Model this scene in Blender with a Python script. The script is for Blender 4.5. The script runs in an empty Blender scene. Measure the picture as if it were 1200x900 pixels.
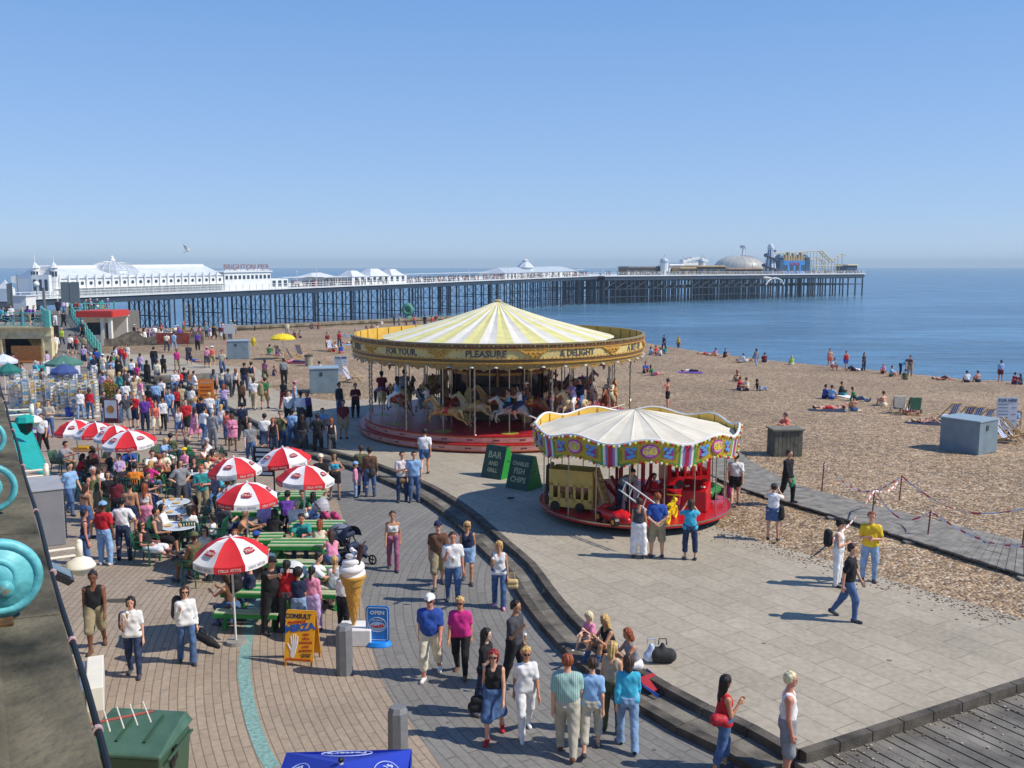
import bpy,math,random
import numpy as np
from mathutils import Vector,Matrix
random.seed(7);rs=np.random.RandomState(7)
S=bpy.context.scene;COL=S.collection
D=math.radians;PI=math.pi
# ---------------------------------------------------------------- camera, sky, sun, exposure
CAMZ=8.0;FPX=1100.0;PITCH=math.atan((450-311.6)/FPX)
cd=bpy.data.cameras.new('camera');cam=bpy.data.objects.new('camera',cd);COL.objects.link(cam)
cam.location=(0,0,CAMZ);cam.rotation_euler=(PI/2-PITCH,0,0)
cd.sensor_width=36;cd.lens=36*FPX/1200;cd.clip_start=.1;cd.clip_end=20000
S.camera=cam
SUN_EL=46.0;SUN_DIR=Vector((math.cos(D(SUN_EL))*math.cos(D(-10)),math.cos(D(SUN_EL))*math.sin(D(-10)),math.sin(D(SUN_EL))))
w=bpy.data.worlds.new('World');S.world=w;w.use_nodes=True
nt=w.node_tree;bg=nt.nodes['Background']
sky=nt.nodes.new('ShaderNodeTexSky');sky.sky_type='NISHITA';sky.sun_disc=False
sky.sun_elevation=D(SUN_EL);sky.sun_rotation=math.atan2(SUN_DIR.x,SUN_DIR.y)
sky.altitude=0;sky.air_density=1.0;sky.dust_density=0.0;sky.ozone_density=5.0
tint=nt.nodes.new('ShaderNodeVectorMath');tint.operation='MULTIPLY';nt.links.new(sky.outputs[0],tint.inputs[0]);tint.inputs[1].default_value=(1.0,1.0,1.14)
wg=nt.nodes.new('ShaderNodeTexCoord');wsx=nt.nodes.new('ShaderNodeSeparateXYZ');nt.links.new(wg.outputs['Generated'],wsx.inputs[0])
wr=nt.nodes.new('ShaderNodeValToRGB');nt.links.new(wsx.outputs[2],wr.inputs[0]);we=wr.color_ramp.elements
we[0].position=0;we[0].color=(.345,.480,.670,1);we[1].position=1;we[1].color=(.05,.14,.38,1)
for p_,c_ in((.05,(.285,.445,.690)),(.13,(.235,.395,.670)),(.26,(.155,.320,.625)),(.5,(.08,.2,.5))):x_=we.new(p_);x_.color=(*c_,1)
w9=nt.nodes.new('ShaderNodeVectorMath');w9 .operation='SCALE';nt.links.new(wr.outputs[0],w9 .inputs[0]);w9 .inputs['Scale'].default_value=11.0
wm_=nt.nodes.new('ShaderNodeMix');wm_.data_type='RGBA';wm_.inputs[0].default_value=.75;nt.links.new(tint.outputs[0],wm_.inputs[6]);nt.links.new(w9 .outputs[0],wm_.inputs[7])
nt.links.new(wm_.outputs[2],bg.inputs[0]);bg.inputs[1].default_value=0.11
sl=bpy.data.lights.new('sun','SUN');sl.energy=4.2;sl.angle=D(.5);sl.color=(1,.93,.82)
so=bpy.data.objects.new('sun',sl);COL.objects.link(so);so.rotation_euler=(-SUN_DIR).to_track_quat('-Z','Y').to_euler()
S.view_settings.view_transform='Standard';S.view_settings.look='None';S.view_settings.exposure=0.1;S.view_settings.gamma=1
S.view_settings.use_curve_mapping=False
S.cycles.max_bounces=6;S.cycles.volume_bounces=0;S.cycles.transparent_max_bounces=12
try:S.cycles.volume_step_rate=4
except Exception:pass
# ---------------------------------------------------------------- helpers
def lin(c):
 if isinstance(c,str):
  c=c.lstrip('#');c=[int(c[i:i+2],16)/255 for i in(0,2,4)]
  return tuple((x/12.92 if x<=.04045 else((x+.055)/1.055)**2.4)for x in c)
 return tuple(c)
MATS={}
def mat(name,col,rough=.8,var=.12,sc=6.0,bump=.0,metal=0.0,bsc=None,em=0,spec=None,dirt=None):
 if name in MATS:return MATS[name]
 m=bpy.data.materials.new(name);m.use_nodes=True;MATS[name]=m
 t=m.node_tree;b=t.nodes['Principled BSDF'];c=lin(col)
 b.inputs['Roughness'].default_value=rough;b.inputs['Metallic'].default_value=metal
 if spec is not None:b.inputs['Specular IOR Level'].default_value=spec
 tc=t.nodes.new('ShaderNodeTexCoord');n=t.nodes.new('ShaderNodeTexNoise')
 t.links.new(tc.outputs['Object'],n.inputs['Vector']);n.inputs['Scale'].default_value=sc;n.inputs['Detail'].default_value=5
 r=t.nodes.new('ShaderNodeValToRGB');t.links.new(n.outputs[0],r.inputs[0])
 r.color_ramp.elements[0].position=.3;r.color_ramp.elements[1].position=.7
 lo=[x*(1-var)for x in c];hi=[min(1,x*(1+var))for x in c]
 if dirt:lo=lin(dirt)
 r.color_ramp.elements[0].color=(*lo,1);r.color_ramp.elements[1].color=(*hi,1)
 t.links.new(r.outputs[0],b.inputs['Base Color'])
 if bump:
  bn=t.nodes.new('ShaderNodeBump');n2=t.nodes.new('ShaderNodeTexNoise');n2 .inputs['Scale'].default_value=bsc or sc*4
  t.links.new(tc.outputs['Object'],n2 .inputs['Vector']);t.links.new(n2 .outputs[0],bn.inputs['Height'])
  bn.inputs['Strength'].default_value=bump;bn.inputs['Distance'].default_value=.02
  t.links.new(bn.outputs[0],b.inputs['Normal'])
 return m
class MB:
 def __init__(s):s.v=[];s.f=[];s.m=[];s.cur=0;s.T=None
 def mi(s,i):s.cur=i;return s
 def add(s,vs,fs):
  o=len(s.v)
  if s.T is not None:vs=[tuple(s.T@Vector(p))for p in vs]
  s.v+=[tuple(p)for p in vs];s.f+=[tuple(i+o for i in f)for f in fs];s.m+=[s.cur]*len(fs);return s
 def box(s,c,d,rz=0,R=None,taper=1.0):
  x,y,z=d[0]/2,d[1]/2,d[2]/2
  P=[Vector((a*x*(taper if cz>0 else 1),b*y*(taper if cz>0 else 1),cz*z))for cz in(-1,1)for a,b in((-1,-1),(1,-1),(1,1),(-1,1))]
  if R is None:R=Matrix.Rotation(rz,3,'Z')
  P=[R@p+Vector(c)for p in P]
  return s.add(P,[(3,2,1,0),(4,5,6,7),(0,1,5,4),(1,2,6,5),(2,3,7,6),(3,0,4,7)])
 def cyl(s,a,b,r1,r2=None,n=8,cap=True):
  a=Vector(a);b=Vector(b);r2=r1 if r2 is None else r2;d=(b-a)
  if d.length<1e-6:return s
  d.normalize();u=d.orthogonal().normalized();w_=d.cross(u);P=[]
  for c,r in((a,r1),(b,r2)):
   for i in range(n):
    t=2*PI*i/n;P.append(c+(u*math.cos(t)+w_*math.sin(t))*r)
  F=[(i,(i+1)%n,n+(i+1)%n,n+i)for i in range(n)]
  if cap:F+=[tuple(range(n-1,-1,-1)),tuple(range(n,2*n))]
  return s.add(P,F)
 def path(s,pts,r,n=6):
  for a,b in zip(pts[:-1],pts[1:]):s.cyl(a,b,r,n=n)
  return s
 def tube(s,pts,r,n=8,closed=False):
  pts=[Vector(p)for p in pts];N_=len(pts);P=[];up=None
  for i,p in enumerate(pts):
   t=(pts[min(i+1,N_-1)]-pts[max(i-1,0)]).normalized()
   if up is None:up=t.orthogonal().normalized()
   up=(up-t*up.dot(t)).normalized();w_=t.cross(up);rr=r[i]if isinstance(r,(list,tuple))else r
   for k in range(n):a=2*PI*k/n;P.append(p+(up*math.cos(a)+w_*math.sin(a))*rr)
  F=[(i*n+k,i*n+(k+1)%n,(i+1)*n+(k+1)%n,(i+1)*n+k)for i in range(N_-1)for k in range(n)]
  F+=[tuple(range(n-1,-1,-1)),tuple(range((N_-1)*n,N_*n))];return s.add(P,F)
 def bar(s,a,b,w_,h,up=(0,0,1)):
  a=Vector(a);b=Vector(b);d=(b-a);L=d.length;d.normalize();sx=d.cross(Vector(up))
  if sx.length<1e-4:sx=d.orthogonal()
  sx.normalize();u=sx.cross(d);R=Matrix((d,sx,u)).transposed()
  return s.box((a+b)/2,(L,w_,h),R=R)
 def lathe(s,prof,c=(0,0,0),n=24,a0=0,a1=2*PI,sx=1,sy=1,rot=0):
  full=abs(a1-a0-2*PI)<1e-4;k=n if full else n+1;P=[]
  for r,z in prof:
   for i in range(k):
    t=a0+(a1-a0)*i/n+rot;P.append((c[0]+r*math.cos(t)*sx,c[1]+r*math.sin(t)*sy,c[2]+z))
  F=[]
  for j in range(len(prof)-1):
   for i in range(n):
    i2=(i+1)%k;F.append((j*k+i,j*k+i2,(j+1)*k+i2,(j+1)*k+i))
  return s.add(P,F)
 def prism(s,poly,z0,z1):
  n=len(poly);P=[(x,y,z0)for x,y in poly]+[(x,y,z1)for x,y in poly]
  ar=sum(poly[i][0]*poly[(i+1)%n][1]-poly[(i+1)%n][0]*poly[i][1]for i in range(n))
  F=[tuple(range(n-1,-1,-1)),tuple(range(n,2*n))]+[(i,(i+1)%n,n+(i+1)%n,n+i)for i in range(n)]
  if ar<0:F=[tuple(reversed(f))for f in F]
  return s.add(P,F)
 def sphere(s,c,r,n=12,m=8,sx=1,sy=1,sz=1):
  return s.lathe([(r*math.sin(PI*i/m)*1+1e-5,-r*math.cos(PI*i/m)*sz)for i in range(m+1)],c,n,sx=sx,sy=sy)
 def build(s,name,mats,parent=None,smooth=False,loc=None):
  me=bpy.data.meshes.new(name);me.from_pydata(s.v,[],s.f)
  if not isinstance(mats,(list,tuple)):mats=[mats]
  for m in mats:me.materials.append(m)
  if len(mats)>1:me.polygons.foreach_set('material_index',s.m)
  if smooth:me.polygons.foreach_set('use_smooth',[True]*len(me.polygons))
  me.validate();me.update()
  o=bpy.data.objects.new(name,me);COL.objects.link(o)
  if parent is not None:o.parent=parent
  if loc is not None:o.location=loc
  return o
def bevel(o,w_=.01,seg=2):
 b=o.modifiers.new('bevel','BEVEL');b.width=w_;b.segments=seg;b.limit_method='ANGLE';return o
def thing(name,label,cat,loc=(0,0,0),rz=0,group=None):
 o=bpy.data.objects.new(name,None);COL.objects.link(o);o.empty_display_size=.2
 o.location=loc;o.rotation_euler=(0,0,rz);return tag(o,label,cat,group)
def tag(o,label=None,cat=None,group=None,kind=None):
 if label:o['label']=label
 if cat:o['category']=cat
 if group:o['group']=group
 if kind:o['kind']=kind
 return o
def dup(o,loc=None,rz=None,label=None,group=None,parent=None):
 c=o.copy();COL.objects.link(c)
 if parent is not None:c.parent=parent
 if loc is not None:c.location=loc
 if rz is not None:c.rotation_euler=(0,0,rz)
 if label:c['label']=label
 if group:c['group']=group
 for ch in o.children:dup(ch,parent=c)
 return c
def ray(u,v):
 x=(u-600)/FPX;y=-(v-450)/FPX;cp,sp=math.cos(PITCH),math.sin(PITCH)
 return Vector((x,cp+y*sp,-sp+y*cp))
def at(u,v,z=0.0):
 d=ray(u,v);t=(z-CAMZ)/d.z;return Vector((d.x*t,d.y*t,z))
def zat(v,y):
 return CAMZ-y*math.tan(math.atan((v-450)/FPX)+PITCH)
def xat(u,y,z):
 return(u-600)/FPX*(y*math.cos(PITCH)+(CAMZ-z)*math.sin(PITCH))
def text(s,size,m,parent,loc=(0,0,0),rot=(PI/2,0,0),depth=.004,name='lettering',sx=1,bend=None,align='CENTER',bold=0.0,shear=0):
 cu=bpy.data.curves.new('txt','FONT');cu.body=s;cu.size=size;cu.extrude=depth;cu.align_x=align;cu.align_y='CENTER'
 cu.offset=bold;cu.resolution_u=2;cu.shear=shear
 t=bpy.data.objects.new('txt',cu);COL.objects.link(t);dg=bpy.context.evaluated_depsgraph_get()
 me=bpy.data.meshes.new_from_object(t.evaluated_get(dg));bpy.data.objects.remove(t);me.name=name
 for v in me.vertices:v.co.x*=sx
 me.materials.clear();me.materials.append(m)
 if bend:
  R,a0,z0=bend
  for v in me.vertices:
   a=a0+v.co.x/R;r=R+v.co.z;y=v.co.y;v.co=(r*math.cos(a),r*math.sin(a),z0+y)
 o=bpy.data.objects.new(name,me);COL.objects.link(o);o.parent=parent
 if not bend:o.location=loc;o.rotation_euler=rot
 return o
def circ(pts):
 A=np.array([[2*p[0],2*p[1],1]for p in pts]);b=np.array([p[0]**2+p[1]**2 for p in pts])
 c=np.linalg.lstsq(A,b,rcond=None)[0];return c[0],c[1],math.sqrt(c[2]+c[0]**2+c[1]**2)
def brick_mat(name,c1,c2,mortar,bw,rh,ms,center=None,ang=0,stain=.25,rough=.85,offset=.5,bump=.3,xoff=0):
 m=bpy.data.materials.new(name);m.use_nodes=True;t=m.node_tree;N=t.nodes;L=t.links;b=N['Principled BSDF']
 b.inputs['Roughness'].default_value=rough
 g=N.new('ShaderNodeNewGeometry')
 if center:
  sub=N.new('ShaderNodeVectorMath');sub.operation='SUBTRACT';L.new(g.outputs['Position'],sub.inputs[0]);sub.inputs[1].default_value=(center[0],center[1],0)
  sp=N.new('ShaderNodeSeparateXYZ');L.new(sub.outputs[0],sp.inputs[0])
  at2=N.new('ShaderNodeMath');at2 .operation='ARCTAN2';L.new(sp.outputs[1],at2 .inputs[0]);L.new(sp.outputs[0],at2 .inputs[1])
  mu=N.new('ShaderNodeMath');mu.operation='MULTIPLY';L.new(at2 .outputs[0],mu.inputs[0]);mu.inputs[1].default_value=center[2]
  fl=N.new('ShaderNodeCombineXYZ');L.new(sp.outputs[0],fl.inputs[0]);L.new(sp.outputs[1],fl.inputs[1])
  ln=N.new('ShaderNodeVectorMath');ln.operation='LENGTH';L.new(fl.outputs[0],ln.inputs[0])
  cb=N.new('ShaderNodeCombineXYZ');L.new(mu.outputs[0],cb.inputs[0]);L.new(ln.outputs['Value'],cb.inputs[1]);vec=cb.outputs[0]
 else:
  mp=N.new('ShaderNodeMapping');L.new(g.outputs['Position'],mp.inputs[0]);mp.inputs['Rotation'].default_value=(0,0,-ang);mp.inputs['Location'].default_value=(xoff,0,0);vec=mp.outputs[0]
 br=N.new('ShaderNodeTexBrick');L.new(vec,br.inputs['Vector'])
 br.inputs['Color1'].default_value=(*lin(c1),1);br.inputs['Color2'].default_value=(*lin(c2),1);br.inputs['Mortar'].default_value=(*lin(mortar),1)
 br.inputs['Scale'].default_value=1;br.inputs['Brick Width'].default_value=bw;br.inputs['Row Height'].default_value=rh
 br.inputs['Mortar Size'].default_value=ms;br.inputs['Mortar Smooth'].default_value=.3;br.offset=offset
 no=N.new('ShaderNodeTexNoise');L.new(g.outputs['Position'],no.inputs[0]);no.inputs['Scale'].default_value=.45;no.inputs['Detail'].default_value=8;no.inputs['Roughness'].default_value=.65
 n3=N.new('ShaderNodeTexNoise');L.new(g.outputs['Position'],n3 .inputs[0]);n3 .inputs['Scale'].default_value=9;n3 .inputs['Detail'].default_value=4
 ad=N.new('ShaderNodeMath');ad.operation='ADD';L.new(no.outputs[0],ad.inputs[0]);L.new(n3 .outputs[0],ad.inputs[1])
 mr=N.new('ShaderNodeMapRange');L.new(ad.outputs[0],mr.inputs[0]);mr.inputs[1].default_value=.7;mr.inputs[2].default_value=1.3;mr.inputs[3].default_value=1-stain;mr.inputs[4].default_value=1+stain*.6
 mx=N.new('ShaderNodeVectorMath');mx.operation='SCALE';L.new(br.outputs['Color'],mx.inputs[0]);L.new(mr.outputs[0],mx.inputs['Scale'])
 vo=N.new('ShaderNodeTexVoronoi');L.new(g.outputs['Position'],vo.inputs['Vector']);vo.inputs['Scale'].default_value=1.1
 sp2=N.new('ShaderNodeMath');sp2 .operation='LESS_THAN';L.new(vo.outputs['Distance'],sp2 .inputs[0]);sp2 .inputs[1].default_value=.06
 mx2=N.new('ShaderNodeMix');mx2 .data_type='RGBA';L.new(sp2 .outputs[0],mx2 .inputs[0]);L.new(mx.outputs[0],mx2 .inputs[6]);mx2 .inputs[7].default_value=(*[x*.4 for x in lin(c1)],1)
 L.new(mx2 .outputs[2],b.inputs['Base Color'])
 bp=N.new('ShaderNodeBump');bp.inputs['Strength'].default_value=bump;bp.inputs['Distance'].default_value=.01;bp.invert=True
 L.new(br.outputs['Fac'],bp.inputs['Height']);L.new(bp.outputs[0],b.inputs['Normal'])
 return m
def sheet(name,pts,m,z=None,kind='structure',thick=0):
 b=MB();P=[(p[0],p[1])for p in pts]
 z=pts[0][2]if z is None else z
 from mathutils.geometry import tessellate_polygon
 F=[]
 for a,b_,c in tessellate_polygon([[Vector((x,y,0))for x,y in P]]):
  A,B,C_=P[a],P[b_],P[c];F.append((a,b_,c)if(B[0]-A[0])*(C_[1]-A[1])-(B[1]-A[1])*(C_[0]-A[0])>0 else(a,c,b_))
 b.add([(x,y,z)for x,y in P],F)
 o=b.build(name,m);return tag(o,kind=kind)if kind else o
def tri(o):
 import bmesh
 bm=bmesh.new();bm.from_mesh(o.data);bmesh.ops.triangulate(bm,faces=bm.faces[:],ngon_method='EAR_CLIP');bm.to_mesh(o.data);bm.free()
def smooth_poly(P,n=4):
 P=[Vector(p)for p in P];out=[]
 for i in range(len(P)-1):
  p0=P[max(i-1,0)];p1=P[i];p2=P[i+1];p3=P[min(i+2,len(P)-1)]
  for k in range(n):
   t=k/n;out.append(.5*((2*p1)+(p2-p0)*t+(2*p0-5*p1+4*p2-p3)*t*t+(3*p1-p0-3*p2+p3)*t**3))
 out.append(P[-1]);return out
def offset_line(P,d):
 out=[]
 for i,p in enumerate(P):
  a=P[max(i-1,0)];b=P[min(i+1,len(P)-1)];t=(b-a);t.z=0;t.normalize();out.append(p+Vector((-t.y,t.x,0))*d)
 return out
HP=0.3
UP=[(936,878),(906,862),(871,842),(831,826),(777,797),(728,766),(682,726),(652,692),(628,660),(600,636),(556,598),(522,576),(500,565),(465,551),(432,539),(395,529),(340,512),(290,488),(250,466),(205,447),(150,434),(112,426)]
kerb=smooth_poly([at(u,v,HP)for u,v in UP],4)
BE=[(1200,725),(1120,702),(1029,675),(930,645),(840,618),(838,560),(800,515),(765,490),(735,478)]
beach_edge=[at(u,v,HP)for u,v in BE]
BE2=[(640,466),(560,464),(480,465),(390,470),(340,463),(300,449),(316,441),(300,431),(235,427),(200,416),(112,414)]
back_edge=[at(u,v,HP)for u,v in BE2]
wood_edge=[at(1069,832,HP),at(1200,794,HP)]
wd=(at(1200,794,HP)-at(936,878,HP)).normalized()
bdir=(beach_edge[0]-beach_edge[2]).normalized()
def isect(p,d,q,e):
 t=((q.x-p.x)*e.y-(q.y-p.y)*e.x)/(d.x*e.y-d.y*e.x);return p+d*t
PX=isect(at(936,878,HP),wd,beach_edge[0],bdir)
plat=kerb[::-1]+[PX]+beach_edge+back_edge
P_ang=math.atan2(*(lambda a:(a.y,a.x))(at(1083,863,HP)-at(934,793,HP)))
slab=brick_mat('slab_paving','#b1a692','#a89d89','#8d8372',1.3,.62,.012,ang=P_ang,stain=.22)
sheet('seafront_terrace',plat,slab,HP,thick=.1)
stripe_px=[(299,700),(293,732),(287,767),(286,790),(290,820),(297,850),(309,882),(320,900)]
spts=[at(u,v,0)for u,v in stripe_px]
cc=circ(spts)
step_c=circ([k for k in kerb[:24]])
brick_a=brick_mat('pink_block_paving','#a89783','#9f8d79','#7b6e60',.9,.155,.012,center=cc,stain=.22)
brick_b=brick_mat('grey_block_paving','#84817b','#7b7872','#64625c',1.1,.2,.012,center=step_c,stain=.22)
pl=[Vector((-170,-30,0)),Vector((30,-30,0)),Vector((30,3,0))]+[k.copy()for k in offset_line(kerb,0.2)]+[at(118,416,0),at(110,400,0),Vector((-46,122,0)),Vector((-170,122,0))]
sheet('plaza',pl,brick_a,0)
RD=[(560,960),(517,900),(475,837),(455,812),(435,757),(424,700),(410,640),(395,585),(370,535),(330,505),(270,485),(180,472),(60,468)]
rl=smooth_poly([at(u,v,0)for u,v in RD],3)
klo=offset_line(kerb,.25)
road=[Vector((30,4,0))]+[Vector((k.x,k.y,0))for k in klo]+[at(60,428),]+rl[::-1]+[Vector((2,4,0))]
sheet('road',road,brick_b,.004)
def stone_row(name,line,d0,d1,z0,z1,m,bl=.9,kind='structure'):
 a=offset_line(line,d0);b=offset_line(line,d1);mb=MB()
 for i in range(len(line)-1):
  g=.012;p=[a[i],a[i+1],b[i+1],b[i]];q=[]
  L0=(a[i+1]-a[i]).normalized()*g
  p=[p[0]+L0,p[1]-L0,p[2]-L0,p[3]+L0]
  mb.prism([(x.x,x.y)for x in p],z0,z1)
 return tag(mb.build(name,m),kind=kind)
def resample(P,step):
 out=[P[0]];acc=0
 for a,b in zip(P[:-1],P[1:]):
  L=(b-a).length;t=step-acc
  while t<=L:out.append(a+(b-a)*(t/L));t+=step
  acc=L-(t-step)
 return out
m_step=mat('weathered_shaded_step_stone','#5d564c',.9,.35,2.5,.6,bsc=30,dirt='#37332d')  # weathered stone, its colour also darkened for the shade on the kerb risers
m_tread=mat('step_tread','#7a7468',.9,.3,2.0,.4,bsc=30,dirt='#4a463e')
kr=resample(kerb,.95)
stone_row('terrace_kerb',kr,.0,.2,-.02,HP+.012,m_step)
stone_row('terrace_step',kr,.203,.62,-.02,.15,m_tread)
stone_row('terrace_step',kr,.623,.83,-.02,.158,m_step)
pass
eb=[at(936,878,HP),PX];eb=resample(eb,.75)
stone_row('terrace_edge',eb,-.16,.0,-.02,HP+.01,m_step)
def wood_mat(name,c1,c2,bw,rh,ang,gap='#15130f',ms=.012,xoff=0):return brick_mat(name,c1,c2,gap,bw,rh,ms,ang=ang,stain=.3,bump=.8,offset=.37,xoff=xoff)
wang=math.atan2(*(lambda a:(a.y,a.x))(at(1180,887,.1)-at(1080,840,.1)))
deckm=wood_mat('weathered_deck_boards','#6e6a62','#57534c',3.4,.2,wang)
mgravel=mat('loose_gravel_on_boards','#8d7a63',.9,.4,30)
p0,p1=at(936,878,HP),PX
nrm=Vector((-wd.y,wd.x,0))*-1
def deck_boards():
 mb=MB();dv=Vector((math.cos(wang),math.sin(wang),0));nv=Vector((-dv.y,dv.x,0));k=-2
 ze=.12
 for k in range(0,60):
  off=p0+wd*(k*.235)
  s=off+nrm*.02;L=4.2+((k*37)%5)*.35;rem=14
  a=s
  while rem>0:
   q=.006*((k*13+int(rem*7))%3-1)
   e=a+dv*L
   w_=.205
   wv=wd*(w_/2)
   mb.add([(a-wv)[:2]+(0,),(a+wv)[:2]+(0,),(e+wv)[:2]+(0,),(e-wv)[:2]+(0,),(a-wv)[:2]+(ze+q,),(a+wv)[:2]+(ze+q,),(e+wv)[:2]+(ze+q,),(e-wv)[:2]+(ze+q,)],[(3,2,1,0),(4,5,6,7),(0,1,5,4),(1,2,6,5),(2,3,7,6),(3,0,4,7)])
   a=e+dv*.012;rem-=L;L=4.0
 return mb
deck=deck_boards().build('timber_deck',mat('weathered_deck_boards_grain','#7b766c',.85,.35,1.3,.5,bsc=22,dirt='#56514a'));tag(deck,kind='structure')
ZC=-1.2;ZS=-6.0
SH=[(1330,462),(1200,447),(1130,444),(1064,437),(1000,431),(900,421.5),(820,411.5),(760,402),(700,392),(650,378),(600,373),(560,374),(480,378),(400,382),(300,387),(230,390),(150,394),(60,397),(-60,400)]
shore=[at(u,v,ZC)for u,v in SH]
shore=[Vector((shore[0].x+22,shore[0].y-34,0)),Vector((shore[0].x+7,shore[0].y-9,0))]+[Vector((p.x,p.y,0))for p in shore]
SA=np.array([[p.x,p.y]for p in shore])
def sdist(X,Y):
 X=np.asarray(X,float);Y=np.asarray(Y,float);best=np.full(X.shape,1e9);sg=np.ones(X.shape)
 for i in range(len(SA)-1):
  a=SA[i];d=SA[i+1]-a;L2=d@d;t=np.clip(((X-a[0])*d[0]+(Y-a[1])*d[1])/L2,0,1)
  dx=X-(a[0]+t*d[0]);dy=Y-(a[1]+t*d[1]);dist=np.hypot(dx,dy);cr=d[0]*dy-d[1]*dx
  up=dist<best;best=np.where(up,dist,best);sg=np.where(up,np.where(cr>0,1.,-1.),sg)
 return best*sg
def bz(X,Y):
 d=sdist(X,Y);t=np.clip(d/48,0,1);t=t*t*(3-2*t)
 z=np.where(d>0,ZC+(0.2-ZC)*t,ZC+.34*d)
 z=z+.10*np.exp(-((d-9)/2.5)**2)+.08*np.exp(-((d-19+2*np.sin(X*.15))/2.2)**2)+.07*np.sin(X*.31+1.3*np.sin(Y*.17))*np.sin(Y*.23+X*.05)*np.clip(d/12,0,1)*np.clip(1-t*.9,0,1)
 return np.maximum(z,-9)
def bpt(u,v,dz=0):
 d=ray(u,v);ta=15.0;st=4.0;tt=np.arange(15,400,4.)
 for st in(4.,.25,.02):
  k=np.argmax(CAMZ+d.z*tt<bz(d.x*tt,d.y*tt));t=float(tt[k]);tt=np.arange(t-st,t+.001,{4.:.25,.25:.02,.02:.02}[st])
 return Vector((d.x*t,d.y*t,float(bz(d.x*t,d.y*t))+dz))
def bptl(u,v,m_=1.2):
 for _ in range(30):
  p=bpt(u,v)
  if float(sdist(p.x,p.y))>m_:return p
  v+=.6
 return p
def in_poly(X,Y,P):
 X=np.asarray(X);Y=np.asarray(Y);c=np.zeros(X.shape,bool);n=len(P)
 for i in range(n):
  x1,y1=P[i][0],P[i][1];x2,y2=P[(i+1)%n][0],P[(i+1)%n][1]
  if y1==y2:continue
  k=((y1>Y)!=(y2>Y))&(X<(x2-x1)*(Y-y1)/(y2-y1)+x1);c^=k
 return c
def make_beach():
 xs=np.concatenate([np.arange(-170,-60,4.),np.arange(-60,70,.8),np.arange(70,160,4.)])
 ys=np.concatenate([np.arange(-40,10,4.),np.arange(10,120,.8),np.arange(120,230,2.)])
 X,Y=np.meshgrid(xs,ys);Z=bz(X,Y);Z+=(rs.rand(*Z.shape)-.5)*.03
 Z=np.where(in_poly(X,Y,pl),-.6,Z)
 tp=in_poly(X,Y,[p1,Vector((p1 .x+14,p1 .y-3,0)),Vector((p1 .x+14,-30,0)),Vector((p0 .x,-30,0)),p0]);Z=np.where(tp,-.1,Z)
 V=np.stack([X,Y,Z],-1).reshape(-1,3);nx=len(xs);ny=len(ys)
 i=np.arange(nx*ny).reshape(ny,nx);F=np.stack([i[:-1,:-1],i[:-1,1:],i[1:,1:],i[1:,:-1]],-1).reshape(-1,4)
 me=bpy.data.meshes.new('beach');me.from_pydata(V.tolist(),[],F.tolist());me.polygons.foreach_set('use_smooth',[True]*len(F));me.update()
 m=bpy.data.materials.new('shingle');m.use_nodes=True;t=m.node_tree;N=t.nodes;L=t.links;b=N['Principled BSDF'];b.inputs['Roughness'].default_value=.85
 g=N.new('ShaderNodeNewGeometry')
 vo=N.new('ShaderNodeTexVoronoi');vo.inputs['Scale'].default_value=13;L.new(g.outputs['Position'],vo.inputs['Vector'])
 r=N.new('ShaderNodeValToRGB');L.new(vo.outputs['Color'],r.inputs[0]);e=r.color_ramp.elements
 e[0].position=.1;e[0].color=(*lin('#604f3f'),1);e[1].position=.9;e[1].color=(*lin('#d6ccbb'),1)
 for p,c in((.35,'#9a8264'),(.55,'#ac9272'),(.72,'#bba584')):x=e.new(p);x.color=(*lin(c),1)
 v2=N.new('ShaderNodeTexVoronoi');v2 .inputs['Scale'].default_value=4.6;L.new(g.outputs['Position'],v2 .inputs['Vector'])
 r2=N.new('ShaderNodeValToRGB');L.new(v2 .outputs['Color'],r2 .inputs[0]);r2 .color_ramp.elements[0].color=(.62,.6,.58,1);r2 .color_ramp.elements[1].color=(1.25,1.2,1.15,1)
 n=N.new('ShaderNodeTexNoise');n.inputs['Scale'].default_value=.12;n.inputs['Detail'].default_value=7;L.new(g.outputs['Position'],n.inputs[0])
 r3=N.new('ShaderNodeValToRGB');L.new(n.outputs[0],r3 .inputs[0]);r3 .color_ramp.elements[0].position=.3;r3 .color_ramp.elements[1].position=.7
 r3 .color_ramp.elements[0].color=(.74,.72,.70,1);r3 .color_ramp.elements[1].color=(1.12,1.1,1.08,1)
 m1=N.new('ShaderNodeVectorMath');m1 .operation='MULTIPLY';L.new(r.outputs[0],m1 .inputs[0]);L.new(r2 .outputs[0],m1 .inputs[1])
 m2=N.new('ShaderNodeVectorMath');m2 .operation='MULTIPLY';L.new(m1 .outputs[0],m2 .inputs[0]);L.new(r3 .outputs[0],m2 .inputs[1])
 L.new(m2 .outputs[0],b.inputs['Base Color'])
 bp=N.new('ShaderNodeBump');bp.inputs['Strength'].default_value=.9;bp.inputs['Distance'].default_value=.05;L.new(vo.outputs['Distance'],bp.inputs['Height']);bp.invert=True
 n4=N.new('ShaderNodeTexNoise');n4 .inputs['Scale'].default_value=1.3;n4 .inputs['Detail'].default_value=3;L.new(g.outputs['Position'],n4 .inputs[0])
 b2=N.new('ShaderNodeBump');b2 .inputs['Strength'].default_value=.8;b2 .inputs['Distance'].default_value=.18;L.new(n4 .outputs[0],b2 .inputs['Height']);L.new(b2 .outputs[0],bp.inputs['Normal'])
 L.new(bp.outputs[0],b.inputs['Normal'])
 me.materials.append(m);o=bpy.data.objects.new('beach',me);COL.objects.link(o);tag(o,kind='structure')
make_beach()
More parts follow.
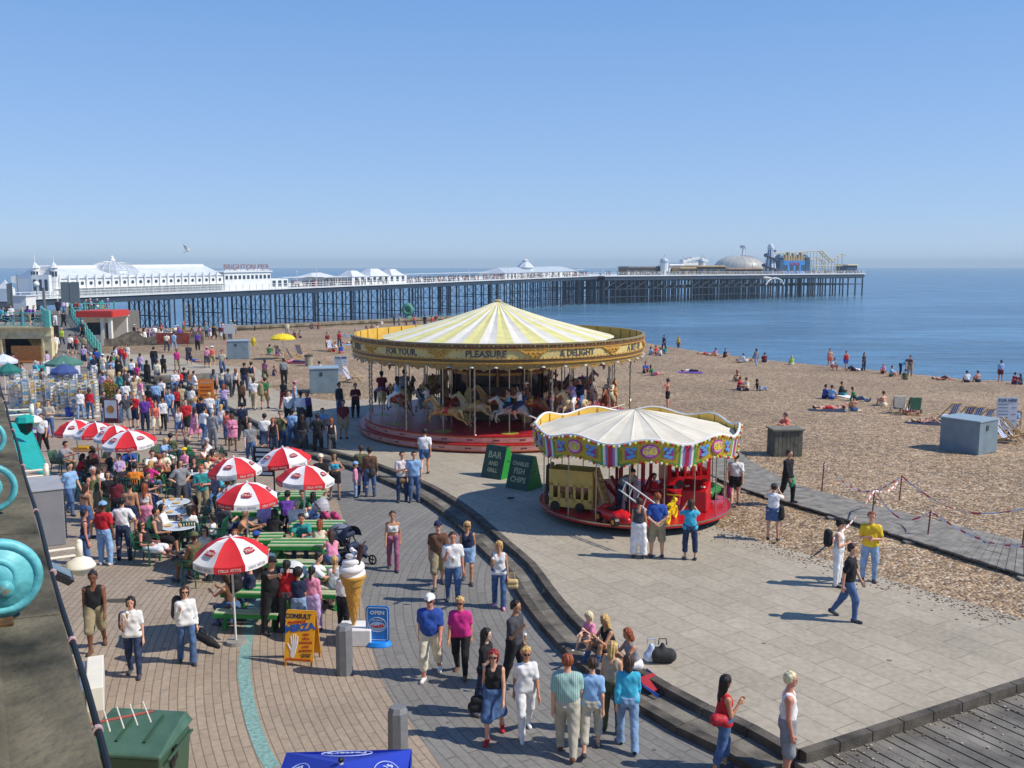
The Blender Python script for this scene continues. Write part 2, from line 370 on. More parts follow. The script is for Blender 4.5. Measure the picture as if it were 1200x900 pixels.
def make_sea():
 mb=MB();R=6400
 mb.add([(-R,-R,ZS),(R,-R,ZS),(R,R,ZS),(-R,R,ZS)],[(0,1,2,3)])
 m=bpy.data.materials.new('sea_water');m.use_nodes=True;t=m.node_tree;N=t.nodes;L=t.links;b=N['Principled BSDF']
 b.inputs['Roughness'].default_value=.22;b.inputs['IOR'].default_value=1.33
 g=N.new('ShaderNodeNewGeometry');mp=N.new('ShaderNodeMapping');L.new(g.outputs['Position'],mp.inputs[0]);mp.inputs['Scale'].default_value=(.35,1,1);mp.inputs['Rotation'].default_value=(0,0,.25)
 n=N.new('ShaderNodeTexNoise');n.inputs['Scale'].default_value=.55;n.inputs['Detail'].default_value=6;L.new(mp.outputs[0],n.inputs[0])
 n2=N.new('ShaderNodeTexNoise');n2 .inputs['Scale'].default_value=.035;n2 .inputs['Detail'].default_value=5;L.new(mp.outputs[0],n2 .inputs[0])
 r=N.new('ShaderNodeValToRGB');L.new(n2 .outputs[0],r.inputs[0]);r.color_ramp.elements[0].position=.4;r.color_ramp.elements[1].position=.6
 r.color_ramp.elements[0].color=(*lin('#426a85'),1);r.color_ramp.elements[1].color=(*lin('#547f9b'),1);mp2=N.new('ShaderNodeMapping');L.new(g.outputs['Position'],mp2 .inputs[0]);mp2 .inputs['Scale'].default_value=(.05,.22,1);mp2 .inputs['Rotation'].default_value=(0,0,-.2)
 n5=N.new('ShaderNodeTexNoise');n5 .inputs['Scale'].default_value=1;n5 .inputs['Detail'].default_value=8;n5 .inputs['Roughness'].default_value=.7;L.new(mp2 .outputs[0],n5 .inputs[0])
 q5=N.new('ShaderNodeMapRange');L.new(n5 .outputs[0],q5 .inputs[0]);q5 .inputs[1].default_value=.35;q5 .inputs[2].default_value=.65;q5 .inputs[3].default_value=.62;q5 .inputs[4].default_value=1.35
 m5=N.new('ShaderNodeVectorMath');m5 .operation='SCALE';L.new(r.outputs[0],m5 .inputs[0]);L.new(q5 .outputs[0],m5 .inputs['Scale']);L.new(m5 .outputs[0],b.inputs['Base Color'])
 bp=N.new('ShaderNodeBump');bp.inputs['Strength'].default_value=1;bp.inputs['Distance'].default_value=.7;L.new(n.outputs[0],bp.inputs['Height']);L.new(bp.outputs[0],b.inputs['Normal'])
 tag(mb.build('sea',m),kind='structure')
make_sea()
def make_haze():
 mb=MB();mb.box((0,0,15),(13400,13400,50))
 m=bpy.data.materials.new('haze_air');m.use_nodes=True;t=m.node_tree;N=t.nodes
 N.remove(N['Principled BSDF']);v=N.new('ShaderNodeVolumePrincipled');v.inputs['Color'].default_value=(.72,.9,1,1);v.inputs['Density'].default_value=.00024
 v.inputs['Anisotropy'].default_value=.0
 t.links.new(v.outputs[0],N['Material Output'].inputs['Volume']);tag(mb.build('haze',m),kind='stuff')
USE_HAZE=True
if USE_HAZE:make_haze()
bwu=[(797,481),(838,505),(876,538),(930,567),(1020,591),(1110,613),(1200,634)]
bwl=[(762,492),(800,522),(831,556),(873,573),(975,603),(1065,631),(1200,673)]
U_=[at(*p,.34)for p in bwu];L_=[at(*p,.34)for p in bwl]
ext=(U_[-1]-U_[-2]).normalized()*5;U_.append(U_[-1]+ext);L_.append(L_[-1]+(L_[-1]-L_[-2]).normalized()*5)
def boardwalk():
 mb=MB();n=34*len(U_)
 def samp(P,s):
  s=min(max(s,0),len(P)-1.0001);i=int(s);return P[i].lerp(P[i+1],s-i)
 lens=[(U_[i+1]-U_[i]).length for i in range(len(U_)-1)];tot=0
 for i,Ls in enumerate(lens):
  k=max(1,int(Ls/.16))
  for j in range(k):
   s0=i+j/k;s1=i+(j+.93)/k;a,b,c,d=samp(U_,s0),samp(U_,s1),samp(L_,s1),samp(L_,s0);zz=rs.rand()*.012;e0=(rs.rand()-.5)*.06
   dd=(d-a).normalized()*e0
   mb.prism([(a.x,a.y),(b.x,b.y),(c.x+dd.x,c.y+dd.y),(d.x+dd.x,d.y+dd.y)],.29+zz,.335+zz)
 for P,o in((L_,.25),(U_,-.25)):
  Q=[p+(U_[min(i,len(U_)-1)]-L_[min(i,len(L_)-1)]).normalized()*o for i,p in enumerate(P)]
  for a,b in zip(Q[:-1],Q[1:]):mb.bar((a.x,a.y,.2),(b.x,b.y,.2),.1,.17)
 for i in range(2,len(L_)-1):
  p=L_[i];mb.box((p.x,p.y-.05,.16),(.3,.22,.24))
 return mb
tag(boardwalk().build('boardwalk',mat('boardwalk_grey_boards','#8a857b',.85,.3,3.0,.4,bsc=25,dirt='#6a665e')),kind='structure')
def spill():
 mb=MB();L_=beach_edge
 for i in range(1500):
  k=rs.randint(0,len(L_)-1);p=L_[k].lerp(L_[k+1],rs.rand());n=(L_[k+1]-L_[k]).normalized();o=abs(rs.randn())*.45;q=p+Vector((-n.y,n.x,0))*o;r=.012+.022*rs.rand();mb.mi(rs.randint(3));mb.sphere((q.x,q.y,HP+r*.3),r,5,3,sz=.6)
 for i in range(420):
  q=p0 .lerp(p1,rs.rand())+nrm*(.1+abs(rs.randn())*1.6);r=.01+.016*rs.rand();mb.mi(rs.randint(3));mb.sphere((q.x,q.y,.135),r,5,3,sz=.6)
 tag(mb.build('spilled_pebbles',[mat('pebble a','#a8927a'),mat('pebble b','#7d6c5a'),mat('pebble c','#c9bca6')]),'loose pebbles spilled from the beach over the terrace edge','pebbles',kind='stuff')
spill()
mos=MB();sl_=offset_line(spts,.12);sr_=offset_line(spts,-.12)
for a,b,c,d in zip(sl_[:-1],sl_[1:],sr_[1:],sr_[:-1]):mos.add([(q.x,q.y,.005)for q in(a,b,c,d)],[(3,2,1,0)])
mm=mat('teal_mosaic','#7fa29a',.6,.35,14);
mo=mos.build('mosaic_stripe',mm);tag(mo,kind='structure')
# ---------------------------------------------------------------- signed-distance modeller for bodies, clothes and animals
def surfnets(V,org,h):
 ins=V<0
 c=sum(ins[a:V.shape[0]-1+a,b:V.shape[1]-1+b,d:V.shape[2]-1+d].astype(np.int8)for a in(0,1)for b in(0,1)for d in(0,1))
 I=np.argwhere((c>0)&(c<8))
 if len(I)==0:return np.zeros((0,3)),np.zeros((0,4),int)
 off=np.array([(a,b,d)for a in(0,1)for b in(0,1)for d in(0,1)])
 W=np.stack([V[I[:,0]+o[0],I[:,1]+o[1],I[:,2]+o[2]]for o in off],1)
 acc=np.zeros((len(I),3));cnt=np.zeros(len(I))
 for i in range(8):
  for j in range(i+1,8):
   if abs(off[i]-off[j]).sum()!=1:continue
   va,vb=W[:,i],W[:,j];cr=(va<0)!=(vb<0)
   t=np.where(cr,va/np.where(cr,va-vb,1),0);acc+=(off[i]+(off[j]-off[i])*t[:,None])*cr[:,None];cnt+=cr
 P=(I+acc/cnt[:,None])*h+org
 idx=-np.ones(c.shape,int);idx[I[:,0],I[:,1],I[:,2]]=np.arange(len(I));F=[]
 for ax in range(3):
  a=[slice(None)]*3;b=[slice(None)]*3;a[ax]=slice(0,-1);b[ax]=slice(1,None)
  A=ins[tuple(a)];B=ins[tuple(b)];E_=np.argwhere(A!=B);o1,o2=(ax+1)%3,(ax+2)%3
  E_=E_[(E_[:,o1]>0)&(E_[:,o2]>0)&(E_[:,o1]<c.shape[o1])&(E_[:,o2]<c.shape[o2])]
  if not len(E_):continue
  fl=A[E_[:,0],E_[:,1],E_[:,2]];u=np.zeros(3,int);v=np.zeros(3,int);u[o1]=1;v[o2]=1
  g=lambda Q:idx[Q[:,0],Q[:,1],Q[:,2]]
  q=np.stack([g(E_-u-v),g(E_-v),g(E_),g(E_-u)],1);q[~fl]=q[~fl][:,::-1];F.append(q)
 F=np.concatenate(F);F=F[(F>=0).all(1)]
 return P,F
def sdf_mesh(name,prims,h,planes=(),k=.03):
 """prims: (a, b, ra, rb[, kk]); planes: (point, normal) cut away the side the normal points to"""
 pa=np.array([list(p[0])+list(p[1])for p in prims]);r=np.array([max(p[2],p[3])for p in prims])
 lo=np.minimum(pa[:,:3],pa[:,3:])-r[:,None];hi=np.maximum(pa[:,:3],pa[:,3:])+r[:,None]
 org=lo.min(0)-2.5*h;top=hi.max(0)+2.5*h;n=np.ceil((top-org)/h).astype(int)+1
 V=np.full(n,.2,np.float32);X=[org[i]+np.arange(n[i])*h for i in range(3)]
 for q,p in enumerate(prims):
  kk=p[4]if len(p)>4 else k;m=kk+2.2*h
  s=[slice(max(0,int((lo[q,i]-m-org[i])/h)),min(n[i],int((hi[q,i]+m-org[i])/h)+2))for i in range(3)]
  x=X[0][s[0]][:,None,None];y=X[1][s[1]][None,:,None];z=X[2][s[2]][None,None,:]
  a=np.array(p[0]);d=np.array(p[1])-a;L2=max(d@d,1e-9)
  t=np.clip(((x-a[0])*d[0]+(y-a[1])*d[1]+(z-a[2])*d[2])/L2,0,1)
  D_=np.sqrt((x-a[0]-t*d[0])**2+(y-a[1]-t*d[1])**2+(z-a[2]-t*d[2])**2)-(p[2]+(p[3]-p[2])*t)
  o=V[tuple(s)]
  hh=np.clip(.5+.5*(o-D_)/kk,0,1);V[tuple(s)]=o*(1-hh)+D_*hh-kk*hh*(1-hh)
 for pt,nr in planes:
  d=(X[0][:,None,None]-pt[0])*nr[0]+(X[1][None,:,None]-pt[1])*nr[1]+(X[2][None,None,:]-pt[2])*nr[2]
  V=np.maximum(V,d)
 V[0]=V[-1]=.2;V[:,0]=V[:,-1]=.2;V[:,:,0]=V[:,:,-1]=.2
 P,F=surfnets(V,org,h)
 me=bpy.data.meshes.new(name);me.vertices.add(len(P));me.vertices.foreach_set('co',P.astype(np.float32).ravel())
 me.loops.add(len(F)*4);me.loops.foreach_set('vertex_index',F.astype(np.int32).ravel())
 me.polygons.add(len(F));me.polygons.foreach_set('loop_start',np.arange(0,len(F)*4,4,dtype=np.int32));me.polygons.foreach_set('loop_total',np.full(len(F),4,np.int32))
 me.polygons.foreach_set('use_smooth',[True]*len(F));me.update(calc_edges=True);me.validate()
 me.materials.append(None);return me
V3=lambda*a:np.array(a,float)
def nz(v):v=np.asarray(v,float);return v/np.linalg.norm(v)
A_H=((.16,.0,-1),(.08,.22,-1))
POSES=dict(stand=dict(arms=(A_H,A_H),legs=(((.07,.02,-1),(.02,-.02,-1)),((.1,.05,-1),(.02,-.05,-1)))),walk=dict(sp=(0,.04,1),arms=(((.14,.3,-1),(.02,.55,-1)),((.14,-.35,-1),(.05,-.02,-1))),legs=(((.03,-.28,-1),(0,-.62,-1)),((.03,.42,-1),(0,-.02,-1)))),walk2=dict(sp=(0,.04,1),arms=(((.14,-.3,-1),(.05,-.02,-1)),((.14,.3,-1),(.02,.5,-1))),legs=(((.03,.36,-1),(0,.0,-1)),((.03,-.2,-1),(0,-.45,-1)))),fold=dict(arms=(((.22,.12,-1),(-.85,.75,.12)),((.22,.12,-1),(-.85,.85,.3))),legs=(((.08,.03,-1),(.0,-.04,-1)),((.12,.0,-1),(.03,-.03,-1)))),hips=dict(arms=(((.75,-.2,-1),(-.75,.35,-.55)),((.75,-.2,-1),(-.75,.35,-.55))),legs=(((.1,.03,-1),(.02,-.05,-1)),((.12,.0,-1),(.03,-.03,-1)))),hold=dict(sp=(0,.02,1),arms=(A_H,((.12,.15,-1),(-.25,.8,.95))),legs=(((.03,.25,-1),(0,-.04,-1)),((.05,-.18,-1),(0,-.3,-1)))),photo=dict(arms=(((.35,.75,-.3),(-.55,.35,.8)),((.35,.75,-.3),(-.55,.35,.8))),legs=(((.08,.03,-1),(.0,-.04,-1)),((.1,.0,-1),(.03,-.03,-1)))),back=dict(arms=(((.3,-.35,-1),(-.75,-.2,-.6)),((.3,-.35,-1),(-.8,-.2,-.5))),legs=(((.1,.03,-1),(.02,-.04,-1)),((.12,.0,-1),(.03,-.03,-1)))),reach=dict(sp=(0,.1,1),arms=(A_H,((.3,.8,.15),(.1,1,.35))),legs=(((.05,.1,-1),(0,-.04,-1)),((.05,-.1,-1),(0,-.1,-1)))),bend=dict(sp=(0,.9,.5),arms=(((.1,.3,-1),(0,.3,-1)),((.1,.3,-1),(0,.3,-1))),legs=(((.08,.1,-1),(.0,-.1,-1)),((.1,.05,-1),(.03,-.1,-1)))),sit=dict(pz=.56,sp=(0,-.08,1),arms=(((.15,.35,-1),(-.25,1,.05)),((.15,.35,-1),(-.25,1,.05))),legs=(((.12,1,-.05),(.03,.08,-1)),((.16,1,-.05),(.03,-.1,-1)))),lean=dict(pz=.54,sp=(0,.35,1),arms=(((.25,.75,-.6),(-.35,1,.2)),((.25,.75,-.6),(-.3,1,.25))),legs=(((.12,1,-.08),(.03,-.15,-1)),((.16,1,-.08),(.03,.1,-1)))),lounge=dict(pz=.50,sp=(0,-.4,1),arms=(((.2,.35,-1),(-.4,1,.1)),((.3,.2,-1),(-.3,1,.0))),legs=(((.08,1,.0),(.0,1,-.62)),((.14,1,.0),(-.1,1,-.7)))),ground=dict(pz=.13,sp=(0,.12,1),arms=(((.2,.75,-.75),(-.45,.9,.25)),((.2,.75,-.75),(-.4,.9,.2))),legs=(((.12,.8,.78),(.03,.42,-1)),((.2,.8,.7),(.03,.45,-1)))),legs=dict(pz=.13,sp=(0,-.32,1),arms=(((.25,-.35,-1),(.1,-.35,-1)),((.25,-.35,-1),(.1,-.35,-1))),legs=(((.1,1,.12),(0,1,-.18)),((.14,.85,.5),(0,.75,-.75)))),cross=dict(pz=.12,sp=(0,.1,1),arms=(((.25,.45,-1),(-.3,.95,.1)),((.25,.45,-1),(-.5,.8,.2))),legs=(((.75,.85,.12),(-1,-.05,-.14)),((.75,.85,.12),(-1,.1,-.1)))),lie=dict(pz=.11,sp=(0,-1,.03),flat=1,arms=(((.5,.8,-.1),(-.1,1,-.05)),((.9,.2,-.08),(.6,-.8,.0))),legs=(((.1,1,-.03),(.02,1,-.03)),((.12,1,-.03),(.02,1,-.03)))),lieknee=dict(pz=.11,sp=(0,-1,.06),flat=1,arms=(((.5,.8,-.1),(-.6,.7,.5)),((.6,.6,-.1),(-.3,1,.2))),legs=(((.1,.8,.62),(.02,.5,-.85)),((.12,.9,.35),(.02,.8,-.55)))),prone=dict(pz=.11,sp=(0,1,.28),arms=(((.25,.4,-.75),(-.2,1,-.02)),((.25,.4,-.75),(-.2,1,-.02))),legs=(((.08,-1,-.05),(.02,-1,-.02)),((.1,-1,-.05),(.02,-.8,.6)))),step=dict(pz=.26,sp=(0,.3,1),arms=(((.15,.6,-.7),(-.4,.7,.7)),((.15,.6,-.7),(-.3,.9,.1))),legs=(((.12,.95,.45),(.03,.25,-1)),((.2,.95,.35),(.03,.4,-1)))),ride=dict(pz=0,sp=(0,.06,1),arms=(((.12,.75,-.55),(-.25,1,.3)),((.12,.75,-.55),(-.25,1,.3))),legs=(((.55,.75,-.5),(.0,-.2,-1)),((.55,.75,-.5),(.0,-.25,-1)))),squat=dict(pz=.36,sp=(0,.5,1),arms=(((.1,.6,-.9),(-.1,.8,-.3)),((.1,.6,-.9),(-.1,.8,-.3))),legs=(((.25,1,.1),(.0,-.3,-1)),((.25,1,.0),(0,-.35,-1)))),)
PHR=dict(stand='standing',walk='walking',walk2='strolling',fold='standing with folded arms',hips='standing hands on hips',hold='holding an ice cream',photo='with both hands raised',back='with hands behind back',reach='reaching out',bend='bending over',sit='sitting',lean='leaning on a table',lounge='lounging in a chair',ground='sitting knees up',legs='sitting legs stretched',cross='sitting cross-legged',lie='lying flat',lieknee='lying with knees bent',prone='lying face down',step='sitting on the step',ride='riding',squat='crouching')
BUILD=dict(m=(1.0,.175,.088,.098,.098,1.0,1.0),f=(.935,.15,.098,.086,.082,.88,.98),b=(.99,.18,.1,.125,.135,1.12,1.02),o=(.93,.165,.11,.108,.118,1.05,1.0),k=(.70,.13,.085,.09,.088,.92,1.3))
SK_CACHE={}
def skeleton(build,pose):
 key=(build,pose)
 if key in SK_CACHE:return SK_CACHE[key]
 hs,sh,hp,tr,wr,lf,hf=BUILD[build];p=POSES[pose];J={}
 sp=nz(V3(0,-p.get('sp',(0,0,1))[1],p.get('sp',(0,0,1))[2]));fw=nz(np.cross(sp,V3(1,0,0)))
 if fw[1]>0 and not p.get('flat'):fw=-fw
 if p.get('flat'):fw=nz(V3(0,-.03,1))
 if pose=='prone':fw=nz(V3(0,-.3,-1))
 pel=V3(0,0,p.get('pz',.95));J['pel']=pel;J['sp']=sp;J['fw']=fw
 J['waist']=pel+sp*.17;J['chest']=pel+sp*.37;J['neck']=pel+sp*.50
 hd=sp if(p.get('flat')or pose=='prone')else nz(sp*.5+V3(0,0,.6));hfw=fw if p.get('flat')else nz(fw*.6+V3(0,-1,-.05))
 if pose=='prone':hd=nz(V3(0,-.25,1));hfw=V3(0,-1,-.1)
 hfw=nz(hfw-hd*(hfw@hd));J['hd']=hd;J['hf']=hfw
 J['head']=J['neck']+hd*.175*((1+hf)/2)+hfw*.02
 for s,sd in((1,'L'),(-1,'R')):
  ua,fa=p['arms'][0 if s>0 else 1];th,shn=p['legs'][0 if s>0 else 1]
  d=lambda q:nz(V3(s*q[0],-q[1],q[2]))
  J['sh'+sd]=J['neck']-sp*.085+V3(s*sh,0,0);J['el'+sd]=J['sh'+sd]+d(ua)*.285;J['wr'+sd]=J['el'+sd]+d(fa)*.25;J['hdir'+sd]=d(fa)
  J['hip'+sd]=pel+V3(s*hp,0,0)-sp*.02;J['kn'+sd]=J['hip'+sd]+d(th)*.435;J['an'+sd]=J['kn'+sd]+d(shn)*.42
  shd=d(shn);f=V3(0,-1,0)if abs(shd[2])>.35 else(V3(0,0,1)if shd[1]<0 else V3(0,.6,-.8))
  f=nz(f-shd*(f@shd)*.8+V3(s*.15,0,0));J['ft'+sd]=f;J['sd'+sd]=shd
 if 'pz' not in p:
  lo=min(J['anL'][2],J['anR'][2])-.085
  for k_ in list(J):
   if k_ not in('sp','fw','hd','hf')and not k_.startswith(('hdir','ft','sd')):J[k_]=J[k_]-V3(0,0,lo)
 SK_CACHE[key]=J;return J
def head_prims(J,hf,g=0):
 c,u,f=J['head'],J['hd'],J['hf']
 return[(c+u*.035*hf-f*.012,c+u*.03*hf+f*.0,(.086+g)*hf,(.085+g)*hf,.02),(c+u*.0,c-u*.055*hf+f*.022,(.073+g)*hf,(.052+g)*hf,.03)]
def body_prims(build,pose,det):
 J=skeleton(build,pose);hs,sh,hp,tr,wr,lf,hf=BUILD[build];sp,fw=J['sp'],J['fw'];P=[]
 X=V3(1,0,0);fem=build in 'fo'
 for s in(1,-1):
  P.append((J['waist']+X*s*.045,J['chest']+X*s*(sh*.52),wr*.93,tr*.95,.05))
  P.append((J['hip'+'LR'[s<0]]*1.0+sp*.03-X*s*.015,J['waist']+X*s*.04,.098*lf if not fem else.108,wr*.93,.05))
  P.append((J['chest']+X*s*sh*.5,J['sh'+'LR'[s<0]]-X*s*.012,tr*.75,.058*lf,.05))
  if fem:P.append((J['chest']-sp*.035+X*s*.062+fw*.055,J['chest']-sp*.05+X*s*.062+fw*.075,.058,.045,.03))
  P.append((J['pel']-fw*.045+X*s*.055-sp*.02,J['pel']-fw*.06+X*s*.055-sp*.05,.09,.075,.04))
 if build=='b':P.append((J['waist']+fw*.06,J['pel']+fw*.05+sp*.05,.12,.1,.06))
 P.append((J['chest']+sp*.03,J['neck']-sp*.01,.085,.055*lf,.05));P.append((J['neck']-sp*.02,J['head']-J['hd']*.04,.053*lf,.050*lf,.025))
 P+=head_prims(J,hf)
 c,u,f=J['head'],J['hd'],J['hf']
 if det:
  P.append((c-u*.004*hf+f*.078*hf,c-u*.022*hf+f*.094*hf,.009,.013,.012))
  P.append((c-u*.052*hf+f*.066*hf,c-u*.052*hf+f*.070*hf,.018,.018,.012))
  P.append((c-u*.085*hf+f*.055*hf,c-u*.085*hf+f*.055*hf,.02,.02,.02))
  for s in(1,-1):P.append((c-u*.0+X*s*.083*hf-f*.005,c-u*.03*hf+X*s*.08*hf-f*.0,.017,.012,.01))
 for sd,s in(('L',1),('R',-1)):
  a,e,w_=J['sh'+sd],J['el'+sd],J['wr'+sd]
  P.append((a,e,.053*lf,.039*lf,.03));P.append((e,w_,.040*lf,.026*lf,.015))
  hd=J['hdir'+sd];side=nz(np.cross(hd,V3(s,0,0)))if abs(hd[0])<.9 else V3(0,-1,0);side=side if side[1]<0 else-side
  pn=nz(np.cross(side,hd))
  palm=w_+hd*.085
  P.append((w_+hd*.02,palm,.026,.03,.012));P.append((w_+hd*.03+side*.018,palm+side*.02,.018,.018,.012));P.append((w_+hd*.03-side*.018,palm-side*.02,.018,.018,.012))
  if det:
   for i,(o,L)in enumerate(((-.032,.055),(-.011,.07),(.011,.074),(.032,.066))):
    b_=palm+side*o;k1=b_+hd*L*.55;k2=k1+nz(hd*.75-pn*s*.5)*L*.55
    P.append((b_,k1,.0105,.0095,.004));P.append((k1,k2,.0095,.008,.004))
   t0=w_+hd*.035+side*.03;t1=t0+nz(hd*.6+side*.8)*.035;P.append((t0,t1,.013,.0115,.006));P.append((t1,t1+nz(hd+side*.25)*.032,.0115,.009,.004))
  else:P.append((palm,palm+hd*.07-pn*s*.02,.03,.018,.012))
  h_,k_,n_=J['hip'+sd],J['kn'+sd],J['an'+sd]
  P.append((h_,k_,.088*lf,.056*lf,.04));P.append((k_,k_+(n_-k_)*.35-J['ft'+sd]*.012,.055*lf,.056*lf,.03));P.append((k_+(n_-k_)*.35-J['ft'+sd]*.012,n_,.056*lf,.036*lf,.02))
  ft=J['ft'+sd];sdn=J['sd'+sd];heel=n_+sdn*.035-ft*.03
  P.append((n_,heel,.036,.034,.02));P.append((heel+sdn*.01,n_+sdn*.052+ft*.15,.034,.026,.02))
 return P
GCACHE={}
HS={'near':(.0115,.0135),'mid':(.019,.022),'far':(.03,.034)}
def garment(build,pose,kind,lod):
 key=(build,pose,kind,lod)
 if key in GCACHE:return GCACHE[key]
 J=skeleton(build,pose);hs,sh,hp,tr,wr,lf,hf=BUILD[build];sp,fw=J['sp'],J['fw'];X=V3(1,0,0);h=HS[lod][1];P=[];PL=[];fem=build in 'fo'
 g=max(.014,h*.75);k=.03
 if kind=='body':me=sdf_mesh('body',body_prims(build,pose,lod=='near'),HS[lod][0]);GCACHE[key]=me;return me
 if kind in('tee','vest','long','bikini','crop','jacket'):
  gg=g+(.008 if kind in('tee','long','jacket')else 0)
  for s in(1,-1):
   P.append((J['waist']+X*s*.045,J['chest']+X*s*(sh*.50),wr*.97+gg,tr*.93+gg,.07))
   P.append((J['hip'+'LR'[s<0]]+sp*.02-X*s*.012,J['waist']+X*s*.04,(.104 if not fem else.112)*1.0+gg,wr*.97+gg,.07))
   if fem:P.append((J['chest']-sp*.035+X*s*.06+fw*.045,J['chest']-sp*.05+X*s*.06+fw*.065,.058+g,.045+g,.06))
   if kind in('tee','long','jacket'):
    P.append((J['chest']+X*s*sh*.5,J['sh'+'LR'[s<0]]-X*s*.008,tr*.72+g,.055*lf+g,.05))
   elif kind=='vest':P.append((J['chest']+X*s*.055,J['neck']-sp*.075+X*s*.095,tr*.72+g,.06+g,.03))
  if build=='b':P.append((J['waist']+fw*.06,J['pel']+fw*.05+sp*.05,.12+gg,.1+gg,.06))
  if kind in('tee','long','jacket'):
   for sd in 'LR':
    a,e,w_=J['sh'+sd],J['el'+sd],J['wr'+sd]
    if kind=='tee':P.append((a,a+(e-a)*.66,.053*lf+g+.001,.05*lf+g+.006,.03));PL.append((a+(e-a)*.8,nz(e-a)))if pose in('stand','fold','hips','back')and False else None
    else:P.append((a,e,.056*lf+g,.045*lf+g,.03));P.append((e,w_-(w_-e)*.04,.044*lf+g,.034*lf+g,.02))
   P.append((J['chest']+sp*.05,J['neck']-sp*.03,.08+g,.055+g,.04))
  bot={'bikini':.30,'crop':.2,'jacket':-.16}.get(kind,-.07);PL.append((J['pel']+sp*bot,-sp));k=.04
  PL.append((J['neck']-sp*(-.005 if kind in('tee','long','jacket')else(.015 if kind=='vest' else.11)),sp))
 elif kind in('trousers','shorts','jeans','trunks','cropped','flares'):
  loose={'trousers':.014,'shorts':.022,'jeans':.006,'trunks':.012,'cropped':.01,'flares':.006}[kind]
  for sd,s in(('L',1),('R',-1)):
   P.append((J['hip'+sd]+sp*.06-X*s*.015,J['pel']+sp*.1+X*s*.045,.10*lf+g if not fem else.108+g,wr*.9+g,.04))
   P.append((J['pel']-fw*.045+X*s*.055-sp*.02,J['pel']-fw*.06+X*s*.055-sp*.05,.09+g,.075+g,.04))
   h_,k_,n_=J['hip'+sd],J['kn'+sd],J['an'+sd]
   if kind=='trunks':P.append((h_,h_+(k_-h_)*.55,.09*lf+g+loose,.078*lf+g+loose,.04))
   elif kind=='shorts':P.append((h_,k_,.09*lf+g+loose,.062*lf+g+loose+.012,.04));
   elif kind=='cropped':P.append((h_,k_,.09*lf+g+loose,.06*lf+g+loose,.04));P.append((k_,k_+(n_-k_)*.55,.06*lf+g+loose,.056*lf+g+loose,.03))
   else:
    bt={'trousers':.05,'jeans':.042,'flares':.066}[kind]
    P.append((h_,k_,.09*lf+g+loose,.06*lf+g+loose,.04));P.append((k_,n_+(n_-k_)*.06,.058*lf+g+loose,bt+g*.6,.03))
  if build=='b':P.append((J['pel']+fw*.05+sp*.03,J['pel']+fw*.04,.1+g,.1+g,.06))
  PL.append((J['pel']+sp*.11,sp))
  PL.append((V3(0,0,-.01)if 'pz' not in POSES[pose]or POSES[pose]['pz']>.3 else V3(0,0,0),V3(0,0,-1)))if pose!='ride' else None
 elif kind in('skirt','mini','longskirt','apron'):
  q={'skirt':1.38,'mini':.85,'longskirt':1.95,'apron':1.6}[kind];k=.09
  for sd,s in(('L',1),('R',-1)):
   P.append((J['hip'+sd]+sp*.06-X*s*.015,J['pel']+sp*.1+X*s*.045,.108+g,wr*.9+g,.05))
   h_,k_,n_=J['hip'+sd],J['kn'+sd],J['an'+sd];e=h_+(k_-h_)*min(q,1)
   P.append((h_,e,.1+g,.075+g+(.012 if q>.6 else 0),.07))
   mid=(J['hipL']+J['hipR'])/2;me_=(J['knL']+J['knR'])/2;P.append((mid,mid+(me_-mid)*min(q,1),.1+g,.09,.08))
   if q>1:P.append((k_,k_+(n_-k_)*(q-1),.085+g,.09+g,.08))
  PL.append((J['pel']+sp*.11,sp));
  if POSES[pose].get('pz',1)>.6:PL.append((V3(0,0,{'skirt':.42,'mini':.62,'longskirt':.13,'apron':.2}[kind]),V3(0,0,-1)))
  elif pose!='ride':PL.append((V3(0,0,.005),V3(0,0,-1)))
 elif kind=='bottoms':
  for sd,s in(('L',1),('R',-1)):
   P.append((J['hip'+sd]-X*s*.015,J['pel']+sp*.04,.10*lf+g,.1+g,.04));P.append((J['pel']-fw*.045+X*s*.055-sp*.02,J['pel']-fw*.06+X*s*.055-sp*.05,.09+g,.075+g,.04))
  PL.append((J['pel']+sp*.04,sp));PL.append((J['pel']-sp*.12,-sp))
 elif kind in('shoes','sandals'):
  gg=g*.75
  for sd in 'LR':
   n_=J['an'+sd];ft=J['ft'+sd];sdn=J['sd'+sd];heel=n_+sdn*.035-ft*.03;P.append((heel+sdn*.012,n_+sdn*.054+ft*.15,.034+gg,.028+gg,.02));P.append((n_+sdn*.02,heel,.034+gg,.034+gg,.02))
   if kind=='sandals':PL.append((n_+sdn*.035,-sdn))if False else None
  k=.012
 elif kind in('short','longhair','bob','cap','hat','bald','pony','beanie'):
  c,u,f=J['head'],J['hd'],J['hf'];gh=max(.012,h*.7)+(.01 if kind in('cap','hat','beanie')else 0)
  P+=head_prims(J,hf,gh)[:1];P.append((c+u*.02-f*.02,c-u*.02*hf-f*.028*hf,(.078+gh)*hf,(.068+gh)*hf,.02));k=.02
  if kind in('longhair','bob','pony'):
   L=.30 if kind=='longhair' else.11
   if kind=='pony':P.append((c-f*.1*hf,c-f*.12*hf-u*.12,.035,.03,.02));P.append((c-f*.12*hf-u*.12,c-f*.10*hf-u*.24,.03,.014,.02))
   else:
    base=c-f*.045*hf-u*.02
    P.append((base,base-u*L*hf-f*.035,.072*hf+gh,.058 if L>.2 else.066,.03))
    for s in(1,-1):P.append((c+X*s*.062*hf-f*.01,c+X*s*.07*hf-u*L*.75-f*.012,.036+gh*.5,.028,.02))
   nn=nz(f*1-u*.42);PL.append((c+f*.045*hf+u*.015,nn))
  elif kind in('cap','hat','beanie'):
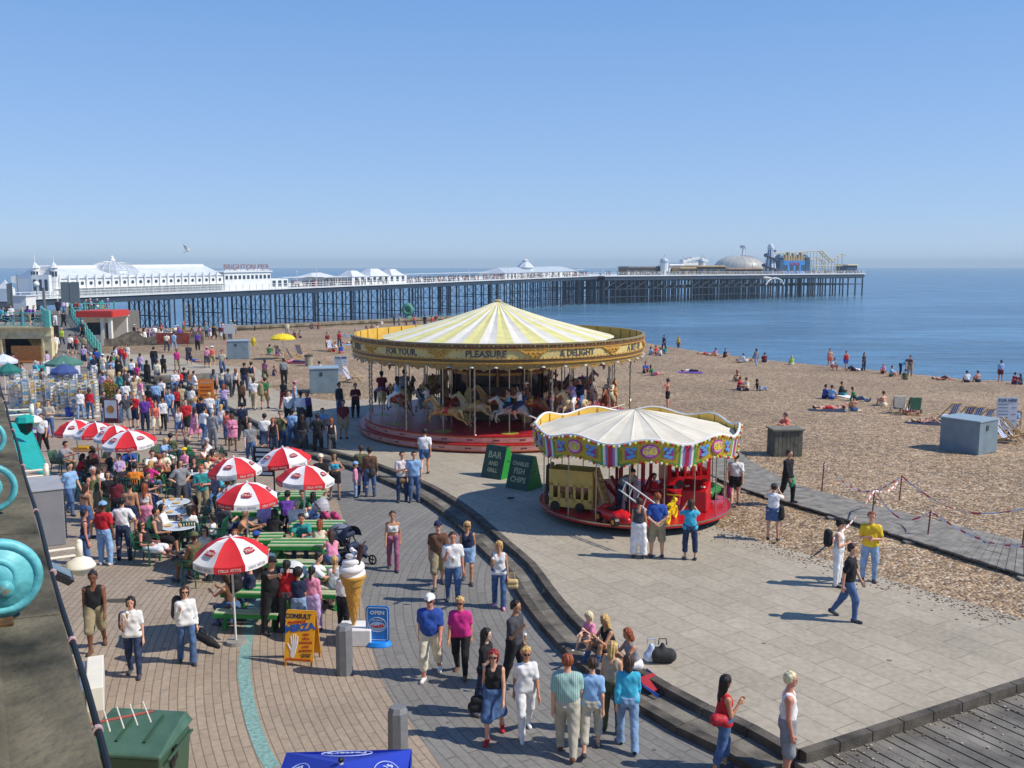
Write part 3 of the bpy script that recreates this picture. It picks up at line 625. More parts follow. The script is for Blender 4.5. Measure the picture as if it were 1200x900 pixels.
   if kind=='cap':P.append((c+u*.055*hf+f*.06,c+u*.045*hf+f*.145*hf,.05,.03,.01))
   if kind=='hat':
    for i in range(10):
     t0=2*PI*i/10;t1=2*PI*(i+1)/10;q=lambda t:c+u*.045+X*math.cos(t)*.135+f*math.sin(t)*.14
     P.append((q(t0),q(t1),.03,.03,.02));P.append((c+u*.045,q(t0),.03,.03,.02))
   PL.append((c+u*(.03 if kind!='hat' else.03)*hf,-u))
  else:
   nn=nz(f*1-u*.75);PL.append((c+f*.028*hf+u*.03*hf,nn));PL.append((c-u*(.06)*hf,-u))
 elif kind=='shades':
  c,u,f=J['head'],J['hd'],J['hf']
  for s in(1,-1):P.append((c+u*.004+f*.088*hf+X*s*.024,c+u*.004+f*.08*hf+X*s*.045,.019,.018,.006));P.append((c+u*.006+f*.07*hf+X*s*.066,c+u*.006+X*s*.09*hf,.008,.008,.004))
  h=.009;k=.006
 elif kind=='eyes':
  c,u,f=J['head'],J['hd'],J['hf']
  mb=MB()
  for s in(1,-1):p_=c+u*.004+f*.0865*hf+X*s*.032;mb.sphere(p_,.0085,8,6)
  me=bpy.data.meshes.new('eyes');me.from_pydata(mb.v,[],mb.f);me.materials.append(None);GCACHE[key]=me;return me
 elif kind=='lips':
  c,u,f=J['head'],J['hd'],J['hf'];mb=MB();mb.sphere(c-u*.05*hf+f*.083*hf,.02,10,6,sx=1,sy=.5,sz=.35)
  me=bpy.data.meshes.new('lips');me.from_pydata(mb.v,[],mb.f);me.materials.append(None);GCACHE[key]=me;return me
 me=sdf_mesh(kind,P,h,[q for q in PL if q],k);GCACHE[key]=me
 if lod!='far' and kind not in('shoes','shades')and len(me.vertices):
  n=len(me.vertices);co=np.empty(n*3,np.float32);no_=np.empty(n*3,np.float32);me.vertices.foreach_get('co',co);me.vertices.foreach_get('normal',no_);co=co.reshape(-1,3);no_=no_.reshape(-1,3);x,y,z=co.T
  if kind in('short','longhair','bob','pony'):d=.007*np.sin(70*x+13*z)*np.sin(62*y+9*z)+.005*np.sin(120*x+40*y)+.003*np.sin(150*z+60*x)
  else:d=.0035*np.sin(30*x+9*z+3*y)*np.sin(13*z-17*x+2)+.003*np.sin(27*z+31*x+5*y)*np.sin(34*y+8*z)+.0015*np.sin(40*z-50*x)
  co+=no_*d[:,None];me.vertices.foreach_set('co',co.ravel());me.update()
 return me
CLR=dict(white='#e9e8e6',cream='#e3d9bd',black='#1d1c20',navy='#1f2a48',blue='#2c4fa0',sky='#8db4dc',turquoise='#3fb0cf',red='#c5202b',maroon='#6d1f2b',pink='#e58fae',magenta='#d02f86',purple='#6a3fa0',lilac='#c0a8d4',green='#3c7a4a',olive='#5d6040',lime='#a8cc3a',yellow='#e8c22c',orange='#dd7f26',brown='#6a4a36',beige='#bcab8c',khaki='#9c9073',grey='#8a8c90',charcoal='#45464c',denim='#4a6690',lightdenim='#86a3c4',darkdenim='#2d3c5c',coral='#e2705f',teal='#2f8f8f',rust='#8a4a38',mauve='#9a5b78',stone='#b9b2a0',blond='#c9a465',brunette='#3d281b',dark='#1b1512',ginger='#8d4722',silver='#b5b2ad',redhair='#8c1f22',platinum='#dccfa6')
def cmat(c):
 if c=='striped':return stripe_mat()
 if c=='checked':return check_mat()
 return mat('cloth '+c,CLR[c],.92,.2,7,.4,bsc=9)if c not in('denim','lightdenim','darkdenim')else mat('cloth '+c,CLR[c],.92,.32,7,.4,bsc=30)
def wave_mat(name,a,b,sc,ax='X',cut=.5):
 if name in MATS:return MATS[name]
 m=bpy.data.materials.new(name);m.use_nodes=True;MATS[name]=m;t=m.node_tree;N=t.nodes;L=t.links
 g=N.new('ShaderNodeTexCoord');wv=N.new('ShaderNodeTexWave');wv.bands_direction=ax;wv.inputs['Scale'].default_value=sc;L.new(g.outputs['Object'],wv.inputs[0])
 r=N.new('ShaderNodeValToRGB');r.color_ramp.interpolation='CONSTANT';r.color_ramp.elements[1].position=cut;r.color_ramp.elements[0].color=(*lin(a),1);r.color_ramp.elements[1].color=(*lin(b),1)
 L.new(wv.outputs[0],r.inputs[0]);L.new(r.outputs[0],N['Principled BSDF'].inputs['Base Color']);N['Principled BSDF'].inputs['Roughness'].default_value=.85;return m
def stripe_mat():return wave_mat('green striped shirt','#7fa7a0','#a9c6bd',9)
def check_mat():return wave_mat('pale striped shirt','#d8c6c2','#e9e2de',14)
SKIN=dict(fair='#d6a184',tan='#c08a67',pale='#e2b79e',dark='#7a4f37',burnt='#cf8a72')
def smat(s):
 n='skin '+s
 if n in MATS:return MATS[n]
 m=mat(n,SKIN[s],.55,.1,8,.1);return m
def put(o_name,me,m,par):
 o=bpy.data.objects.new(o_name,me);COL.objects.link(o);o.parent=par
 o.material_slots[0].link='OBJECT';o.material_slots[0].material=m;return o
NAMES=dict(tee='tee_shirt',vest='vest',long='shirt',bikini='bikini_top',crop='crop_top',jacket='jacket',short='hair',longhair='hair',bob='hair',pony='hair',cap='cap',hat='sun_hat',beanie='headscarf',shades='sunglasses',mini='skirt',longskirt='skirt',trunks='shorts',flares='jeans',cropped='cropped_trousers',bottoms='briefs')
WORDS=dict(tee='tee shirt',vest='vest top',long='long sleeved shirt',bikini='bikini top',crop='crop top',jacket='jacket',mini='short skirt',longskirt='long skirt',trunks='swim shorts',flares='jeans',cropped='cropped trousers',bottoms='briefs',apron='long apron')
CW=dict(lightdenim='light denim',darkdenim='dark denim',denim='blue denim',sky='pale blue',stone='stone coloured',striped='green striped',checked='pale striped',grey='grey')
HW=dict(dark='dark',brunette='brown',blond='blond',ginger='ginger',silver='grey',redhair='dyed red',platinum='fair')
LABELS={};PEOPLE=[]
def person(loc,pose='stand',rz=0,build='m',top='tee:white',bot='jeans:denim',hair='short:dark',place='',skin='fair',lod='mid',shoes='shoes:charcoal',sc=1.0,extra=(),label=None,group=None,tilt=None):
 hs=BUILD[build][0]*sc
 r=bpy.data.objects.new('person',None);COL.objects.link(r);r.empty_display_size=.2;r.location=loc;r.rotation_euler=(0,0,D(rz));r.scale=(hs,hs,hs)
 J=skeleton(build,pose);B=lambda k:garment(build,pose,k,lod)
 body=put('body',B('body'),smat(skin),r)
 wh=dict(m='man',f='woman',b='stout man',o='older woman',k='child')[build]
 tw=''
 if top:
  k,c=top.split(':');put(NAMES.get(k,k),B(k),cmat(c),r);tw=f"{CW.get(c, c)} {WORDS.get(k, k)}"
 else:tw='bare chest'
 if bot:
  k,c=bot.split(':');put(NAMES.get(k,k),B(k),cmat(c),r);cc_=CW.get(c,c)
  if k in('jeans','flares')and 'denim' in c:cc_={'denim':'blue','lightdenim':'faded','darkdenim':'dark'}[c]
  tw+=f" and {cc_} {WORDS.get(k, k)}"
 hk,hc=hair.split(':')
 if hk in('cap','hat','beanie'):put('hair',B('short'),cmat('brunette'),r)
 if hk!='bald':put(NAMES.get(hk,hk),B(hk),cmat(hc)if hk in('cap','hat','beanie')else mat('hair '+hc,CLR[hc],.6,.35,30,.4,bsc=60),r)
 if shoes and lod!='far':k,c=shoes.split(':');put('shoes',B('shoes'),cmat(c),r)
 if lod=='near':
  if 'shades' in extra:put('sunglasses',B('shades'),mat('dark lens','#0c0c0e',.15,0),r)
  else:put('eyes',B('eyes'),mat('eye dark','#1c120d',.2,0),r)
  put('lips',B('lips'),mat('lips','#a0564c',.5,.05),r)
 hw={'cap':f"{CW.get(hc, hc)} cap",'hat':f"{CW.get(hc, hc)} hat",'beanie':f"{CW.get(hc, hc)} headscarf"}.get(hk,f"{HW.get(hc, hc)} hair" if hk!='bald' else 'shaved head')
 if not label:
  c1=f"{wh} in {tw} {PHR[pose]} {place}".strip();c2=f"{wh} with {hw} in {tw} {PHR[pose]} {place}"
  label=c1
  if label in LABELS or len(label.split())>16:label=c2 if len(c2 .split())<=16 else f"{wh} with {hw} in {tw} {place}"
  if len(label.split())>16:label=f"{wh} with {hw} in {tw}"
 LABELS.setdefault(label,[]).append(r)
 r['label']=label;r['category']='person'
 if group:r['group']=group
 PEOPLE.append(r);return r
def held(name,label,cat,mb_or_fn,who_r,wr,build,pose):pass
# ---------------------------------------------------------------- upper promenade edge: parapet, railing, things fixed to the wall
ZL=6.35
E0=at(122,900,ZL);E1=at(19,525,ZL);de=(E1-E0).normalized();no=Vector((de.y,-de.x,0));FROT=math.atan2(de.y,de.x)
def wp(s,o,z):p=E0+de*s+no*o;return Vector((p.x,p.y,z))
def ray_wall(u,v,o):
 d=ray(u,v);C=Vector((0,0,CAMZ));t=((E0-C).dot(no)+o)/d.dot(no);p=C+d*t;return p
def s_of(p):return(p-E0).dot(de)
m_con=mat('mossy_coping_concrete','#665e4c',.95,.35,2.6,1.0,bsc=18,dirt='#26241a')
m_wall=mat('render_wall','#a39a84',.9,.2,1.5,.3)
t=thing('parapet_wall','worn concrete coping along the edge of the upper promenade at far left','wall')
mb=MB();L_end=17.0
for k in range(-2,12):
 a=k*1.6+.008;b=(k+1)*1.6-.008
 P=[(-.95,ZL-.25),(-.95,ZL+.07),(-.33,ZL+.085),(-.27,ZL+.02),(-.012,ZL),(0,ZL-.02),(0,ZL-.22),(-.12,ZL-.3),(-.12,ZL-.5),(-.95,ZL-.5)]
 A=[wp(a,o,z)for o,z in P];B=[wp(min(b,L_end),o,z)for o,z in P];n=len(P)
 mb.add(A+B,[tuple(range(n))[::-1],tuple(range(n,2*n))]+[(i,(i+1)%n,n+(i+1)%n,n+i)for i in range(n)][::1])
o=mb.build('coping',m_con,t);import bmesh
def fixn(o):
 bm=bmesh.new();bm.from_mesh(o.data);bmesh.ops.recalc_face_normals(bm,faces=bm.faces[:]);bm.to_mesh(o.data);bm.free();return o
fixn(o)
mb=MB();c=(wp(-4,-.6,0)+wp(L_end,-.6,0))/2;mb.box((c.x,c.y,(ZL-.5)/2-.0),(L_end+4,.9,ZL-.5),rz=FROT);mb.build('wall_face',m_wall,t)
mb=MB();c=(wp(-4,-4.6,0)+wp(L_end,-4.6,0))/2;mb.box((c.x,c.y,6.2),(L_end+4,7,.2),rz=FROT);tag(mb.build('upper_promenade',mat('promenade_asphalt','#77746d',.9,.2,3)),kind='structure')
TQ=mat('turquoise_paint','#6cc0c4',.5,.12,7,.5,bsc=14,dirt='#4a9aa0')
rust=mat('rust_stain','#6a4a2a',.95,.5,14)
t=thing('ironwork_railing','peeling turquoise cast iron railing with scroll brackets above the beach plaza','railing')
mb=MB();mb.bar(wp(-3,-.385,ZL+.14),wp(L_end,-.385,ZL+.14),.12,.1);mb.build('bottom_rail',TQ,t)
mb=MB();mb.bar(wp(-3,-.46,ZL+1.12),wp(L_end,-.46,ZL+1.12),.09,.07);mb.build('top_rail',TQ,t)
def s_px(v,o=-.2):return s_of(at((40 if v<800 else 100)*0+20,v,ZL))if False else((lambda y:(y-(E0+no*o).y)/de.y)(at(0,v,ZL).y))
e_=[n for n in TQ.node_tree.nodes if n.type=='VALTORGB'][0].color_ramp.elements;e_[0].position=.36;x_=e_.new(.30);x_.color=(*lin('#7d6a4a'),1)
def scroll(s,sc):
 mb=MB();pts=[];R_=.175*sc;cz=ZL+R_+.02;co=-.255
 for i in range(61):
  th=PI*.95-i/60*PI*3.3;q=i/60;r=R_*(1-.74*q**1.5);pts.append((co+r*math.cos(th)*1.02,cz+r*math.sin(th)))
 pts=[(co-.16,ZL+.56*sc),(co-.19,ZL+.45*sc),(co-.2,ZL+.3*sc)]+pts
 mb.tube([wp(s,o,z)for o,z in pts],[.025*sc*(1-.35*i/len(pts))for i in range(len(pts))],10)
 ring=[(co+R_*.96*math.cos(a),cz+R_*.96*math.sin(a))for a in[2*PI*k/24 for k in range(24)]]
 A=[wp(s-.014,o,z)for o,z in ring];B=[wp(s+.014,o,z)for o,z in ring]
 if s<s_px(640):mb.add(A+B,[tuple(range(24)),tuple(range(47,23,-1))]+[(i,24+i,24+(i+1)%24,(i+1)%24)for i in range(24)])
 mb.sphere(wp(s,pts[-1][0],pts[-1][1]),.045*sc,12,8)
 o=fixn(mb.build('scroll',TQ,t,smooth=True));return o
for v,sc in((728,1.05),(606,.95),(541,.95),(500,.9),(474,.9),(455,.9)):
 s=s_px(v);scroll(s,sc)
 mb=MB();mb.box(wp(s,-.46,ZL+.62),(.09,.09,1.0),rz=FROT);mb.sphere(wp(s,-.46,ZL+1.2),.07,10,8);mb.build('post',TQ,t)
mb=MB();mb.box(wp(s_px(733),-.24,ZL+.025),(.1,.07,.01),rz=FROT);mb.build('rusty_foot',rust,t)
mb=MB();mb.tube([wp(s,.016+.006*math.sin(s*2.1),ZL-.03)for s in np.arange(-2,16.5,.4)],.013,8)
t=mb.build('cable',mat('black_rubber','#141214',.5,.2));tag(t,'black cable clipped along the outer edge of the concrete coping','cable')
for s in(.35,1.3,2.4,3.9,5.6,7.6,10):mb=MB();mb.cyl(wp(s-.012,.018,ZL-.03),wp(s+.012,.018,ZL-.03),.019,n=10);mb.build('cable_tie',mat('pale_tie','#c7a3a0',.6),t)
m_wp=mat('white_enamel','#e9e3d2',.35,.06,4)
glass=mat('frosted_glass','#c9c8ba',.15,.1,3,spec=.6)
def wall_lamp(u,v,o,sc,lab):
 p=ray_wall(u,v,o);s=s_of(p)
 t=thing('wall_lamp',lab,'lamp',p,FROT,'white dome lamps bracketed to the promenade wall')
 mb=MB();mb.lathe([(.005,.14),(.05,.14),(.08,.12),(.17,.08),(.225,0),(.232,-.03),(.21,-.03),(.19,.02),(.01,.1)],n=28);ob=mb.build('lamp_shade',m_wp,t,smooth=True)
 mb=MB();mb.lathe([(.0,-.17),(.06,-.165),(.13,-.12),(.165,-.05),(.17,-.025)],n=24);mb.build('lamp_glass',glass,t,smooth=True)
 mb=MB();mb.cyl((0,0,.13),(0,0,.36),.05,n=14);mb.sphere((0,0,.36),.05,12,8);mb.build('stem',m_wp,t,smooth=True)
 L=o+.12
 mb=MB()
 for dz in(.16,.28):
  q=[(0,0,dz),(0,L*.4,dz),(0,L,dz+.1)]if dz>.2 else[(0,0,dz),(0,L,dz)]
  mb.path(q,.022,8)
 mb.build('bracket',m_wp,t)
 t.scale=(sc,)*3;return t
wall_lamp(94,662,.95,1.0,'nearest white dome lamp on a bracket, just below the grey cooling unit')
wall_lamp(55,566,.85,1.0,'middle white dome lamp on a bracket, directly above the grey cooling unit')
wall_lamp(38,493,.85,1.0,'furthest white dome lamp beside the postcard stands and teal canopy')
a=ray_wall(52,640,.5);t=thing('cooling_unit','large grey box cooling unit bolted to the wall between two white lamps','air conditioner',a,FROT)
gm=mat('grey_steel_box','#85868c',.5,.1,3)
mb=MB();mb.box((.45,0,.45),(1.05,.62,.9));ob=mb.build('casing',gm,t);bevel(ob,.015)
mb=MB()
for k in range(14):mb.box((.2,-.325,.1+k*.055),(.5,.02,.022))
mb.build('grille',mat('dark_grille','#2c2d30',.6),t)
mb=MB();mb.box((.45,0,.908),(1.08,.65,.015));mb.build('lid',mat('pale_steel','#a2a3a8',.5,.15,4),t)
a=ray_wall(68,672,.55);t=thing('floodlight','dark glass floodlight tilted on the wall under the grey cooling unit','floodlight',a,FROT)
mb=MB();R=Matrix.Rotation(D(35),3,'X');mb.box((0,0,0),(.42,.34,.1),R=R,taper=1.15);mb.build('housing',mat('dark_housing','#2f3237',.4),t)
mb=MB();mb.box((0,-.035,.056),(.36,.3,.012),R=R);mb.build('glass',mat('lamp_glass_dark','#5a6b76',.1,.3,6),t)
mb=MB();mb.bar((0,.1,0),(0,.55,.1),.03,.05);mb.build('bracket',mat('dark_housing','#2f3237',.4),t)
teal=mat('teal_canvas','#12a39b',.8,.12,4,.3)
q=[ray_wall(36,505,.45),ray_wall(54,532,.95),ray_wall(62,562,.95),ray_wall(44,572,.45)]
t=thing('shop_awning','bright teal canvas awning sloping out from the wall above the plaza','awning',(0,0,0))
s0,s1=s_of(ray_wall(56,575,.9)),s_of(ray_wall(34,500,.9));zA=ray_wall(56,560,.9).z
mb=MB();mb.add([wp(s0,.0,zA+.5),wp(s1,.0,zA+.5),wp(s1,.95,zA),wp(s0,.95,zA),wp(s0,.0,zA+.47),wp(s1,.0,zA+.47),wp(s1,.94,zA-.03),wp(s0,.94,zA-.03)],[(0,1,2,3),(7,6,5,4),(0,3,7,4),(2,1,5,6),(3,2,6,7)])
fixn(mb.build('canopy',teal,t));mb=MB();mb.add([wp(s0,.955,zA),wp(s1,.955,zA),wp(s1,.965,zA-.25),wp(s0,.965,zA-.25),wp(s0,.975,zA),wp(s1,.975,zA),wp(s1,.985,zA-.25),wp(s0,.985,zA-.25)],[(0,1,2,3),(7,6,5,4),(0,4,5,1),(3,2,6,7)]);fixn(mb.build('valance',teal,t))
for s in(s0,s1):mb=MB();mb.cyl(wp(s,0,zA-.1),wp(s,.95,zA),.02);mb.build('arm',mat('orange_frame','#c8642a',.5),t)
p=ray_wall(30,495,.7);t=thing('wall_lantern','black lantern with a teal hood below the furthest white lamp','lantern',p,FROT)
mb=MB();mb.lathe([(.0,.2),(.2,.14),(.24,.02),(.22,0),(0,0)],n=8);mb.build('hood',teal,t)
mb=MB();mb.lathe([(.2,-.005),(.12,-.22),(.03,-.3),(0,-.3)],n=8);mb.bar((0,.75,.05),(0,0,.05),.03,.03);mb.build('lantern_body',mat('black_paint','#17191b',.4),t)
p=ray_wall(112,800,.55);t=thing('light_box','white box sign case seen from above, fixed to the wall behind the cable','sign case',p,FROT-.12);t.scale=(.8,1.1,.7)
mb=MB();mb.box((0,0,0),(1.0,.14,.34));ob=mb.build('case',m_wp,t);bevel(ob,.01);mb=MB();mb.box((0,.1,-.02),(.92,.05,.3));mb.build('frame',mat('alu','#9a9da0',.35,metal=.6),t)
mb=MB();mb.box((0,.24,0),(.5,.24,.1));mb.build('mount',gm,t)
p=ray_wall(141,842,.55);t=thing('tv_antenna','small television antenna with cream prongs poking out over the green bin','antenna',p,FROT)
mb=MB();mb.cyl((0,-.25,0),(0,.6,.02),.012);mb.build('boom',mat('red_brown_rod','#9a4f44',.5),t)
for k in range(6):
 mb=MB();y=-.2+k*.1;mb.cyl((-.2,y,.01),(.2,y,.01),.006);mb.build('prong',m_wp,t)
m_cream=mat('cream_render','#d8cca4',.85,.1,2,.2,dirt='#b9aa82')
TQ2=mat('turquoise_paint_far','#5fb8ac',.5,.12,4)
yb=at(30,424,0).y
zr=zat(384,yb)
def X_(u,y,z=2):return xat(u,y,z)
x0,x1=X_(-60,yb),X_(60,yb)
t=thing('seafront_building','cream flat-roofed building with an arched shop front and a roof terrace','building',(0,0,0))
mb=MB();oc=[(X_(-40,yb),X_(-4,yb)),(X_(2,yb),X_(49,yb))];zo=zat(397,yb)
xs_=[x0-20]+[q for a in oc for q in a]+[x1]
for i in range(0,len(xs_),2):mb.box(((xs_[i]+xs_[i+1])/2,yb+.25,zo/2),(xs_[i+1]-xs_[i],.5,zo))
mb.box(((x0-20+x1)/2,yb+.25,(zo+zr)/2),(x1-x0+20,.5,zr-zo));kx=(yb+8)/yb;mb.prism([(x1-.5,yb+.51),(x1,yb+.51),(x1*kx,yb+7.49),(x1*kx-.5,yb+7.49)],0,zr);mb.box(((x0-24+x1*kx)/2,yb+7.7,zr/2),(x1*kx-x0+20,.4,zr));mb.build('wall',m_cream,t)
mb=MB();mb.prism([(x0-20,yb+.1),(x1-.1,yb+.1),(x1*kx-.1,yb+7.6),(x0-20,yb+7.6)],zr-.2,zr+.01);mb.build('roof_terrace',mat('terrace_floor','#8f8a80',.9),t)
mb=MB();mb.box(((x0-20+x1)/2,yb-.06,zr+.03),(x1-x0+20.2,.36,.16));mb.box(((x0-20+x1)/2,yb-.04,zo+.25),(x1-x0+20.2,.1,.1));mb.build('cornice',m_cream,t)
mb=MB()
for a,b in oc:
 mb.box((a-.06,yb-.03,zo/2),(.14,.1,zo));mb.box((b+.06,yb-.03,zo/2),(.14,.1,zo));mb.box(((a+b)/2,yb-.03,zo+.08),(b-a+.3,.1,.14))
mb.build('pilaster',m_cream,t)
mb=MB();mb.box(((x0-20+x1)/2-1.5,yb+5.5,zr/2),(x1-x0+19,.1,zr-.3));mb.build('shop_interior',mat('shop_dark','#232a30',.8,.6,1.5),t)
mb=MB();rr=D(180)
A_=X_(44,yb);
for k in range(9):mb.cyl((A_-.9+k*.17,yb+.3,zo-.05),(A_-.2+.0*k,yb+.3,.6+k*.05),.03)
mb.build('window_tracery',mat('ochre_paint','#a4874c',.6),t)
def rail_run(pts,h=1.1,m=TQ2,par=None,post_d=2.2,cross=True,w=.06):
 for a,b in zip(pts[:-1],pts[1:]):
  a=Vector(a);b=Vector(b);L=(b-a).length;n=max(1,round(L/post_d));U3=Vector((0,0,1))
  mb=MB();mb.bar(a+U3*h,b+U3*h,w*1.3,w*1.3);mb.bar(a+U3*.12,b+U3*.12,w,w);mb.bar(a+U3*h*.66,b+U3*h*.66,w*.7,w*.7);mb.build('rail',m,par)
  for i in range(n+1):
   p=a.lerp(b,i/n);mb=MB();mb.box(p+U3*(h*.53),(w*2.2,w*2.2,h*1.06));mb.sphere(p+U3*(h*1.1),w*1.5,8,6);mb.build('post',m,par)
   if cross and i<n:
    q=a.lerp(b,(i+1)/n);mb=MB();mb.bar(p+U3*.14,q+U3*h*.64,w*.6,w*.6);mb.bar(q+U3*.14,p+U3*h*.64,w*.6,w*.6)
    c=(p+q)/2+U3*.42;d_=(q-p).normalized()
    ring=[c+d_*math.cos(k*PI/4)*.2+U3*math.sin(k*PI/4)*.2 for k in range(9)];mb.path(ring,w*.45,5);mb.build('lattice_panel',m,par)
t=thing('terrace_railing','turquoise lattice railing along the roof of the cream building','railing',(0,0,0))
rail_run([(x0-12,yb-.05,zr+.08),(x1-.2,yb-.05,zr+.08),(x1*kx-.2,yb+7,zr+.08)],h=1.15,par=t,post_d=2.0)
mb=MB();mb.box((x1-.1,yb-.1,zr+.75),(.34,.34,1.4),taper=.9);mb.build('corner_pillar',TQ2,t)
rb0=at(66,432,0);rb1=at(118,420,0)
yt=108;zt=zat(369,yt);rt0=Vector((X_(64,yt,zt),yt,zt));rt1=Vector((X_(82,yt,zt),yt,zt))
mb=MB();P=[rb0,rb1,rt1,rt0];fl=[Vector((p.x,p.y,-.3))for p in P]
mb.add([*P,*fl],[(0,1,2,3),(4,7,6,5),(0,4,5,1),(1,5,6,2),(2,6,7,3),(3,7,4,0)])
fixn(tag(mb.build('ramp',mat('ramp_asphalt','#6f6b66',.9,.15,1.5)),kind='structure'))
mb=MB();mb.prism([(rt0 .x-40,yt+.05),(rt1 .x+.2,yt+.05),(X_(136,113,zt),yt+3),(X_(136,113,zt),yt+12),(rt0 .x-40,yt+12)],-1,zt-.01);tag(mb.build('upper_landing',mat('ramp_asphalt','#6f6b66',.9,.15,1.5)),kind='structure')
t=thing('ramp_railing','turquoise lattice railing climbing the right side of the ramp','railing',(0,0,0))
rail_run([rb1,rt1],h=1.15,par=t,post_d=2.2)
t=thing('landing_railing','turquoise lattice railing on the landing above the red and white kiosk','railing',(0,0,0))
rail_run([(rt1 .x,yt,zt),(X_(131,110,zt),yt+2.9,zt)],h=1.25,par=t,post_d=1.8)
yk=at(118,404,0).y;kz=zat(372,yk);ka,kb=X_(96,yk,1),X_(133,yk,1)
t=thing('beach_kiosk','small white kiosk with a red fascia roof beside the ramp','kiosk',((ka+kb)/2,yk,0));W_=kb-ka
wm=mat('white_paint_wall','#e8e4da',.7,.08,2);rm=mat('red_fascia','#c8372c',.6,.1)
mb=MB();mb.box((-W_*.42,0,kz/2),(W_*.1,.4,kz));mb.box((W_*.18,0,kz/2),(W_*.1,.4,kz));mb.box((W_*.42,0,kz/2),(W_*.1,.4,kz));mb.box((0,3.6,kz/2),(W_,.3,kz));mb.box((-W_*.47,1.8,kz/2),(.2,3.6,kz));mb.box((-W_*.12,.1,.5),(W_*.5,.3,1.0));mb.build('wall',wm,t)
mb=MB();mb.box((0,1.7,kz+.02),(W_+.3,4.4,.1));mb.build('roof',wm,t)
mb=MB();mb.box((0,-.55,kz+.36),(W_+.45,.25,.62));mb.box((W_/2+.15,1.5,kz+.36),(.25,4,.62));mb.box((0,1.6,kz+.6),(W_+.2,4.2,.12));mb.build('fascia',rm,t)
mb=MB();mb.box((-W_*.12,.45,1.6),(W_*.5,.1,1.3));mb.build('window',mat('shop_dark','#232a30',.8,.6,1.5),t)
mb=MB();mb.box((W_*.3,.3,1.1),(W_*.14,.06,2.2));mb.build('door',mat('dark_door','#2a2424',.6),t)
t=thing('small_stand','turquoise fenced stand behind the kiosk by the beach bar','railing',(0,0,0));rail_run([(X_(134,120,1),120,.3),(X_(152,120,1),120,.3)],h=1.3,par=t)
fm=mat('grey_timber','#8b8272',.9,.3,2,.3,dirt='#5d564a')
yf=at(170,404,.2).y
t=thing('timber_fence','weathered vertical board fence around the beach bar terrace','fence',(0,0,0))
tops=[(122,397),(130,397),(137,395),(145,391),(153,388),(160,388),(166,394),(172,396),(178,393),(195,393),(215,393),(226,390),(236,388)]
us=np.arange(122,238,1.6)
mb=MB()
for u in us:
 v=np.interp(u,[a for a,b in tops],[b for a,b in tops]);y=yf+(u-122)*.03;z=zat(v,y);xa,xb=X_(u,y,1),X_(u+1.5,y,1)
 mb.box(((xa+xb)/2,y,z/2),(xb-xa,.08,z))
mb.build('boards',fm,t)
t2=thing('bar_sign','red painted bar sign on the timber fence','sign',(X_(196,yf-.2,.8),yf+1.4,zat(398,yf)),0)
wS=X_(216,yf,1)-X_(177,yf,1);mb=MB();mb.box((0,0,0),(wS,.1,1.15));mb.build('board',mat('faded_red_board','#8f4a3c',.8,.3,1.5),t2)
text('B',1.15,mat('red_letter','#c43c2c',.7),t2,(-wS*.40,-.07,.05));text('AR',.75,mat('red_letter','#c43c2c',.7),t2,(-wS*.22,-.07,-.02));text('K',.95,mat('red_letter','#c43c2c',.7),t2,(wS*.40,-.07,0))
t=thing('stone_groyne','low stone groyne wall crossing the beach in front of the pier','wall',(0,0,0));mb=MB()
gp=[(60,396.5,-1.2),(150,393,-1.2),(230,389,-1.2),(300,386.5,-1.2),(400,381.5,-1.2),(480,377.5,-1.2),(560,373.5,-1.2),(610,372.5,-1.3)]
gpts=[at(u,v,z)for u,v,z in gp];gpts=resample([Vector((p.x,p.y,p.z))for p in gpts],2.2)
for a,b in zip(gpts[:-1],gpts[1:]):
 d=(b-a).normalized()*.02;mb.bar(a+d+Vector((0,1,-.9)),b-d+Vector((0,1,-.9)),2.2,2.6);mb.bar(a+d+Vector((0,1,.45)),b-d+Vector((0,1,.45)),2.5,.3)
mb.build('stone_wall',mat('groyne_stone','#8d8068',.9,.35,1.2,.8,bsc=5,dirt='#5f5643'),t)
mb=MB();mb.box(((X_(130,140,0)-30),150,-.9),(100,14,1.4));tag(mb.build('bar_terrace',mat('terrace_floor','#8f8a80',.9)),kind='structure')if False else None
p=at(477,371,-.3);yS=p.y;rS=(371-356)/2*yS/FPX*1.02
t=thing('ring_sculpture','round green bronze sculpture standing on the groyne','sculpture',(X_(477,yS,0),yS+1,zat(363,yS)))
mb=MB();R_=rS*.62;r_=rS*.40
for i in range(24):
 for j in range(12):
  pass
vs=[];fs=[]
for i in range(28):
 for j in range(14):
  a=2*PI*i/28;b=2*PI*j/14;rr=R_+r_*math.cos(b);vs.append((rr*math.cos(a)*.9,r_*math.sin(b)*1.5,rr*math.sin(a)));fs.append((i*14+j,((i+1)%28)*14+j,((i+1)%28)*14+(j+1)%14,i*14+(j+1)%14))
mb.add(vs,fs);fixn(mb.build('ring',mat('verdigris','#4d8a78',.6,.2,2),t,smooth=True));mb=MB();mb.sphere((0,0,0),R_*.75,16,12,sy=.5);mb.cyl((0,0,-rS*1.0),(0,0,-rS*1.5),rS*.5,n=16);mb.build('core',mat('verdigris','#4d8a78',.6,.2,2),t,smooth=True)
def pole(u,vt,vb,y,r=.07,lab='',parts=()):
 z0,z1=zat(vb,y),zat(vt,y);t=thing('street_pole',lab,'pole',(X_(u,y,(z0+z1)/2),y,z0));mb=MB();mb.cyl((0,0,0),(0,0,z1-z0),r,r*.7,8);mb.build('pole',mat('grey_pole','#6b6e6c',.5,.1),t);return t,z1-z0
t,h=pole(83,331,378,106,.07,'grey pole with the blank grey backs of two sign panels over the landing')
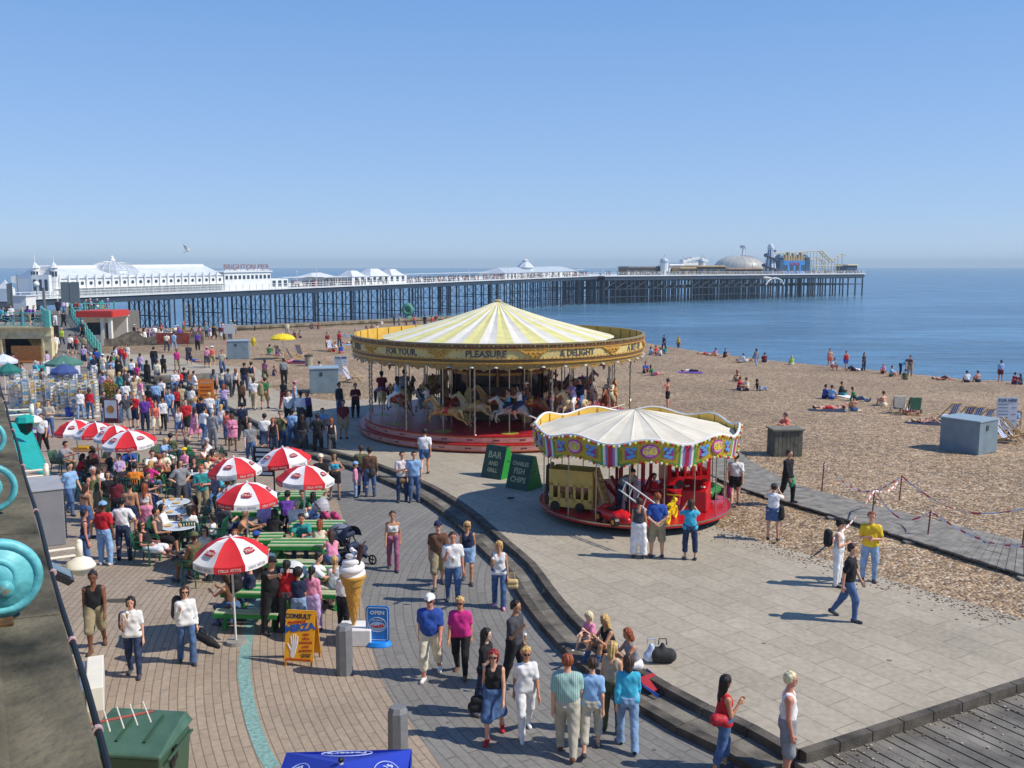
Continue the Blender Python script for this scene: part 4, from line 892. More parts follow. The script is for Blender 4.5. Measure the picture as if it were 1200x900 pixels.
for sx in(-1,1):mb=MB();mb.box((sx*.55,0,h-1.1),(1.0,.05,2.3));mb.build('sign_panel',mat('sign_back','#7b8788',.5,.1),t)
t,h=pole(15,331,380,100,.08,'grey pole with a narrow sign panel at far left of the roof terrace');mb=MB();mb.box((-.3,0,h-1.2),(.5,.06,2.2));mb.build('sign_panel',mat('sign_back','#7b8788',.5,.1),t)
t,h=pole(52,337,378,112,.22,'thick black post on the landing below the white pier towers');
t,h=pole(43,333,350,158,.08,'white globe lamp on a pole beside the pier entrance');mb=MB();mb.sphere((0,0,h),.5,12,8);mb.build('globe',wm,t,smooth=True)
t,h=pole(20.5,321,350,165,.09,'tall thin flagpole left of the pier entrance towers');mb=MB();mb.box((-.5,0,h-1.0),(1.1,.03,1.2));mb.build('flag',wm,t)
t=thing('lifebuoy_board','red lifebuoy board with two white figures above the ramp railing','sign',(X_(89.5,107,3),107,zat(354,107)))
mb=MB();mb.box((0,0,0),(.6,.06,.75));mb.build('board',rm,t);mb=MB();mb.box((-.1,-.04,0),(.08,.02,.4));mb.box((.1,-.04,0),(.08,.02,.4));mb.build('mark',wm,t);mb=MB();mb.cyl((0,0,-.3),(0,0,-2.6),.05);mb.build('post',mat('grey_pole','#6b6e6c',.5,.1),t)
for u,vt,vb in((216.5,354,393),(223.5,356,396)):
 y=133;t,h=pole(u,vt,vb,y,.16,'tall weathered timber post among the drinkers, '+('left of the pair' if u<220 else 'right of the pair'))
A0=Vector((-80,165,0));AX=Vector((112,185,0)).normalized();NR=Vector((AX.y,-AX.x,0))
def dz(s):return 2.5+.0088*s
def PP(s,o,z=0):p=A0+AX*s+NR*o;return Vector((p.x,p.y,z))
def s_at(u):
 lo,hi=-60,240
 for _ in range(50):
  m_=(lo+hi)/2;p=PP(m_,0);uu=600+FPX*p.x/(p.y*math.cos(PITCH)+.6)
  if uu<u:lo=m_
  else:hi=m_
 return lo
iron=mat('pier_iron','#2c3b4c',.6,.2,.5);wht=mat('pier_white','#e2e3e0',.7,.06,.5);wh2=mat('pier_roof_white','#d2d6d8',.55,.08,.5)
lead=mat('pier_roof_grey','#b9c3ca',.5,.12,.6);pglass=mat('pier_glass_dark','#3a4a58',.3,.2,1)
pier=thing('pier','long dark iron pier with a white railed deck reaching out over the sea','pier',(0,0,0))
S0,S1,WD=-75,216,13
def quadbar(mb,s0,s1,o0,o1,zb0,zb1,th):
 P=[PP(s0,o0,zb0),PP(s1,o0,zb1),PP(s1,o1,zb1),PP(s0,o1,zb0)];Q=[p+Vector((0,0,th))for p in P]
 mb.add([*P,*Q],[(0,3,2,1),(4,5,6,7),(0,1,5,4),(1,2,6,5),(2,3,7,6),(3,0,4,7)])
mb=MB();quadbar(mb,S0,S1,.4,-WD,dz(S0)-.18,dz(S1)-.18,.18);fixn(mb.build('deck',wht,pier))
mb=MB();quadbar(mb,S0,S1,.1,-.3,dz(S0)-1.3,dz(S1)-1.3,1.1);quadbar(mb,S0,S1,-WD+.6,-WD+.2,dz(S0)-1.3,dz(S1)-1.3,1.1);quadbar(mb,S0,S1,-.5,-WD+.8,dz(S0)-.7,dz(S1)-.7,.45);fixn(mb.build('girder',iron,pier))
bent=None;k=0
for s in np.arange(S0+4,S1,13.6):
 zt=dz(s)-1.25;mb=MB();zb=-8;offs=[-.3-i*3.05 for i in range(5)]
 for o in offs:mb.cyl(PP(s,o,zb),PP(s,o,zt),.24,n=8);mb.cyl(PP(s+1.3,o,zb),PP(s+1.3,o,zt),.16,n=6)
 lv=[zt-.1,zt-3.4,zt-6.4]
 for z in lv:mb.bar(PP(s,offs[0],z),PP(s,offs[-1],z),.18,.22)
 for a,b in zip(offs[:-1],offs[1:]):
  for z1,z2 in zip(lv[:-1],lv[1:]):mb.cyl(PP(s,a,z1),PP(s,b,z2),.07,n=4,cap=False);mb.cyl(PP(s,b,z1),PP(s,a,z2),.07,n=4,cap=False)
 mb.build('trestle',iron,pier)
def railing_run(f,s0,s1,st,name,par,h=1.1):
 mb=MB();n=max(1,int((s1-s0)/st))
 for i in range(n+1):p=f(s0+(s1-s0)*i/n);mb.box(p+Vector((0,0,h/2)),(.12,.12,h))
 a,b=f(s0),f(s1)
 for z in(h,h*.55,.15):mb.bar(a+Vector((0,0,z)),b+Vector((0,0,z)),.08,.1)
 mb.build(name,wht,par)
railing_run(lambda s:PP(s,.35,dz(s)),S0,S1,1.9,'railing',pier);railing_run(lambda s:PP(s,-WD+.1,dz(s)),S0,S1,3,'railing',pier)
mb=MB()
for a,b in((60,74),(s_at(440)+2,s_at(590)),(s_at(690),214)):
 P=(PP(a,-6,dz(a)+2.3),PP(b,-6,dz(b)+2.3));mb.bar(*P,2.6,.12)
 for s in np.arange(a,b,3):mb.box(PP(s,-6,dz(s)+1.15),(.15,.15,2.3))
 mb.bar(PP(a,-6,dz(a)+.8),PP(b,-6,dz(b)+.8),.1,1.2)
mb.build('windbreak',wh2,pier)
pal=thing('pier_palace','long white hall with a glazed dome and round windows on the pier','building',(0,0,0))
sa,sb=s_at(66),s_at(268);H1=lambda s:zat(0,1)
def zp(v,s,o=0):return zat(v,PP(s,o).y)
def hall(par,s0,s1,o0,o1,h,rh,roofm,name='wall',eave=.25,hip=1.5):
 mb=MB();zz0,zz1=dz(s0),dz(s1);P=[PP(s0,o0,zz0),PP(s1,o0,zz1),PP(s1,o1,zz1),PP(s0,o1,zz0)];Q=[p+Vector((0,0,h))for p in P]
 mb.add([*P,*Q],[(0,3,2,1),(4,5,6,7),(0,1,5,4),(1,2,6,5),(2,3,7,6),(3,0,4,7)]);fixn(mb.build(name,wht,par))
 if rh:
  mb=MB();z0,z1=zz0+h+.003,zz1+h+.003;om=(o0+o1)/2
  P=[PP(s0-eave,o0+eave,z0),PP(s1+eave,o0+eave,z1),PP(s1+eave,o1-eave,z1),PP(s0-eave,o1-eave,z0),PP(s0+hip,om,z0+rh),PP(s1-hip,om,z1+rh)]
  mb.add(P,[(0,1,5,4),(2,3,4,5),(1,2,5),(3,0,4),(0,3,2,1)]);fixn(mb.build('roof',roofm,par))
hall(pal,sa,sb,-1.6,-12,zp(325,15)-dz(15)+.0,2.1,mat('palace_roof','#d3d9dc',.5,.1,.8),hip=.6)
mb=MB();quadbar(mb,sa+1,sb-1,-6.3,-7.3,dz(sa)+zp(325,15)-dz(15)+1.8,dz(sb)+zp(325,15)-dz(15)+1.8,.5);fixn(mb.build('ridge_lantern',wht,pal))
hw_=zp(325,15)-dz(15)
n=22
for i in range(n):
 s=sa+(sb-sa)*(i+.5)/n;z=dz(s)+hw_*.72;mb=MB();c=PP(s,-1.58,z);mb.cyl(c,c+NR*.06,.33,n=12);w_=mb.build('window',pglass,pal)
 mb=MB();s2=sa+(sb-sa)*i/n;mb.box(PP(s2,-1.45,dz(s2)+hw_/2+.15),(.28,.28,hw_+.5),rz=math.atan2(AX.y,AX.x));mb.sphere(PP(s2,-1.45,dz(s2)+hw_+.55),.2,8,6);mb.build('pilaster',wht,pal)
mb=MB();quadbar(mb,sa,sb,.0,-1.6,dz(sa)+hw_*.45,dz(sb)+hw_*.45,.1)
for s in np.arange(sa,sb,1.6):mb.cyl(PP(s,-.05,dz(s)),PP(s,-.05,dz(s)+hw_*.45),.05,n=5)
fixn(mb.build('verandah',wht,pal))
sd=s_at(160);cD=PP(sd,-6.8);rD=30*cD.y/FPX*.98
mb=MB();mb.lathe([(rD,dz(sd)),(rD,zat(322,cD.y-rD*.5))],(cD.x,cD.y,0),20);mb.build('drum',wht,pal)
for i in range(20):
 a=2*PI*i/20+.16;c=Vector((cD.x+rD*math.cos(a),cD.y+rD*math.sin(a),zat(328,cD.y-rD)));mb=MB();d_=Vector((math.cos(a),math.sin(a),0));mb.cyl(c-d_*.05,c+d_*.07,.3,n=10);mb.build('window',pglass,pal)
zD0=zat(322,cD.y-rD*.5);zD1=zat(306,cD.y);prof=[(rD*math.cos(t),zD0+(zD1-zD0)*math.sin(t)**1.15)for t in np.linspace(0,PI/2-.08,9)]
mb=MB();mb.lathe(prof,(cD.x,cD.y,0),24);dm=mb.build('dome',mat('dome_glazing','#b5c0c8',.3,.12,.6),pal,smooth=True)
mb=MB()
for i in range(24):
 a=2*PI*i/24;mb.path([(cD.x+(r+.04)*math.cos(a),cD.y+(r+.04)*math.sin(a),z+.03)for r,z in prof],.06,4)
for r,z in prof[2::2]:mb.path([(cD.x+(r+.04)*math.cos(2*PI*i/24),cD.y+(r+.04)*math.sin(2*PI*i/24),z+.03)for i in range(25)],.07,4)
mb.lathe([(.6,zD1-.1),(.6,zD1+.3),(.35,zD1+.45),(.35,zD1+.7),(.1,zD1+1.0),(.02,zD1+1.3)],(cD.x,cD.y,0),12);mb.build('dome_ribs',wht,pal)
for u,lab in((42,'slender white entrance tower with spire, left of the pair'),(64,'slender white entrance tower with spire, right of the pair')):
 s=s_at(u);c=PP(s,-2 if u>50 else-7);c.x=xat(u,c.y,5);r=4.3*c.y/FPX;t=thing('pier_tower',lab,'tower',(c.x,c.y,dz(s)))
 zt=zat(314,c.y)-dz(s);mb=MB();mb.lathe([(r*.95,0),(r*.95,zt*.55),(r*1.05,zt*.56),(r,zt*.6),(r,zt)],n=8);mb.build('shaft',wht,t)
 mb=MB();zc=zat(308,c.y)-dz(s);mb.lathe([(r*1.35,zt),(r*1.2,zt+.15),(r*.35,zc),(.05,zc+.1)],n=8);mb.build('cap',wh2,t)
 mb=MB();mb.cyl((0,0,zc),(0,0,zat(296,c.y)-dz(s)),.1,.03,6);mb.build('spire',wht,t)
 for a in(-.6,-1.4,-2.2,-3.0):mb=MB();mb.box((r*.96*math.cos(a),r*.96*math.sin(a),zt*.8),(.1,.35,.9),rz=a);mb.build('window',pglass,t)
t=thing('pier_gateway','white arched gateway building between the two entrance towers','building',(0,0,0));y=PP(s_at(55),-5).y
xa,xb=xat(44,y,5),xat(64,y,5);z0=dz(0);z1=zat(322,y);mb=MB();mb.box(((xa+xb)/2,y,(z0+z1)/2),(xb-xa,4,z1-z0));mb.build('wall',wht,t)
for k in range(3):mb=MB();mb.box((xa+(xb-xa)*(k+.5)/3,y-2.02,z0+(z1-z0)*.55),(.5,.06,(z1-z0)*.5));mb.build('window',pglass,t)
mb=MB();mb.box(((xa+xb)/2,y,z1+.3),(xb-xa-.5,1.2,.6),taper=.8);mb.box(((xa+xb)/2,y,z1+1),(1.6,.5,1.0));mb.build('parapet',wht,t)
for ua,ub,vt,y,lab,rf in((20,36,347,122,'plain white flat hut on the landing left of the pier',0),(0,13,338,150,'small kiosk with a pointed white roof at far left',1)):
 xa,xb=xat(ua,y,4),xat(ub,y,4);zb=2.4;zt=zat(vt,y);t=thing('seafront_hut',lab,'hut',((xa+xb)/2,y,zb));mb=MB();mb.box((0,0,(zt-zb)/2),(xb-xa,2.5,zt-zb));mb.build('wall',wht,t)
 mb=MB();mb.box((0,0,zt-zb+.06),(xb-xa+.3,2.8,.12))if not rf else mb.lathe([((xb-xa)*.75,zt-zb+.01),((xb-xa)*.2,zt-zb+.9),(.03,zt-zb+1.4)],n=4,rot=PI/4);mb.build('roof',wh2,t)
s0,s1=s_at(269),s_at(323);t=thing('pier_arcade','two storey white arcade with red name letters standing on its roof','building',(0,0,0))
hN=zp(319,s_at(296))-dz(s_at(296));hall(t,s0,s1,-1.4,-11,hN,0,wht)
mb=MB();quadbar(mb,s0-.3,s1+.3,-1.1,-11.3,dz(s0)+hN+.003,dz(s1)+hN+.003,.25);fixn(mb.build('parapet',wht,t))
for i in range(11):
 s=s0+(s1-s0)*(i+.5)/11;mb=MB();mb.bar(PP(s-.35,-1.38,dz(s)+hN*.72),PP(s+.35,-1.38,dz(s)+hN*.72),.06,.8);mb.build('window',pglass,t)
sc_=s_at(295);tx=text('BRIGHTON PIER',1.5,mat('red_sign_letters','#8f6a70',.6),t,PP(sc_+.3,-1.6,dz(sc_)+hN+1.15),rot=(PI/2,0,math.atan2(AX.y,AX.x)),depth=.06,sx=1.2)
mb=MB();mb.bar(PP(s0+.5,-1.9,dz(s0)+hN+.5),PP(s1,-1.9,dz(s1)+hN+.5),.08,.3)
for s in np.arange(s0+1,s1,2):mb.box(PP(s,-1.9,dz(s)+hN+1.0),(.1,.1,1.8))
mb.build('sign_frame',wh2,t)
s0,s1=s_at(323)+.1,s_at(343);t=thing('pier_shop','low plain white pier shop beside the name letters','building',(0,0,0));hN=zp(327,s0)-dz(s0);hall(t,s0,s1,-1.4,-10,hN,0,wht)
for i in range(3):s=s0+(s1-s0)*(i+.5)/3;mb=MB();mb.bar(PP(s-.5,-1.38,dz(s)+hN*.5),PP(s+.5,-1.38,dz(s)+hN*.5),.06,1.4);mb.build('window',pglass,t)
s0,s1=s_at(417),s_at(481);t=thing('pier_pavilion','white pavilion with a cluster of small pitched roofs on the pier','building',(0,0,0));sm=(s0+s1)/2;hN=zp(323.5,sm)-dz(sm);hall(t,s0,s1,-1.2,-12,hN,0,wht)
for ua,ub,rh in((417,434,1.5),(438,461,1.9),(463,478,1.7)):
 a,b=s_at(ua),s_at(ub);mb=MB();z=dz(a)+hN+.01;P=[PP(a,-1,z),PP(b,-1,z),PP(b,-6,z),PP(a,-6,z)];c=[PP(a+(b-a)*.3,-3,z+rh),PP(a+(b-a)*.7,-3,z+rh),PP(a+(b-a)*.7,-4.2,z+rh),PP(a+(b-a)*.3,-4.2,z+rh)]
 mb.add(P+c,[(0,1,5,4),(1,2,6,5),(2,3,7,6),(3,0,4,7),(4,5,6,7),(0,3,2,1)]);fixn(mb.build('roof',wh2,t))
for i in range(9):
 s=s0+(s1-s0)*(i+.7)/9.4;mb=MB();mb.bar(PP(s-.5,-1.18,dz(s)+hN*.62),PP(s+.5,-1.18,dz(s)+hN*.62),.06,1.2);mb.build('window',pglass,t)
s0,s1=s_at(384),s_at(414);t=thing('pier_cafe','open sided cafe under pale roofs on the pier','building',(0,0,0))
hall(t,s0,s1,-5,-11,zp(325,s0)-dz(s0)-.2,1.2,wh2,hip=3);mb=MB()
for s in np.arange(s0,s1,2.2):mb.cyl(PP(s,-1.5,dz(s)),PP(s,-1.5,dz(s)+2.1),.07)
quadbar(mb,s0,s1,-1.2,-5,dz(s0)+2.1,dz(s1)+2.1,.15);fixn(mb.build('canopy',wh2,t))
s0,s1=s_at(598),s_at(683);t=thing('pier_theatre','low white pavilion with a small pointed central spire','building',(0,0,0));sm=s_at(634);hN=zp(319.5,sm)-dz(sm)+.1;hall(t,s0,s1,-2,-12,hN,1.7,lead,hip=4)
c=PP(sm,-6);zb=dz(sm)+hN;rr=7*c.y/FPX;mb=MB();mb.lathe([(rr*1.3,zb),(rr*1.3,zb+1.5),(rr*1.5,zb+1.6),(rr*.7,zb+3.2),(rr*.5,zb+3.3),(rr*.5,zb+4.0),(.1,zat(303,c.y)),(.03,zat(298,c.y))],(c.x,c.y,0),8);mb.build('spire',wh2,t)
for i in range(12):s=s0+(s1-s0)*(i+.5)/12;mb=MB();mb.bar(PP(s-.6,-1.98,dz(s)+hN*.5),PP(s+.6,-1.98,dz(s)+hN*.5),.06,1.1);mb.build('window',pglass,t)
for u,vt,lab in((352,318,'left'),(375,314,'second'),(553,309,'third'),(599,309,'fourth'),(709,310,'fifth')):
 s=s_at(u);p=PP(s,-1);t=thing('deck_flagpole',f'thin flagpole on the pier deck, {lab} along the pier','flagpole',(p.x,p.y,dz(s)));mb=MB();mb.cyl((0,0,0),(0,0,zat(vt,p.y)-dz(s)),.1,.05,6);mb.build('pole',wht,t);mb=MB();mb.sphere((0,0,zat(vt,p.y)-dz(s)),.16,8,6);mb.build('finial',wht,t)
C0=Vector((34,347,0));C1=Vector((168.5,450,0));BX=(C1-C0).normalized();BN=Vector((-BX.y,BX.x,0));LH=(C1-C0).length;ZH=4.45;WH=38
def HP_(s,o,z=ZH):p=C0+BX*s+BN*o;return Vector((p.x,p.y,z))
def h_at(u,o=0):
 lo,hi=-20,260
 for _ in range(50):
  m_=(lo+hi)/2;p=HP_(m_,o);uu=600+FPX*p.x/(p.y*math.cos(PITCH)+.6)
  if uu<u:lo=m_
  else:hi=m_
 return lo
HA=math.atan2(BX.y,BX.x)
hd=thing('pier_end_platform','wide end platform of the pier on dense dark piles','pier',(0,0,0))
mb=MB();P=[HP_(0,0),HP_(LH,0),HP_(LH,WH),HP_(0,WH)];mb.prism([(p.x,p.y)for p in P],ZH-.35,ZH+.003);mb.build('deck',wht,hd)
mb=MB();
for o in(.6,WH/2,WH-.6):mb.bar(HP_(.5,o,ZH-1.1),HP_(LH-.5,o,ZH-1.1),.5,1.4)
mb.bar(HP_(LH-.5,.6,ZH-1.1),HP_(LH-.5,WH-.6,ZH-1.1),.5,1.4);mb.build('girder',iron,hd)
npl=0
for i,s in enumerate(np.arange(1,LH,5.2)):
 mb=MB();dn=5 if s<LH*.62 else 3
 for j in range(dn+1):
  o=.8+(WH-1.6)*j/dn;jx=(((i*7+j*5)%5)-2)*.35
  mb.cyl(HP_(s+jx,o,-8),HP_(s+jx,o,ZH-1.7),.36,n=7)
  if s<LH*.62:mb.cyl(HP_(s+2.3+jx,o,-8),HP_(s+2.3+jx,o,ZH-1.7),.25,n=6)
 for z in(ZH-2,-.6):mb.bar(HP_(s,.8,z),HP_(s,WH-.8,z),.25,.3)
 if s<LH*.6:
  mb.bar(HP_(s,.8,-3.5),HP_(s+5.2,.8,-3.5),.25,.3);mb.bar(HP_(s,.8,-.6),HP_(s+5.2,.8,-.6),.25,.3);mb.cyl(HP_(s,.8,-.5),HP_(s+5.2,.8,2),.12,n=5)
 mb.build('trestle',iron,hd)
railing_run(lambda s:HP_(s,.2),0,LH,2.4,'railing',hd,1.2);railing_run(lambda s:HP_(LH-.2,s),0,WH,2.4,'railing',hd,1.2)
def hz(v,s,o=0):return zat(v,HP_(s,o).y)
t=thing('landing_arch','white arched gangway hung under the end of the pier','gangway',(0,0,0));mb=MB();a,b=h_at(896),h_at(917)
mb.path([HP_(a+(b-a)*k/10,-.8,hz(334,a)+(hz(326,a)-hz(334,a))*math.sin(PI*k/10)**.6)for k in range(11)],.3,6);mb.build('arch',wht,t)
def head_box(name,lab,u0,u1,o,dpt,vt,m,cat='building',roof=None,extra=None):
 a,b=h_at(u0,o),h_at(u1,o);c=HP_((a+b)/2,o+dpt/2,ZH+.005);h=hz(vt,(a+b)/2,o)-ZH;t=thing(name,lab,cat,c,HA);W=b-a
 mb=MB();mb.box((0,0,h/2),(W,dpt,h));mb.build('wall',m,t)
 n=max(2,int(W/4))
 for i in range(n):mb=MB();mb.box((-W/2+W*(i+.5)/n,-dpt/2-.03,h*.45),(W/n*.6,.06,h*.45));mb.build('window',pglass,t)
 if roof:mb=MB();mb.box((0,0,h+.25),(W+1,dpt+1.5,.5),taper=.85);mb.build('roof',roof,t)
 return t,W,h
ochre=mat('fair_ochre','#a08a62',.7,.2,.5);brn=mat('fair_brown','#6c5a48',.7,.3,.4);blu=mat('fair_blue','#2f7fc4',.6,.12,.4)
head_box('fair_stall','long low dark roofed fairground stalls at the start of the pier head',735,776,8,5,313.5,brn,roof=mat('slate_roof','#56616c',.6))
head_box('fair_stall','pale long stall roof right of the first white turret on the pier head',784,800,6,6,311,wht,roof=wh2)
head_box('fair_stall','ochre canopied stall right of the stepped white ride',796,815,2,5,314.5,ochre,roof=ochre)
head_box('fair_stall','wide ochre roofed fairground ride in front of the grey dome',817,850,2,8,312.5,brn,roof=ochre)
head_box('fair_stall','row of small dark stalls along the railing before the grey dome',851,893,2,4,315.5,brn,roof=mat('stall_rust','#8b6a4c',.7,.3,.5))
head_box('ride_house','tall white stepped fairground building on the pier head',800,826,14,8,308,wht)
t,W,h=head_box('ride_house','bright blue fairground building beside the helter skelter',917,944,5,8,305.5,blu)
t['label']='bright blue fairground building beside the helter skelter'
text('HORROR',1.7,mat('fair_red','#b83c54',.6),t,(0,-4.1,h*.75),depth=.05,sx=1.1)
mb=MB()
for k in range(9):mb.box((-W/2+W*(k+.5)/9,-3,h+.8+(k*37%5)*.25),(W/11,1.5,1.8+(k*37%5)*.5),taper=.7)
mb.build('rockwork',ochre,t)
for sx in(-1,1):mb=MB();mb.box((sx*(W/2+1.1),-2.5,h*.55),(3.0,3.5,h*1.12));mb.lathe([(2.2,h*1.12),(2.4,h*1.2),(1.0,h*1.4),(.1,h*1.5)],(sx*(W/2+1),-2.5,0),8);mb.build('corner_turret',mat('fair_darkblue','#27506f',.6,.3,.5),t)
for u,vt,r in((778,303,4.6),(822,302,4.0)):
 s=h_at(u,6);c=HP_(s,6);t=thing('white_turret','round white turret with a grey cap on the pier head, '+('left one' if u<800 else 'right one'),'tower',(c.x,c.y,ZH));R_=r*c.y/FPX;h=zat(308,c.y)-ZH
 mb=MB();mb.lathe([(R_,0),(R_,h)],n=12);mb.build('drum',wht,t);mb=MB();mb.lathe([(R_*1.05,h),(R_*1.1,h+.8),(R_*.8,h+1.5),(R_*.1,h+2.1),(.05,h+3.5)],n=12);mb.build('cap',lead,t)
s=h_at(812,16);c=HP_(s,16);t=thing('stepped_ride','pale lattice ride rising behind the white turrets','ride',(c.x,c.y,ZH),HA);mb=MB()
for k in range(6):mb.box((-6+k*2.6,0,zat(300.5+abs(k-2.6)*1.4,c.y)-ZH-.6),(2.8,2,1.2));mb.cyl((-6+k*2.6,0,0),(-6+k*2.6,0,zat(301,c.y)-ZH),.25,n=5)
mb.build('gantry',wh2,t)
sD=h_at(866,22);cH=HP_(sD,22);Rh=29*cH.y/FPX;t=thing('grey_dome','wide shallow silver grey dome on the pier head','dome',(cH.x,cH.y,ZH));hh=zat(299,cH.y)-ZH
mb=MB();mb.lathe([(Rh,0),(Rh,hh*.3)]+[(Rh*math.cos(a),hh*.3+hh*.7*math.sin(a))for a in np.linspace(.05,PI/2,9)],n=40);mb.build('shell',mat('dome_shell','#b9b6ac',.45,.08,.3),t,smooth=True)
mb=MB();
for i in range(20):a=2*PI*i/20;mb.path([(Rh*1.004*math.cos(q)*math.cos(a),Rh*1.004*math.cos(q)*math.sin(a),hh*.3+hh*.706*math.sin(q))for q in np.linspace(.05,PI/2-.05,7)],.09,4)
mb.build('seams',lead,t)
s=h_at(870,34);c=HP_(s,34);t=thing('observation_mast','thin mast with a wider top rising behind the grey dome','mast',(c.x,c.y,ZH));zt=zat(289,c.y)-ZH;mb=MB();mb.cyl((0,0,0),(0,0,zt),.8,.5,8);mb.cyl((1.4,0,0),(1.4,0,zt-.5),.25,n=6);mb.build('mast',wht,t);mb=MB();mb.lathe([(.5,zt-1),(1.6,zt-.3),(1.6,zt+.5),(.6,zt+.9)],n=10);mb.build('top',lead,t)
s=h_at(902,4);c=HP_(s,4);t=thing('helter_skelter','striped tapering helter skelter tower with a spiral slide','helter skelter',(c.x,c.y,ZH));H_=zat(293,c.y)-ZH;rb=8*c.y/FPX;rt_=3.2*c.y/FPX
mb=MB();n=16
vs=[(r*math.cos(2*PI*i/n),r*math.sin(2*PI*i/n),z)for r,z in((rb,0),(rt_,H_))for i in range(n)]
for i in range(n):mb.mi(i%2);mb.add([vs[i],vs[(i+1)%n],vs[n+(i+1)%n],vs[n+i]],[(0,1,2,3)])
mb.build('tower',[wht,mat('slate_blue','#566c8c',.6)],t)
mb=MB();pts=[]
for k in range(41):a=k/40*PI*4.4;z=H_*.92*(1-k/40)+.6;r=rb+(rt_-rb)*z/H_+.7;pts.append((r*math.cos(a),r*math.sin(a),z))
for a,b in zip(pts[:-1],pts[1:]):mb.bar(a,b,1.1,.6)
mb.build('slide',mat('slide_dark','#54505c',.6),t);mb=MB();mb.lathe([(rt_*1.1,H_),(rt_*1.2,H_+1),(rt_*.9,H_+2.2),(.1,H_+3)],n=12);mb.build('cap',wh2,t)
t=thing('roller_coaster','pale tracked roller coaster frame at the end of the pier','roller coaster',(0,0,0));crm=mat('coaster_cream','#b9ab88',.6,.1)
def trk(pts,o,w=.35):
 P=[HP_(h_at(u,o),o,hz(v,h_at(u,o),o))for u,v in pts];mb=MB()
 for dd in(-.9,.9):mb.path([p+BN*dd for p in P],w*.5,5)
 for a,b in zip(P[:-1],P[1:]):
  n=max(1,int((b-a).length/2.2))
  for i in range(n):q=a.lerp(b,i/n);mb.bar(q-BN*.9,q+BN*.9,.2,.2);mb.cyl(q,(q.x,q.y,ZH),.13,n=4,cap=False)
 mb.build('track',crm,t)
trk([(906,297.5),(920,296),(935,296),(945,294.5),(960,294)],14);trk([(960,294),(966,300),(974,307)],14,.7);trk([(974,307),(981,301),(986,298),(988,300)],16);trk([(950,305),(956,302),(962,305),(968,311)],10);trk([(950,311.5),(1002,311.5)],6)
mb=MB();p=HP_(h_at(957,14),14);mb.cyl(p,(p.x,p.y,zat(283,p.y)),.14,.06,5);mb.build('mast',wht,t)
head_box('end_shelter','low dark glazed shelter at the far end of the pier',992,1004,3,6,311,mat('shelter_blue','#3b4c66',.5,.2),roof=crm)
mb=MB();pal_c=['#b33','#d8d4cc','#2b3450','#c9a','#444'];cols=[mat('deck crowd red','#a04038'),mat('deck crowd white','#d8d4cc'),mat('deck crowd navy','#2b3450'),mat('deck crowd dark','#3c3836')]
for i in range(420):
 s=60+rs.rand()*154;o=-.9-rs.rand()*3;mb.mi(rs.randint(4));p=PP(s,o,dz(s));mb.cyl(p,p+Vector((0,0,.8)),.13,.17,5);mb.mi(rs.randint(4));mb.cyl(p+Vector((0,0,.8)),p+Vector((0,0,1.4)),.2,.16,5);mb.mi(3);mb.sphere(p+Vector((0,0,1.58)),.11,6,4)
for i in range(200):
 s=rs.rand()*LH;o=.9+rs.rand()*2;mb.mi(rs.randint(4));p=HP_(s,o,ZH);mb.cyl(p,p+Vector((0,0,.8)),.13,.17,5);mb.mi(rs.randint(4));mb.cyl(p+Vector((0,0,.8)),p+Vector((0,0,1.4)),.2,.16,5);mb.mi(3);mb.sphere(p+Vector((0,0,1.58)),.11,6,4)
tag(mb.build('pier_crowd',cols),'distant visitors strolling along the whole length of the pier deck','crowd',kind='stuff')
def gull(u,v,dist,wsp,lab,rz=0,perched=False,scl=1.0):
 d=ray(u,v).normalized();p=Vector((0,0,CAMZ))+d*dist;t=thing('seagull' if scl>.6 else 'pigeon',lab,'bird',p,rz)
 gw=mat('gull_white','#e6e6e2',.7);gg=mat('gull_grey','#8d939a',.7)if scl>.6 else mat('pigeon_grey','#3f424b',.7)
 me=sdf_mesh('body',[(V3(-.16,0,0),V3(.08,0,.01),.05,.075),(V3(.1,0,.02),V3(.17,0,.045),.055,.042),(V3(.2,0,.045),V3(.25,0,.035),.018,.008),(V3(-.16,0,0),V3(-.28,0,.0),.04,.02)],.012);put('body',me,gw if scl>.6 else gg,t)
 for s in(1,-1):
  mb=MB()
  if perched:P=[(.08,s*.07,.03),(-.05,s*.085,.05),(-.3,s*.02,.03),(-.05,s*.09,-.02)]
  else:P=[(.08,s*.04,.03),(.14,s*.3,.03+wsp*.5),(.02,s*.68,.02+wsp),(-.03,s*.32,.0+wsp*.5),(-.07,s*.05,.02)]
  n=len(P);mb.add([Vector(q)+Vector((0,0,.008))for q in P]+[Vector(q)-Vector((0,0,.008))for q in P],[tuple(range(n)),tuple(range(2*n-1,n-1,-1))]+[(i,n+i,n+(i+1)%n,(i+1)%n)for i in range(n)]);fixn(mb.build('wing',gg,t))
 if perched:mb=MB();mb.cyl((.02,.03,-.05),(.02,.03,-.16),.008);mb.cyl((.02,-.03,-.05),(.02,-.03,-.16),.008);mb.build('legs',mat('bird_leg','#c98b7a',.6),t)
 t.scale=(scl,)*3;return t
gull(219,294,70,.28,'white gull flying in the open sky above the palace dome',D(25)).rotation_euler=(D(20),D(-25),D(25))
gull(899,326,30,-.05,'pale gull gliding low over the water before the pier head',D(200)).scale=(.6,)*3
